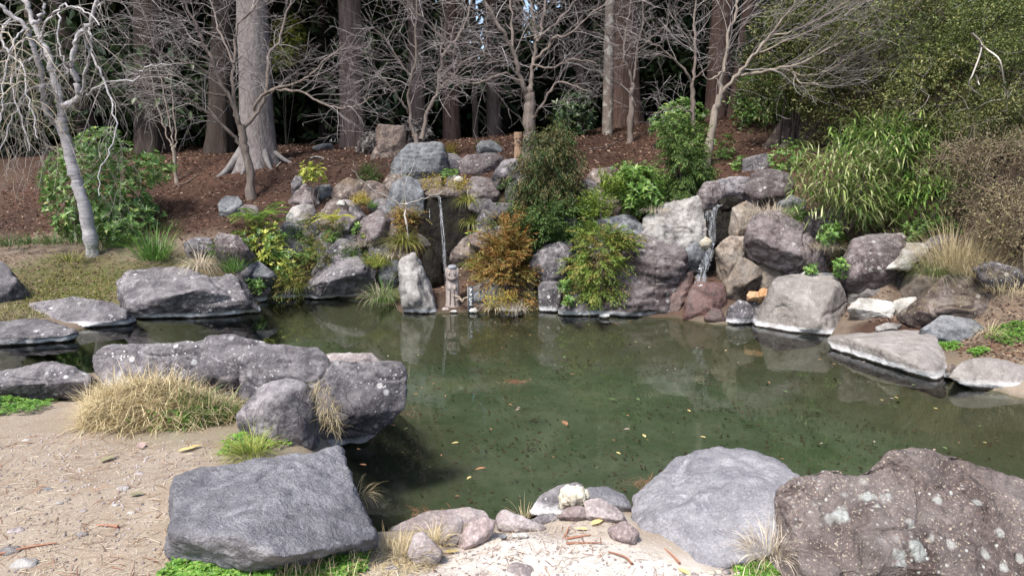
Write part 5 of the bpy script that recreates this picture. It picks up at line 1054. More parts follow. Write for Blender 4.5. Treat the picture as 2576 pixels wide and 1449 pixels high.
for k, (poly, Y, lab) in enumerate([([(1052, 478), (1066, 446), (1100, 440), (1128, 462), (1120, 482)], 9.85, 'orange-yellow moss tuft at the left lip of the narrow waterfall'), ([(1125, 480), (1135, 450), (1165, 448), (1188, 466), (1180, 484)], 9.8, 'yellow-green moss tuft at the right lip of the narrow waterfall'),
    ([(1210, 762), (1225, 738), (1265, 732), (1300, 745), (1290, 778), (1225, 780)], 8.42, 'yellow moss clump hanging over the water beside the name post'), ([(885, 508), (900, 488), (925, 492), (930, 512)], 9.7, 'yellow-green moss clump right of the white lichen stone'), ([(1110, 384), (1120, 366), (1145, 368), (1150, 384)], 11.6, 'green moss tuft on the mound behind the crowning rock')]):
    plant('moss_clump', lab, 'moss', poly, Y, .12, 'rust_moss', 30 + k, 'fine', n=150, L=.03, W=.012, k=4, nstem=1)
for k, (poly, Y, lab) in enumerate([([(2060, 600), (2072, 572), (2100, 565), (2116, 590), (2105, 620), (2070, 622)], 8.15, 'bright leafy weed between the tilted boulder and the dark purple boulder'), ([(2098, 690), (2106, 655), (2124, 650), (2130, 690), (2118, 702)], 7.95, 'leafy weed low against the dark purple boulder'),
    ([(1970, 548), (1985, 528), (2020, 530), (2026, 552), (1995, 560)], 8.9, 'small dark green weed on top of the tilted boulder'), ([(2026, 690), (2034, 668), (2052, 668), (2056, 690)], 8.1, 'tiny weed behind the white flat pebble'),
    ([(1840, 440), (1850, 400), (1872, 395), (1874, 440)], 10.4, 'broadleaf seedling left of the grey scarred rock'), ([(1795, 400), (1810, 345), (1840, 340), (1850, 385), (1830, 412)], 10.8, 'broadleaf weed at the foot of the pale leaning maple'),
    ([(1404, 740), (1420, 700), (1440, 705), (1438, 735)], 8.5, 'green weed between the square dark block and the pale wedge stone'), ([(1420, 770), (1425, 748), (1440, 748), (1440, 768)], 8.25, 'small green weed on the pale wedge stone'),
    ([(1930, 400), (1950, 370), (2000, 350), (2040, 370), (2030, 420), (1970, 440), (1940, 430)], 10.0, 'reddish-green low weeds beside the leaning slope stone'), ([(2270, 640), (2290, 560), (2380, 545), (2440, 580), (2420, 600), (2330, 592)], 8.3, 'dark leafy growth behind the spout slab'),
    ([(930, 560), (905, 600), (885, 590), (890, 560)], 9.35, 'green weed on the ledge left of the smooth purple boulder'), ([(1560, 470), (1540, 430), (1580, 405), (1610, 420)], 10.3, 'pale green weed above the whorled-leaf bush')]):
    plant('leafy_weed', lab, 'weed', poly, Y, .16, ['bright', 'glossy'], 50 + k, n=int(40 + .012 * np.ptp([p[0] for p in poly]) * np.ptp([p[1] for p in poly])), L=.045, W=.02, k=5, nstem=2)
# --- bamboo grass and the thicket on the right bank
plant('bamboo_grass', 'pale-edged bamboo grass cascading over the layered boulder', 'bamboo grass', [(1990, 445), (2040, 400), (2080, 385), (2140, 372), (2220, 405), (2262, 470), (2245, 540), (2205, 580), (2150, 550), (2095, 520), (2035, 505)], 8.55, .5, ['sasa', 'sasa', 'sasa_dark', 'sasa'], 71, 'sasa', n=2600, L=.17, W=.02, nstem=8, jag=70)
plant('bamboo_grass', 'taller green bamboo grass above the pale-edged clump', 'bamboo grass', [(2090, 370), (2140, 320), (2250, 295), (2380, 325), (2445, 380), (2400, 430), (2260, 430), (2150, 400)], 9.0, .5, ['sasa_dark', 'sasa', 'sasa_dark'], 72, 'sasa', n=1700, L=.2, W=.024, nstem=8, jag=70)
plant('bamboo_grass', 'shaded bamboo grass under the brown twiggy bush', 'bamboo grass', [(2225, 470), (2290, 420), (2420, 420), (2440, 500), (2370, 570), (2280, 560), (2240, 530)], 8.6, .4, 'sasa_dark', 73, 'sasa', n=1000, L=.18, W=.022, nstem=6, jag=60)
TH = 'bushes of the thicket on the right bank'
def thicket(label, cx, cy, Y, rx, rz, mat, seed, n_=5200, L=.042, ry=None, twig=90, zb=None):
    n = int(n_ * 1.35); R = np.random.default_rng(seed); c = atY(cx, cy, Y); ry = ry or rx * .8
    zb = float(H(c[0], c[1])) if zb is None else zb
    t = thing('thicket_bush', (c[0], c[1], zb), label, 'bush', TH); loc = t.location
    K = 60; u = R.normal(0, 1, (K, 3)); u /= np.linalg.norm(u, axis=1)[:, None]; C = c + u * [rx, ry, rz] * (R.uniform(.25, 1, (K, 1)) ** .5)
    i = R.integers(0, K, n); d = R.normal(0, 1, (n, 3)); d /= np.linalg.norm(d, axis=1)[:, None]; sz = R.uniform(.12, .3, K)[i][:, None] * (rx / 1.0) ** .5
    P = C[i] + d * sz * [1.25, 1, .75] * R.uniform(.3, 1, (n, 1)) ** .5
    g = Geo(); g.leaves(P, d + R.normal(0, .7, d.shape), R.normal(0, .6, d.shape) + [0, -.2, 1.0], L * R.uniform(.6, 1.3, n), L * .45 * R.uniform(.7, 1.2, n), .2, .1); tag(g.build('foliage', M[mat], t, False, loc), kind='stuff')
    g = Geo()
    for k in range(twig):
        q = C[R.integers(0, K)]; dd = unit(u[R.integers(0, K)] + R.normal(0, .6, 3) + [0, -.3, .2]); Lk = R.uniform(.15, .4); g.tube(curve([q, q + dd * Lk * .5 + R.normal(0, .04, 3), q + dd * Lk], 5), np.linspace(.0028, .001, 5), 3)
    tag(g.build('twigs', M['twig_brown' if mat == 'brownfine' else 'twig_purple'], t, False, loc), kind='stuff')
    g = Geo(); b0 = np.array([c[0], c[1] + .1, zb - .05])
    for k in range(5): g.tube(curve([b0 + R.normal(0, .08, 3) * [1, 1, 0], (b0 + c) / 2 + R.normal(0, .1, 3), c + R.normal(0, .25, 3)], 6), np.linspace(.02, .008, 6), 6)
    g.build('stem', M['dark_bark'], t, True, loc); return t
thicket('olive bush of the thicket behind the leaning maple twigs', 2010, 130, 10.9, .85, .95, 'olive', 81, 6500, .05)
thicket('olive-green bush of the thicket above the leaning slope stone', 2120, 210, 10.4, .75, .8, 'olive', 82, 5200, .045)
thicket('tall olive bush of the thicket behind the green bamboo grass', 2230, 130, 10.0, 1.0, 1.0, 'olive', 83, 7500, .045)
thicket('yellowish-green bush of the thicket around the dead white branch', 2400, 60, 9.7, 1.1, .85, 'olive_green', 84, 8000, .045)
thicket('broad olive bush of the thicket just under the dead white branch', 2380, 230, 9.2, .85, .65, 'olive', 85, 7000, .042)
thicket('dense green bush of the thicket at the right picture edge', 2560, 130, 9.0, .85, .95, 'olive_green', 86, 7000, .042)
thicket('olive bush at the right edge above the brown twiggy bush', 2540, 300, 8.3, .55, .42, 'olive', 87, 4500, .04)
thicket('brown twiggy bush overhanging the right bank', 2500, 440, 7.7, .62, .42, 'brownfine', 88, 6500, .03, twig=420)
thicket('brown twiggy bush with green shoots at the right edge by the dry grass', 2570, 560, 7.2, .42, .32, 'brownfine', 89, 4200, .03, twig=260)
thicket('dark leafy bush at the foot of the curved narrow trunk', 1930, 250, 12.0, .55, .5, 'glossy', 90, 2600, .07)
thicket('dark bush in shade between the thicket and the grey-based cedar', 1990, 235, 12.4, .7, .8, 'under_leaf', 91, 4200, .08)
thicket('high olive bush of the thicket reaching above the maple twigs', 2120, 20, 11.6, 1.2, 1.0, 'olive', 92, 6000, .055)
thicket('dark green glossy bush among the maple twigs', 1960, 110, 12.2, .6, .5, 'under_leaf', 93, 3000, .09)
thicket('back bush of the thicket behind its tall olive bushes', 2350, 40, 11.5, 1.5, 1.4, 'olive', 94, 6500, .06)
thicket('far right back bush of the thicket up the slope', 2640, 20, 10.5, 1.4, 1.3, 'olive_green', 95, 6500, .055)
# --- grasses of the far bank
tuft('iris_grass', 'tall lush green grass clump left of the straw tuft', 385, 652, 9.05, 260, .52, 'grass', 101, .17, .75, .012, 1.1, (-.1, -.1, 0))
tuft('straw_tuft', 'arching bleached straw tuft behind the domed boulder', 505, 672, 8.9, 240, .40, 'straw_pale', 102, .10, .9, .006, 2.2, (.05, -.2, 0))
tuft('grass_tuft', 'green grass tuft between the straw tuft and the dark purple rock', 585, 682, 8.85, 160, .26, 'grass', 103, .12, .7, .007, 1.0)
tuft('sedge_clump', 'dark arching sedge clump left of the narrow waterfall', 1015, 612, 8.95, 420, .36, 'sedge', 104, .12, 1.5, .009, 2.0, (0, -.25, 0))
tuft('strap_plant', 'strap-leaved plant hanging at the right lip of the narrow waterfall', 1178, 508, 9.35, 130, .28, 'sedge', 105, .06, 1.3, .010, 2.6, (-.1, -.3, 0))
tuft('strap_plant', 'strap-leaved plant lower on the right of the narrow waterfall', 1188, 562, 9.2, 110, .26, 'sedge', 106, .05, 1.2, .010, 2.8, (-.1, -.3, 0))
tuft('grass_clump', 'pale green grass clump left of the standing stone', 968, 755, 8.42, 330, .36, 'grass', 107, .12, .9, .006, 1.8, (0, -.15, 0))
tuft('straw_tuft', 'bleached grass drooping to the water beside the standing stone', 955, 750, 8.38, 150, .34, 'straw_pale', 108, .12, .9, .005, 2.2, (0, -.2, 0))
tuft('grass_tuft', 'yellow-green grass above the pale green clump', 945, 668, 8.85, 220, .28, 'grass_yellow', 109, .12, .9, .006, 1.6)
tuft('grass_tuft', 'dark grass hanging over the low stone at the waterline', 742, 722, 8.62, 180, .28, 'sedge', 110, .07, 1.0, .006, 2.2, (0, -.2, 0))
tuft('grass_tuft', 'yellow-green grass right of the carved figure', 1195, 672, 8.75, 170, .26, 'grass_yellow', 111, .10, 1.1, .006, 1.7, (-.2, -.1, 0))
tuft('grass_tuft', 'small green grass tuft under the brown lip rock', 938, 522, 9.6, 90, .18, 'grass', 112, .05, .9, .007, 1.4)
tuft('straw_tuft', 'dry grass beside the smooth purple boulder', 912, 618, 9.1, 170, .26, 'straw_pale', 113, .12, 1.0, .004, 2.0, (-.3, -.1, 0))
tuft('straw_tuft', 'tan dry grass over the top of the tilted boulder', 1930, 540, 8.7, 330, .24, 'straw_pale', 114, .28, .8, .004, 1.6, (-.1, -.1, 0))
tuft('straw_tuft', 'tan dry grass between the layered boulder and the tilted boulder', 2075, 625, 8.2, 200, .20, 'straw_pale', 115, .16, .9, .004, 1.8)
tuft('dry_grass', 'tall pale dry grass above the sloping boulder', 2405, 668, 7.35, 560, .62, 'straw', 116, .32, .8, .005, 1.1, (0, -.1, 0))
tuft('grass_clump', 'grey-green grass spilling beside the spout slab', 2352, 690, 7.45, 330, .34, 'sasa', 117, .16, 1.1, .007, 1.8, (0, -.2, 0))
tuft('straw_tuft', 'thin dry grass loops on the low grey stone of the right bank', 2490, 840, 6.3, 60, .24, 'straw', 118, .08, 1.0, .003, 2.6)
tuft('grass_tuft', 'wiry grass at the right picture edge by the dark rock', 2540, 740, 6.7, 160, .22, 'straw', 119, .22, .8, .004, 1.6)
for k, (x, y, Y, m) in enumerate([(20, 618, 9.9, 'grass_deep'), (75, 612, 9.9, 'grass_deep'), (130, 612, 9.85, 'grass_deep'), (185, 610, 9.85, 'grass_deep'), (265, 622, 9.7, 'grass_deep'), (315, 615, 9.8, 'grass_deep'), (430, 580, 10.2, 'grass_deep'), (175, 655, 9.3, 'sedge')]):
    tuft('grass_tuft', ['low dark green grass tuft at the shaded edge of the mossy bank', 'small brownish grass tuft on the moss in front of the silver trunk'][k == 7], x, y, Y, 110, .28, m, 130 + k, .16, 1.1, .009, 1.8, group='grass tufts edging the mossy bank' if k < 7 else None)
for k, (x, y, Y, lab) in enumerate([(1300, 775, 8.42, 'dry roots and straw hanging over the bank under the rust-orange sapling'), (1240, 770, 8.45, 'withered grass fringe at the foot of the name post'), (1000, 640, 8.8, 'withered grass under the sedge clump'), (1650, 530, 9.1, 'pale dangling roots below the feathery cedar sapling')]):
    tuft('withered_fringe', lab, x, y, Y, 130, .16, 'straw_pale', 150 + k, .14, 1.0, .004, 2.6, (0, -.3, 0))
# --- ferns
def fern(label, px, py, Y, nf, L, mat, seed, dirs=None):
    R = np.random.default_rng(seed); Y = Y + back(px, py); b = atY(px, py, Y); t = thing('fern', b, label, 'fern')
    for k in range(nf):
        an = 6.283 * k / nf + R.uniform(-.3, .3); d = unit([math.cos(an), math.sin(an) * .8 - .15, R.uniform(.9, 1.9)]); l = L * R.uniform(.7, 1.1); m = 22; q = [b.copy()]
        for j in range(m): d = unit(d - [0, 0, 1.7 / m]); q.append(q[-1] + d * l / m)
        q = np.array(q); g = Geo(); g.tube(q, np.linspace(.004, .001, m + 1), 4); dd = np.gradient(q, axis=0); side = np.cross(dd, [0, 0, 1.0]); side /= np.linalg.norm(side, axis=1)[:, None] + 1e-9
        tt = np.linspace(0, 1, m + 1)[2:]; w = l * .2 * np.sin(np.clip(tt * 1.02, 0, 1) * np.pi) ** .6 + .004
        for s in (-1, 1): g.leaves(q[2:], side[2:] * s + dd[2:] / np.linalg.norm(dd[2:], axis=1)[:, None] * .35, np.tile([0, 0, 1.0], (m - 1, 1)), w, np.full(m - 1, l / m * .85), .05, .15)
        g.build('frond', M[mat], t, False, b)
    return t
fern('large arching green fern above the leafy seedlings', 655, 560, 9.2, 9, .52, 'fern', 201)
fern('yellow fern above the undercut boulder', 838, 560, 9.3, 9, .36, 'fern_yellow', 202)
fern('small brown-green fern by the small carved post', 1222, 372, 11.8, 6, .3, 'fern', 203)
fern('withered beige fern at the foot of the carved figure', 1162, 757, 7.98, 5, .16, 'straw_pale', 204)
fern('small green fern on the bank left of the large arching fern', 700, 560, 9.3, 6, .22, 'fern', 205)
fern('small fern beneath the hollowed boulder', 1440, 690, 8.6, 6, .2, 'fern', 206)
# thin bare shrub by the waterfall
bare_tree('bare_shrub', 'thin pale leafless shrub standing in front of the blue-grey lip rock', 9.6, (3, 2.5, 0, [(1026, 560), (1024, 530), (1022, 515)]),
    [(2, .9, -.05, [(1022, 518), (1018, 480), (1012, 450), (1012, 400)]), (2, .8, -.1, [(1022, 515), (980, 500), (930, 470), (885, 428)]), (2, .8, .1, [(1023, 514), (1060, 500), (1090, 492), (1125, 475)]), (1.5, .7, 0, [(1013, 455), (995, 430), (975, 410)]), (1.5, .7, 0, [(1016, 470), (1035, 430), (1042, 405)])],
    'twig_silver', 'twig_silver', 301, n1=4, len1=.2, n2=2, len2=.12, up=.1, rmin=.0016)
plant('withered_shrub', 'withered grey-leaved shrub beside the mossy-topped boulder', 'shrub', [(900, 372), (915, 345), (945, 335), (960, 365), (940, 392), (905, 392)], 12.2, .3, 'greyleaf', 302, n=160, L=.07, W=.03, k=5)
plant('withered_shrub', 'withered grey-leaved shrub behind the mossy-topped boulder', 'shrub', [(1000, 330), (1030, 300), (1085, 320), (1090, 355), (1040, 360)], 13.2, .3, 'greyleaf', 303, n=150, L=.07, W=.03, k=5)
plant('evergreen_sapling', 'leafy evergreen sapling in front of the slender brown cedar', 'sapling', [(1390, 300), (1420, 240), (1480, 230), (1500, 290), (1480, 340), (1400, 345)], 13.4, .5, 'under_leaf', 304, n=260, L=.1, W=.04, k=5)
plant('evergreen_sapling', 'green broadleaf bush right of the feathery cedar sapling top', 'sapling', [(1640, 330), (1660, 280), (1720, 250), (1770, 275), (1775, 320), (1700, 340)], 11.6, .4, 'glossy', 305, n=230, L=.08, W=.034, k=5)
plant('evergreen_sapling', 'yellow-lit leafy sapling behind the massive grey cedar', 'sapling', [(680, 150), (690, 60), (740, 40), (770, 90), (750, 160), (700, 180)], 15.5, .5, 'yellowleaf', 306, n=260, L=.1, W=.045, k=4, base=(720, 380))  # the yellow light on this foliage is put into its leaf colour

WG = 'small weeds and grasses rooted between the boulders'
R6 = np.random.default_rng(611)
for k, (x_, y_) in enumerate([(640, 560), (690, 600), (745, 560), (780, 610), (720, 660), (660, 650), (820, 580), (870, 540), (900, 600), (950, 510), (985, 620), (760, 700), (1205, 640), (1235, 690), (1260, 750), (1330, 745), (1445, 600), (1480, 560), (1520, 640), (1700, 530), (1860, 560), (1890, 650), (2050, 660), (2120, 600), (2130, 720), (1010, 690), (1065, 470), (1210, 470), (1300, 520), (1640, 560), (600, 640), (560, 640)]):
    p_ = hit(x_, y_); m_ = ['sedge', 'grass_yellow', 'straw_pale', 'grass'][k % 4]
    tuft('weed_tuft', {'sedge': 'dark olive', 'grass_yellow': 'yellow-green', 'straw_pale': 'bleached', 'grass': 'fresh green'}[m_] + ' little grass tuft rooted between the boulders', x_, y_, p_[1] - .06, 70, R6.uniform(.13, .22), m_, 700 + k, .06, 1.1, .005, 1.8, (0, -.3, 0), group=WG)

tuft('dry_grass', 'second stand of pale dry grass right of the tall one', 2460, 690, 7.1, 320, .42, 'straw', 760, .25, .9, .0045, 1.3, (0, -.1, 0))
PG = 'small leafy plants rooted between the boulders'
for k, (x_, y_, s_) in enumerate([(605, 600, 26), (645, 575, 24), (680, 640, 28), (715, 690, 26), (735, 605, 26), (770, 640, 24), (790, 560, 24), (830, 600, 22), (860, 575, 22), (885, 640, 22), (925, 600, 20), (955, 660, 24), (640, 720, 20), (870, 480, 18), (930, 445, 18), (1205, 600, 24), (1240, 560, 26), (1215, 480, 20), (1330, 690, 22), (1395, 590, 26), (1470, 590, 24), (1520, 560, 24), (1640, 520, 26), (1590, 560, 20), (2000, 540, 24), (2085, 590, 24), (2130, 640, 22), (1130, 440, 18), (1020, 460, 16), (560, 625, 22)]):
    a_ = np.linspace(0, 6.283, 8)[:-1]; m_ = [['glossy', 'yellowleaf'], ['conifer_olive', 'conifer_mid'], ['bright', 'glossy'], ['fern', 'rust_moss'], ['conifer_mid', 'conifer_deep']][k % 5]
    d_ = hit(x_, y_ + s_ * .6)[1] - .1
    plant('leafy_plant', ['yellow-green leafy', 'olive feathery', 'bright green leafy', 'rusty mossy', 'deep green feathery'][k % 5] + ' plant rooted between the boulders', 'plant', [(x_ + s_ * R6.uniform(.7, 1.3) * math.cos(t), y_ + s_ * R6.uniform(.6, 1.1) * math.sin(t)) for t in a_], d_ - back(x_, y_ + s_), .12, m_, 800 + k, ['whorl', 'spray', 'whorl', 'fine', 'spray'][k % 5], n=[60, 110, 60, 110, 110][k % 5], L=[.05, .04, .045, .03, .04][k % 5], W=[.02, .011, .018, .012, .011][k % 5], k=[5, 4, 5, 4, 4][k % 5], nstem=2, stemr=.004, group=PG)
# ------------------------------------------------------------------ water falling, carved figures, sign
N = NT('falling_water'); v = N.objvec(False, (60, 10, 4)); a = N.ramp(N.noise(v, 1.6, 5, .65), [(.42, .0), (.75, .42)])
b_ = N.n('ShaderNodeBsdfPrincipled'); b_.inputs['Base Color'].default_value = (.62, .66, .70, 1); b_.inputs['Roughness'].default_value = .12; b_.inputs['Specular IOR Level'].default_value = .6
tr = N.n('ShaderNodeBsdfTransparent'); mx = N.n('ShaderNodeMixShader'); N.l(a, mx.inputs[0]); N.l(tr.outputs[0], mx.inputs[1]); N.l(b_.outputs[0], mx.inputs[2]); N.l(mx.outputs[0], N.out.inputs[0]); M['fall'] = N.m
N = NT('foam'); N.bsdf((.78, .82, .84), .5, None, .4); M['foam'] = N.m
def fall(t, path, n, r, seed, loc, spread=.015, name='strand'):
    R = np.random.default_rng(seed)
    for k in range(n):
        P = np.array([atY(*p) for p in path]); off = R.normal(0, spread, 3) * [1, .3, 0]; m = 20; C = curve(P + off, m); C[1:] += R.normal(0, .002, (m - 1, 3)); tt = R.uniform(.9, 1)
        g = Geo(); g.tube(C[:max(8, int(m * tt))], r * R.uniform(.5, 1.3) * (.6 + .8 * R.uniform(0, 1, max(8, int(m * tt)))), 6); g.build(name, M['fall'], t, True, loc)
def sheet(t, path, w0, w1, seed, loc):
    R = np.random.default_rng(seed); m, n = 26, 9; C = curve(np.array([atY(*p) for p in path]), m); w = np.linspace(w0, w1, m) * (1 + .12 * R.normal(0, 1, m)); u = np.linspace(-1, 1, n)
    V = C[:, None, :] + np.stack([u[None, :] * w[:, None] / 2, -.012 * (1 - u[None, :] ** 2) + R.normal(0, .0025, (m, n)), R.normal(0, .001, (m, n))], -1)
    g = Geo(); g.add(V.reshape(-1, 3), [[a * n + b, a * n + b + 1, (a + 1) * n + b + 1, (a + 1) * n + b] for a in range(m - 1) for b in range(n - 1)]); g.build('sheet', M['fall'], t, True, loc)
def splash(t, px, py, Y, seed, loc, s=.05, n=16):
    R = np.random.default_rng(seed); g = Geo(); c = atY(px, py, Y); V, Fc = ico(2)
    for k in range(n): g.add(V * R.uniform(.25, .6) * s * np.array([1.3, 1, .45]) * .5 + c + R.normal(0, s * .55, 3) * [1, .7, .18], t=Fc)
    o = g.build('foam', M['foam'], t, True, loc); o['kind'] = 'stuff'
l0 = atY(1120, 716, 9.66)
wf = thing('waterfall', l0, 'narrow waterfall dropping down the black wet cleft behind the carved figure', 'waterfall')
fall(wf, [(1103, 492, 10.15), (1107, 506, 9.98), (1110, 540, 9.86), (1115, 600, 9.72), (1119, 660, 9.60), (1122, 716, 9.48)], 2, .0028, 1, l0, .014)
sheet(wf, [(1103, 492, 10.15), (1107, 506, 9.98), (1110, 540, 9.86), (1115, 600, 9.72), (1119, 660, 9.60), (1122, 716, 9.48)], .035, .05, 11, l0)
fall(wf, [(1078, 512, 10.0), (1080, 530, 9.95), (1081, 565, 9.85)], 2, .004, 2, l0, .006)
splash(wf, 1121, 718, 9.46, 3, l0, .03, 8)
l1 = atY(1765, 715, 8.45)
wf2 = thing('waterfall', l1, 'stepped waterfall running between grey and ochre rocks into the red hollow', 'waterfall')
fall(wf2, [(1812, 515, 9.1), (1800, 524, 9.02), (1794, 545, 8.92), (1792, 580, 8.88), (1793, 615, 8.80)], 2, .003, 4, l1, .02)
sheet(wf2, [(1812, 515, 9.1), (1800, 524, 9.02), (1794, 545, 8.92), (1792, 580, 8.88), (1793, 615, 8.80)], .07, .085, 12, l1)
sheet(wf2, [(1785, 528, 8.95), (1779, 540, 8.9), (1782, 556, 8.88)], .05, .06, 13, l1)
fall(wf2, [(1790, 612, 8.72), (1784, 640, 8.58), (1774, 665, 8.50), (1766, 690, 8.44), (1760, 716, 8.40)], 3, .003, 6, l1, .03)
sheet(wf2, [(1790, 612, 8.70), (1784, 640, 8.56), (1774, 665, 8.48), (1766, 690, 8.42), (1760, 716, 8.38)], .08, .13, 14, l1)
splash(wf2, 1788, 618, 8.7, 7, l1, .03, 8); splash(wf2, 1762, 717, 8.36, 8, l1, .04, 10)

M['wood'] = bark_mat('weathered_wood', (.17, .14, .13), (.36, .31, .285), (.26, .22, .205), sc=(26, 26, 4), dist=.006)
M['wood_dark'] = bark_mat('dark_carved_groove', (.05, .04, .036), (.09, .075, .068), None, sc=(20, 20, 5), dist=.004)
M['wood_light'] = bark_mat('fresh_carved_wood', (.24, .155, .10), (.36, .26, .18), (.30, .20, .135), sc=(16, 16, 4), dist=.006)
M['cap'] = rock_mat('grey_cap_stone', (.26, .27, .30), (.36, .37, .40), (.18, .18, .2), waterline=False, bump=.2)
def ell(c, r, seed=0, amp=.04, lev=3):
    V, Fc = ico(lev); p = V * np.asarray(r); p = p * (1 + amp * fbm(V * 3 + seed, seed, 2))[:, None]; return p + np.asarray(c), Fc
def log_body(b, h, r, prof, seed, sides=28, rows=30, flat=.12):
    a = np.linspace(0, 2 * np.pi, sides, endpoint=False); V = []
    for u in np.linspace(0, 1, rows):
        rr = r * np.interp(u, *prof); q = rr * (1 + .04 * fbm(np.stack([np.cos(a) * 3, np.sin(a) * 3, np.full(sides, u * 1.5)], 1), seed, 3)); V.append(np.stack([b[0] + q * np.cos(a), b[1] + q * np.sin(a) * (1 - flat), np.full(sides, b[2] + h * u)], 1))
    V.append(np.array([[b[0], b[1], b[2] + h * 1.005]])); g = Geo(); k = np.arange(rows - 1)[:, None] * sides; j = np.arange(sides)[None]; j2 = (j + 1) % sides
    top = (rows - 1) * sides
    g.add(np.concatenate(V), np.stack([k + j, k + j2, k + sides + j2, k + sides + j], -1).reshape(-1, 4), [[top + i, top + (i + 1) % sides, rows * sides] for i in range(sides)]); return g
# carved log figure with a face, a cap stone and folded fins
b = atY(1139, 764, 8.72); b[2] = float(H(b[0], b[1])) - .03; top = atY(1139, 672, 8.72)[2]; h = top - b[2]; r = .082
st = thing('carved_figure', b, 'weathered carved log figure with a grey cap stone at the pond edge', 'carving')
log_body(b, h, r, ([0, .08, .3, .55, .62, .66, .72, .8, .92, 1], [1.12, 1.02, 1.0, .98, .93, .86, .95, .97, .93, .72]), 3).build('body', M['wood'], st, True, b)
fy = b[1] - r * .88
def blob_part(name, c, rad, mat, seed=0, amp=.05): p, fc = ell(c, rad, seed, amp); return mesh_obj(name, p, fc, M[mat], st, True, b)
blob_part('cap', (b[0] + .002, b[1] - .02, b[2] + h * 1.0), (.055, .052, .033), 'cap', 1)
for s in (-1, 1):
    blob_part('eye', (b[0] + s * .030, fy + .010, b[2] + h * .84), (.011, .010, .017), 'wood_dark', 2)
    blob_part('eyelid', (b[0] + s * .036, fy + .010, b[2] + h * .845), (.010, .012, .021), 'wood', 3)
    blob_part('fin', (b[0] + s * .026, fy + .012, b[2] + h * .50), (.030, .018, .034), 'wood', 4, .08)
    blob_part('hair', (b[0] + s * .068, b[1] - .012, b[2] + h * .85), (.016, .03, .062), 'wood', 5, .1)
g = Geo(); g.tube(curve([(b[0] - .055, fy + .03, b[2] + h * .735), (b[0] - .03, fy + .0, b[2] + h * .70), (b[0], fy - .008, b[2] + h * .69), (b[0] + .03, fy + .0, b[2] + h * .70), (b[0] + .055, fy + .03, b[2] + h * .735)], 14), .0085, 8, True); mouth_ = g.build('mouth', M['wood_dark'], st, True, b)
g = Geo(); g.tube(curve([(b[0] - .05, fy + .03, b[2] + h * .765), (b[0], fy - .008, b[2] + h * .725), (b[0] + .05, fy + .03, b[2] + h * .765)], 14), .0095, 8, True); g.build('lip', M['wood'], mouth_, True, b)
for x0, x1 in ((-.02, -.028), (.022, .03)):
    g = Geo(); g.tube(curve([(b[0] + x0, fy - .004, b[2] + h * .44), ((b[0] + (x0 + x1) / 2), fy - .004, b[2] + h * .25), (b[0] + x1, fy - .006, b[2] + h * .06)], 8), .004, 6); g.build('groove', M['wood_dark'], st, True, b)
# name post
N = NT('dark_slate_board'); vv = N.objvec(False); N.bsdf(N.mix(N.noise(vv, 30, 4, .6), (.030, .034, .042), (.065, .07, .08)), .5, None, .4); M['slate'] = N.m
N = NT('white_paint'); N.bsdf((.78, .78, .76), .6, None, .3); M['white_paint'] = N.m
N = NT('pale_edge'); N.bsdf((.36, .37, .38), .6, None, .3); M['pale_edge'] = N.m
sY = 8.52; sb_ = atY(1184.5, 786, sY); stp = atY(1184.5, 721, sY); hgt = stp[2] - sb_[2] + .05; wd = .064
sg = thing('name_post', (sb_[0], sb_[1], sb_[2] - .05), 'small dark slate name post with white katakana letters at the pond edge', 'sign'); sl = np.array(sg.location[:])
g = Geo(); g.box(sl + [0, 0, hgt / 2], (wd, .014, hgt)); board = g.build('board', M['slate'], sg, False, sl)
g = Geo(); g.box(sl + [-wd / 2 - .001, 0, hgt / 2], (.004, .016, hgt - .004)); g.build('edge_strip', M['pale_edge'], board, False, sl)
GL = [([[(.1, .9), (.9, .9), (.62, .58)], [(.52, .74), (.48, .36), (.22, .04)]], 726.0, 735.5), ([[(.12, .85), (.9, .85), (.5, .42)], [(.34, .52), (.66, .16)]], 738.5, 746.0),
      ([[(.22, .95), (.2, .25), (.35, .1), (.85, .12)], [(.22, .55), (.74, .7)], [(.68, 1.0), (.78, .86)], [(.86, 1.04), (.96, .9)]], 748.5, 758.0), ([[(.2, .86), (.82, .86)], [(.5, .86), (.5, .12)], [(.06, .12), (.94, .12)]], 760.0, 767.5)]
for strokes, y0, y1 in GL:
    z1 = atY(1184.5, y0, sY)[2]; z0 = atY(1184.5, y1, sY)[2]; gw = .042; g = Geo()
    for s in strokes: g.tube(curve([(sl[0] + (u - .5) * gw, sl[1] - .0085, z0 + w * (z1 - z0)) for u, w in s], 9) if len(s) > 2 else np.array([(sl[0] + (u - .5) * gw, sl[1] - .0085, z0 + w * (z1 - z0)) for u, w in s]), .0033, 6)
    g.build('letter', M['white_paint'], board, False, sl)
# small carved post on the mound
b = atY(1303, 382, 11.2); b[2] = float(H(b[0], b[1])) - .03; tz = atY(1303, 333, 11.2)[2]; h = tz - b[2]
cpst = thing('carved_post', b, 'small pale carved wooden post with a notched face on the mound', 'carving')
log_body(b, h, .062, ([0, .1, .45, .5, .55, .62, .7, .75, .8, .95, 1], [1.05, 1, .92, .72, .90, .98, .82, .96, 1, 1, .92]), 8, flat=.2).build('body', M['wood_light'], cpst, True, b)
for s in (-1, 1):
    p, fc = ell((b[0] + s * .022, b[1] - .050, b[2] + h * .78), (.008, .008, .012)); mesh_obj('eye', p, fc, M['wood_dark'], cpst, True, b)
p, fc = ell((b[0], b[1] - .050, b[2] + h * .66), (.028, .01, .008)); mesh_obj('mouth', p, fc, M['wood_dark'], cpst, True, b)

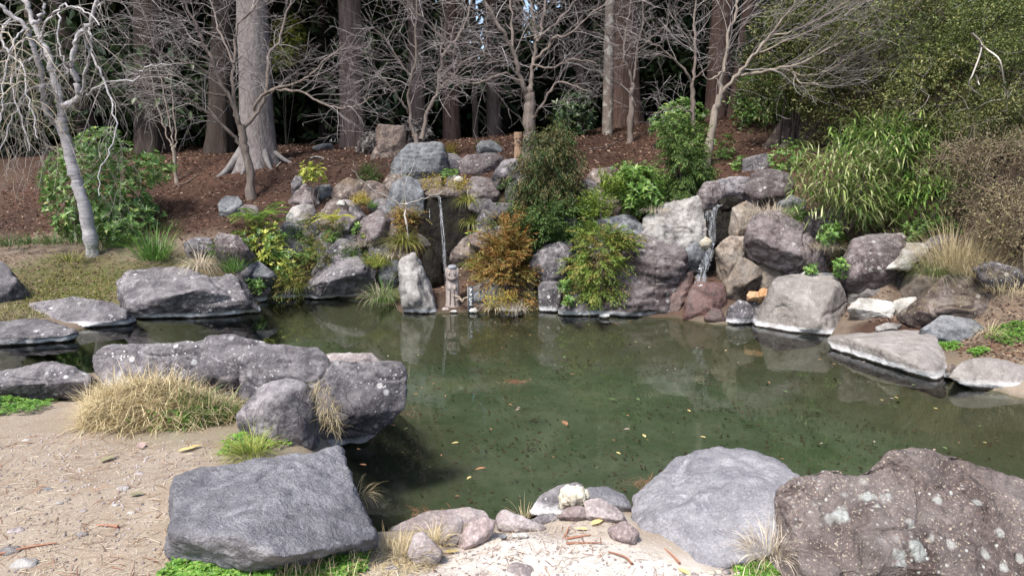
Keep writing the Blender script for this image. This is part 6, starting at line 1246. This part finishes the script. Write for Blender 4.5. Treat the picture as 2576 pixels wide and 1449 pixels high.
# ------------------------------------------------------------------ foreground plants
# straw mound
mb = atZ(345, 1085, .25); MC = np.array([mb[0] + .0, mb[1] + .22, .24])
R = np.random.default_rng(400)
sm = thing('straw_mound', MC, 'shaggy mound of dry yellow straw beside the long grey boulder', 'grass')
def mound_pt(th, ph, k=1.0):
    lump = 1 + .12 * np.sin(th * 3 + 1) + .08 * np.sin(th * 5)
    x = np.cos(th) * np.cos(ph) * .50 * lump; y = np.sin(th) * np.cos(ph) * .27 * lump; z = np.sin(ph) * (.25 - .10 * np.clip((x - .02) / .45, 0, 1))
    return np.stack([x, y, z], -1) * k + MC
n = 40; th, ph = np.meshgrid(np.linspace(0, 2 * np.pi, n), np.linspace(-.25, np.pi / 2, 14)); Vm = mound_pt(th.ravel(), ph.ravel(), .86)
Vm += .012 * fbm(Vm * 12, 3, 3)[:, None]; q = np.array([[r_ * n + c_, r_ * n + c_ + 1, (r_ + 1) * n + c_ + 1, (r_ + 1) * n + c_] for r_ in range(13) for c_ in range(n - 1)])
N = NT('matted_thatch'); vv = N.objvec(False); N.bsdf(N.mix(N.noise(vv, 40, 4, .6), (.07, .055, .03), (.22, .17, .09)), .9, None, .1); M['thatch'] = N.m
mesh_obj('thatch', Vm, q, M['thatch'], sm, True, MC)
def mound_blades(n, th, ph, L, W, mat, name, up=.3, droop=1.6, jit=.75):
    P = mound_pt(th, ph, .9); o = P - MC; o /= np.linalg.norm(o, axis=1)[:, None]; d = o * (.8 if jit < 1 else .35) + R.normal(0, jit, (n, 3)) * ([1, 1, 1] if jit < 1 else [1, 1, .55]) + [0, -.05, up]
    g = Geo(); g.blades(P, d, L * R.uniform(.4, 1.3, n), W * R.uniform(.6, 1.3, n), R.uniform(.0, 1.7, n) * droop, 4); tag(g.build(name, M[mat], sm, False, MC), kind='stuff')
n = 5200; mound_blades(n, R.uniform(0, 6.283, n), np.arcsin(R.uniform(-.12, 1, n)), .16, .0045, 'straw', 'straw_blades', .12, .45, 1.2)
n = 260; mound_blades(n, R.normal(-.35, .4, n), np.arcsin(R.uniform(.1, .9, n)), .13, .006, 'grass', 'green_blades', .7, 1.0, .4)
P = mound_pt(R.normal(-.5, .4, 320), np.arcsin(R.uniform(0, .6, 320)), .95); g = Geo(); whorls(g, P, P - MC, R, 3, .016, .014, .2); g.build('clover_leaves', M['clover'], sm, False, MC)
def ground_poly(poly): return np.array([hit(x, y)[:2] for x, y in poly])
def scatter(poly, n, R, world=False):
    W = np.array(poly) if world else ground_poly(poly); lo, hi = W.min(0), W.max(0); out = []; c = 0
    while c < n:
        P = R.uniform(lo, hi, (n * 2, 2)); P = P[in_poly(P + R.normal(0, .03, P.shape), W)]; out.append(P); c += len(P)
    P = np.concatenate(out)[:n]; return np.c_[P, H(P[:, 0], P[:, 1])]
def clover(label, poly, n, seed, h=.03, mat='clover', L=.015, blades=0, bm='grass'):
    R = np.random.default_rng(seed); P = scatter(poly, n, R); c = P.mean(0); g = Geo(); P[:, 2] += R.uniform(.3, 1, n) * h * (.7 + .5 * fbm(P * 6, seed, 2))
    whorls(g, P, np.tile([0, -.1, 1.0], (n, 1)), R, 4, L, L * .85, .12); t = thing('clover_patch', c, label, 'clover'); tag(g.build('leaves', M[mat], t, False, c), kind='stuff')
    if blades:
        B = scatter(poly, blades, R); g = Geo(); g.blades(B, R.normal(0, .5, B.shape) + [0, 0, 1.0], R.uniform(.04, .11, blades), .004, R.uniform(.5, 2, blades), 4); tag(g.build('blades', M[bm], t, False, c), kind='stuff')
clover('bright green clover patch left of the straw mound', [(-60, 985), (60, 968), (150, 965), (148, 1000), (100, 1040), (20, 1050), (-60, 1050)], 1500, 411, .06)
clover('green clover strip along the front of the broad flat slab', [(425, 1428), (520, 1416), (600, 1420), (660, 1440), (700, 1475), (420, 1475)], 1100, 412, .05, blades=60, bm='straw')
clover('clover and dry grass patch right of the broad flat slab', [(700, 1440), (790, 1410), (900, 1392), (930, 1410), (880, 1475), (700, 1475)], 650, 413, .035, blades=420, bm='straw')
clover('clover with dry stems between the flat slab and the chunky grey block', [(560, 1120), (650, 1085), (790, 1090), (785, 1115), (640, 1140), (575, 1150)], 650, 414, .05, blades=300, bm='straw')
clover('small clover patch between the smooth slab and the huge speckled boulder', [(1865, 1425), (1900, 1400), (1945, 1402), (1950, 1475), (1860, 1475)], 380, 415, .05, blades=120, bm='straw')
clover('clover below the low grey stone of the right bank', [(2330, 850), (2360, 840), (2410, 868), (2400, 884), (2350, 872)], 420, 416, .04)
clover('clover at the right picture edge', [(2490, 830), (2540, 812), (2600, 815), (2600, 862), (2540, 872), (2500, 862)], 480, 417, .05, blades=60, bm='grass')
clover('low weeds on the beige bank at the right picture edge', [(2440, 890), (2470, 878), (2480, 892), (2460, 902)], 140, 418, .05)
clover('mossy short grass on the left bank', [(60, 770), (120, 690), (200, 670), (290, 690), (280, 760), (180, 760)], 1000, 419, .02, 'sedge', .012, 500, 'sedge')
clover('dry and green turf at the edge of the low left rocks', [(-40, 800), (30, 770), (90, 770), (120, 795), (60, 805), (-40, 830)], 380, 420, .03, 'sedge', .013, 500, 'straw')
tuft('grass_tuft', 'yellow-green grass tuft in front of the chunky grey block', 628, 1140, 3.62, 260, .17, 'grass_yellow', 431, .09, 1.0, .005, 1.3, (-.2, -.1, 0))
plant('straw_tuft', 'dry grass hanging down beside the chunky grey block', 'grass', [(784, 962), (806, 960), (832, 1000), (852, 1040), (862, 1078), (835, 1088), (808, 1040), (790, 1000)], 4.02, .06, 'straw', 432, 'sasa', n=420, L=.075, W=.0032, nstem=1, stemr=.003)
tuft('grass_tuft', 'dry tuft at the left side of the broad flat slab', 420, 1300, 3.25, 300, .12, 'straw', 433, .12, 1.0, .004, 1.6, (-.2, 0, 0))
tuft('grass_tuft', 'pale dry tuft at the upper left corner of the broad flat slab', 425, 1245, 3.42, 220, .11, 'straw_pale', 434, .10, 1.0, .004, 1.6, (-.1, 0, 0))
tuft('straw_tuft', 'straw tuft between the triangular stone and the pointed edging stone', 1092, 1362, 3.02, 160, .12, 'straw', 435, .06, .9, .0035, 1.8)
tuft('straw_tuft', 'straw wisps beside the triangular stone', 1005, 1400, 2.85, 240, .12, 'straw', 436, .12, 1.0, .0035, 2.0)
tuft('straw_tuft', 'dry stems between the smooth slab and the huge speckled boulder', 1930, 1385, 2.9, 260, .14, 'straw_pale', 437, .08, .9, .0035, 1.5, (-.2, -.1, 0))
tuft('straw_tuft', 'dry stems over the dark water by the broad flat slab', 905, 1245, 3.55, 60, .13, 'straw', 438, .04, 1.0, .003, 2.0, (.4, 0, 0), z=.12)
tuft('straw_tuft', 'few dry stems poking up at the edge beside the dark domed rock', 1318, 1300, 3.4, 26, .12, 'straw', 439, .03, .8, .003, 1.4)

# ------------------------------------------------------------------ litter, debris, floating leaves
def flat_leaves(P, R, L, W, tilt=.35, lift=.006):
    n = len(P); g = Geo(); an = R.uniform(0, 6.283, n); d = np.stack([np.cos(an), np.sin(an), R.normal(0, tilt, n)], 1); P = P.copy(); P[:, 2] += lift
    g.leaves(P, d, R.normal(0, tilt, (n, 3)) + [0, 0, 1.0], L * R.uniform(.5, 1.4, n), W * R.uniform(.6, 1.3, n), R.uniform(.0, .3), .0); return g
R = np.random.default_rng(500)
x = R.uniform(-8.5, 7.5, 60000); y = R.uniform(8.6, 19, 60000); px_ = 1288 + F * x / y
keep = ((y > 9.5) | ((x > -1.8) & (x < 4.5))) & (R.uniform(0, 1, 60000) < np.clip(1.25 - (y - 9) * .07, .25, 1)) & ~((x < -4.6) & (y < 10.1)) & (pond_sd(x, y) > .35)
P = np.c_[x, y, np.zeros_like(x)][keep]; P[:, 2] = H(P[:, 0], P[:, 1])
o = flat_leaves(P, R, .06, .028, .35).build('leaf_litter', M['dryleaf'], None, False, None); tag(o, 'red-brown fallen leaves covering the forest floor', 'leaf litter', kind='stuff')
g = Geo(); M['needle'] = leaf_mat('brown_cedar_needles', [(0, (.11, .045, .025)), (.6, (.22, .10, .055)), (1, (.33, .19, .11))], .7, .05)
i = R.integers(0, len(P), 9000); B = P[i] + R.normal(0, .06, (9000, 3)) * [1, 1, 0]; B[:, 2] = H(B[:, 0], B[:, 1]) + .01; an = R.uniform(0, 6.283, 9000)
g.blades(B, np.stack([np.cos(an), np.sin(an), R.uniform(0, .5, 9000)], 1), R.uniform(.06, .2, 9000), .006, R.uniform(.2, 1, 9000), 2); o = g.build('needle_litter', M['needle'], None, False, None); tag(o, 'brown cedar sprigs strewn over the forest floor', 'needle litter', kind='stuff')
# foreground straw, needles, chips
def strewn(name, label, cat, poly, n, mat, L, W, R, seg=2, dens=None):
    B = scatter(poly, n, R)
    if dens is not None: B = B[R.uniform(0, 1, len(B)) < dens(B)]
    n = len(B); B[:, 2] += .004; an = R.uniform(0, 6.283, n); g = Geo(); d = np.stack([np.cos(an), np.sin(an), R.uniform(-.02, .22, n)], 1)
    side = np.cross(d, R.normal(0, .4, (n, 3)) + [0, 0, 1.0]); side /= np.linalg.norm(side, axis=1)[:, None]
    g.blades(B, d, L * R.uniform(.4, 1.4, n), W * R.uniform(.6, 1.4, n), R.uniform(.0, .5, n), seg, side); o = g.build(name, M[mat], None, False, None); return tag(o, label, cat, kind='stuff')
LP = [(-120, 1120), (100, 1090), (330, 1105), (560, 1120), (600, 1150), (440, 1190), (440, 1330), (430, 1475), (-120, 1475)]
strewn('straw_litter', 'bits of dry straw strewn over the dirt path', 'straw', LP, 2300, 'straw_pale', .05, .0028, R, dens=lambda B: .25 + .75 * sstep(-.3, .5, fbm(B * 2.3, 77, 3) + .9 * sstep(-1.9, -1.1, B[:, 0])))
strewn('needle_litter', 'brown needles strewn over the dirt path', 'needle litter', LP, 420, 'needle', .09, .004, R)
SP = [(930, 1420), (1010, 1350), (1150, 1385), (1250, 1340), (1400, 1310), (1530, 1320), (1620, 1375), (1760, 1440), (1860, 1430), (1880, 1475), (930, 1475)]
strewn('needle_litter', 'brown needles strewn over the white sand', 'needle litter', SP, 420, 'needle', .055, .0035, R, dens=lambda B: sstep(-.1, .5, fbm(B * 3, 78, 3)) * .9 + .1)
strewn('straw_litter', 'pale straw strewn over the white sand', 'straw', SP, 500, 'straw_pale', .05, .003, R)
strewn('straw_litter', 'dry straw matted around the edging stones', 'straw', [(930, 1440), (960, 1365), (1060, 1350), (1110, 1400), (1030, 1475), (930, 1475)], 700, 'straw', .06, .003, R)
strewn('needle_litter', 'brown needles strewn on the right bank', 'needle litter', [(2380, 880), (2480, 860), (2640, 870), (2640, 930), (2480, 900)], 420, 'needle', .09, .004, R)
# fallen leaves one can pick out on the sand and the path
def leaf_thing(name, label, pos, L, W, mat, az, group=None, tilt=.1, R=R):
    g = Geo(); m = 7; t = np.linspace(0, 1, m); w = W * np.sin(np.pi * t ** .8) * .5; d = np.array([math.cos(az), math.sin(az), 0]); s = np.array([-d[1], d[0], 0]); pos = np.asarray(pos, float)
    mid = pos + d * (t[:, None] - .5) * L + np.array([0, 0, 1]) * (tilt * L * (t[:, None] - .5) ** 2 + .004); cup = np.array([0, 0, 1.0]) * (w * .35)[:, None]
    V = np.concatenate([mid, mid + s * w[:, None] + cup, mid - s * w[:, None] + cup]); q = [[i, i + 1, m + i + 1, m + i] for i in range(m - 1)] + [[i + 1, i, 2 * m + i, 2 * m + i + 1] for i in range(m - 1)]
    g.add(V, q); o = g.build(name, M[mat], None, True, pos); return tag(o, label, 'leaf', group)
def solid(name, *cols): M[name] = leaf_mat(name, [(i / max(1, len(cols) - 1), c) for i, c in enumerate(cols)], .6, .15); return name
solid('leaf_yellow', (.50, .38, .14), (.62, .50, .24)); solid('leaf_brown', (.26, .12, .06), (.36, .20, .11)); solid('leaf_green', (.10, .17, .06), (.16, .22, .09)); solid('leaf_olive', (.20, .19, .11), (.27, .25, .15)); solid('leaf_pink', (.42, .30, .27), (.48, .36, .32)); solid('bark_red', (.30, .13, .08), (.38, .19, .12))
for x_, y_, m_, l_, lab in [(1490, 1300, 'leaf_yellow', .075, 'pale yellow fallen leaf beside the pink edging stone'), (1503, 1318, 'leaf_yellow', .085, 'pale yellow fallen leaf on brown needles at the edge of the sand'), (1138, 1392, 'leaf_yellow', .07, 'yellow fallen leaf under the slanting pinkish stone'),
                      (355, 1125, 'leaf_pink', .11, 'pinkish fallen leaf in front of the straw mound'), (272, 1158, 'leaf_olive', .10, 'olive fallen leaf on the dirt path'), (470, 1135, 'leaf_yellow', .09, 'tan fallen leaf on the path near the straw mound'), (490, 1128, 'leaf_yellow', .08, 'small tan fallen leaf beside another before the straw mound'),
                      (345, 1248, 'leaf_olive', .07, 'grey-green fallen leaf left of the broad flat slab'), (1720, 1442, 'leaf_yellow', .07, 'tan fallen leaf on the sand under the smooth slab'), (1462, 1335, 'leaf_yellow', .06, 'small tan leaf on the white sand')]:
    p = hit(x_, y_); leaf_thing('fallen_leaf', lab, p + [0, 0, .006], l_, l_ * .42, m_, R.uniform(0, 3))
for k, (x_, y_, l_, az, lab) in enumerate([(1420, 1345, .14, 1.2, 'brown cedar twig lying on the white sand near the edging stones'), (1455, 1352, .12, .3, 'brown cedar twig crossing the sand below the pink stone'), (1560, 1405, .13, 2.3, 'short red-brown twig alone on the white sand'), (270, 1325, .10, 3.0, 'red-brown twig on the dirt path'), (60, 1385, .22, .5, 'long brown twig on the dirt path'), (1690, 1400, .13, 1.9, 'red-brown twig at the foot of the smooth slab'), (1470, 1368, .16, .05, 'thin brown twig on the white sand')]):
    p = hit(x_, y_) + [0, 0, .006]; d = np.array([math.cos(az), math.sin(az), 0]); g = Geo(); g.tube(curve([p - d * l_ / 2, p + R.normal(0, .008, 3) * [1, 1, .2], p + d * l_ / 2], 9), np.linspace(.006, .003, 9), 5); o = g.build('fallen_twig', M['bark_red'], None, True, p); tag(o, lab, 'twig')
# pebbles
pts = [(60, 1418, .07, 'pale'), (40, 1335, .05, 'sandstone'), (310, 1228, .045, 'pale'), (350, 1192, .035, 'sandstone'), (25, 1385, .06, 'pale'), (150, 1265, .024, 'pale'), (210, 1285, .028, 'sandstone'), (120, 1230, .03, 'blue'), (205, 1345, .035, 'pale'), (290, 1270, .024, 'pale'), (65, 1108, .03, 'white'), (160, 1210, .03, 'sandstone'), (330, 1290, .026, 'white')]
for x_, y_, s_, m_ in pts:
    p = hit(x_, y_); V, Fc = ico(3); v = V * [s_ * .7, s_ * .5, s_ * .25]; v = v * (1 + .18 * fbm(V * 1.7 + x_, int(x_), 3))[:, None]; o = mesh_obj('pebble', v + p, Fc, M[m_], None, True, p); tag(o, 'pale pebble pressed into the dirt path', 'pebble', 'pebbles on the dirt path')
for k in range(26):
    x_ = R.uniform(1700, 1880); y_ = 1442 + R.uniform(-6, 26) - .05 * abs(x_ - 1800) * 0
    p = hit(x_, y_); s_ = R.uniform(.014, .03); V, Fc = ico(2); v = V * [s_ * .7, s_ * .6, s_ * .45]; o = mesh_obj('pebble', v + p, Fc, M[['white', 'sandstone', 'coral', 'blue'][k % 4]], None, True, p); tag(o, 'small rounded pebble at the foot of the smooth slab', 'pebble', 'pebbles under the smooth slab')
g = Geo(); B = np.concatenate([scatter(LP, 700, R), scatter(SP, 350, R)]); V, Fc = ico(1)
for p in B: s_ = R.uniform(.003, .009); g.add(V * R.uniform(.6, 1.2, 3) * s_ + p, t=Fc)
o = g.build('gravel', M['sandstone'], None, True, None); tag(o, 'fine gravel grains in the path and sand', 'gravel', kind='stuff')
# sunken and floating debris
M['debris'] = leaf_mat('sunken_leaf_debris', [(0, (.022, .014, .010)), (.6, (.055, .030, .018)), (1, (.095, .06, .032))], .8, .0)
x = R.uniform(-7, 8, 26000); y = R.uniform(3.2, 8.8, 26000); sd_ = pond_sd(x, y); dn = fbm2(x * 1.6, y * 1.6, 88, 5); keep = (sd_ < -.1) & (R.uniform(0, 1, 26000) < .14 + .86 * sstep(.0, .8, dn)) ; P = np.c_[x, y, np.zeros_like(x)][keep]
Pb = P[::2].copy(); Pb[:, 2] = H(Pb[:, 0], Pb[:, 1]) + .012; o = flat_leaves(Pb, R, .036, .018, .3).build('sunken_debris', M['debris'], None, False, None); tag(o, 'dark leaf fragments lying on the pond bed', 'debris', kind='stuff')
Ps = P[1::6].copy(); Ps[:, 2] = .002; o = flat_leaves(Ps, R, .022, .014, .02, .001).build('floating_debris', M['debris'], None, False, None); tag(o, 'tiny dark fragments floating on the pond', 'debris', kind='stuff')
FL = 'leaves floating on the pond'
spots = [(1145, 1115, 'leaf_yellow', .05), (1208, 1180, 'leaf_brown', .07), (1420, 1065, 'leaf_brown', .10), (1620, 1097, 'leaf_yellow', .06), (1605, 1005, 'leaf_green', .05), (1540, 1005, 'leaf_green', .06), (1975, 985, 'leaf_green', .05)]
for k in range(90):
    spots.append((R.uniform(900, 2500), 800 + 480 * R.uniform(0, 1) ** 1.3, ['leaf_brown', 'leaf_yellow', 'leaf_green', 'leaf_brown', 'leaf_pink'][k % 5], R.uniform(.022, .05)))
LB = {'leaf_yellow': 'small yellow leaf floating on the pond', 'leaf_brown': 'small brown leaf floating on the pond', 'leaf_green': 'small green leaf floating on the pond', 'leaf_pink': 'small pale pinkish leaf floating on the pond'}
for x_, y_, m_, l_ in spots:
    p = atZ(x_, y_, .003)
    if pond_sd(np.array([p[0]]), np.array([p[1]]))[0] < -.12: leaf_thing('floating_leaf', LB[m_], p, l_, l_ * .38, m_, R.uniform(0, 6.28), FL, 0.0)
def needle_raft(label, x_, y_, n, s, seed):
    R = np.random.default_rng(seed); c = atZ(x_, y_, .004); B = c + R.normal(0, s, (n, 3)) * [1, .7, 0]; B[:, 2] = .004 + R.uniform(0, .012, n); an = R.uniform(0, 6.283, n); g = Geo(); g.blades(B, np.stack([np.cos(an), np.sin(an), R.uniform(0, .2, n)], 1), R.uniform(.03, .09, n), .005, .2, 2); o = g.build('needle_raft', M['needle'], None, False, c); tag(o, label, 'needles')
needle_raft('red-brown raft of cedar needles floating in mid pond', 1296, 962, 90, .045, 1)
needle_raft('orange-brown cedar needles caught at the edge of the smooth slab', 1640, 1222, 120, .05, 2)
needle_raft('dark cedar needles caught under the white-spotted boulder', 1010, 1040, 70, .06, 3)
needle_raft('cedar needles caught at the tip of the long low edging stone', 1075, 1297, 70, .05, 4)
# dry branches lying on the litter slope
for k, (pth, Y_, lab) in enumerate([([(700, 418), (716, 405), (735, 402)], 11.9, 'pale dead stick lying beside the massive cedar roots'), ([(695, 424), (712, 408), (722, 404)], 11.8, 'grey dead stick leaning on the litter by the massive cedar'), ([(780, 404), (795, 398), (815, 402), (808, 406)], 12.2, 'whitish piece of driftwood on the litter'), ([(440, 470), (470, 462), (500, 440)], 11.2, 'dark fallen branch on the shaded litter slope'), ([(1480, 380), (1530, 370), (1570, 352)], 11.9, 'thin fallen branch on the litter under the mottled trunk'), ([(1640, 375), (1690, 355), (1730, 350)], 11.6, 'fallen branch behind the feathery sapling')]):
    Q = np.array([hit(*p) for p in pth]) + [0, 0, .02]; g = Geo(); g.tube(curve(Q, 10), np.linspace(.022 if k == 2 else .011, .006, 10), 6); o = g.build('dead_stick', M['twig_silver' if k < 3 else 'maple'], None, True, Q[0]); tag(o, lab, 'stick')

# litter on the side banks
def bank_litter(label, poly, n, mat, L, W, seed):
    R = np.random.default_rng(seed); P = scatter(poly, n, R); P = P[P[:, 2] > .03]; o = flat_leaves(P, R, L, W, .35).build('leaf_litter', M[mat], None, False, None); tag(o, label, 'leaf litter', kind='stuff')
bank_litter('brown leaf bits over the right bank', [(2090, 800), (2140, 700), (2300, 700), (2450, 640), (2640, 640), (2640, 940), (2450, 905), (2330, 850)], 2600, 'dryleaf', .04, .018, 901)
bank_litter('pale straw bits over the right bank', [(2300, 700), (2450, 640), (2640, 640), (2640, 940), (2450, 905), (2330, 850)], 1500, 'straw', .05, .006, 902)
bank_litter('brown leaf bits over the mossy left bank', [(-120, 640), (330, 625), (480, 640), (330, 690), (300, 755), (80, 765), (-120, 800)], 2400, 'dryleaf', .04, .018, 903)
bank_litter('green leaf bits over the mossy left bank', [(-120, 690), (150, 670), (310, 690), (300, 755), (80, 765), (-120, 800)], 1800, 'sedge', .035, .006, 904)
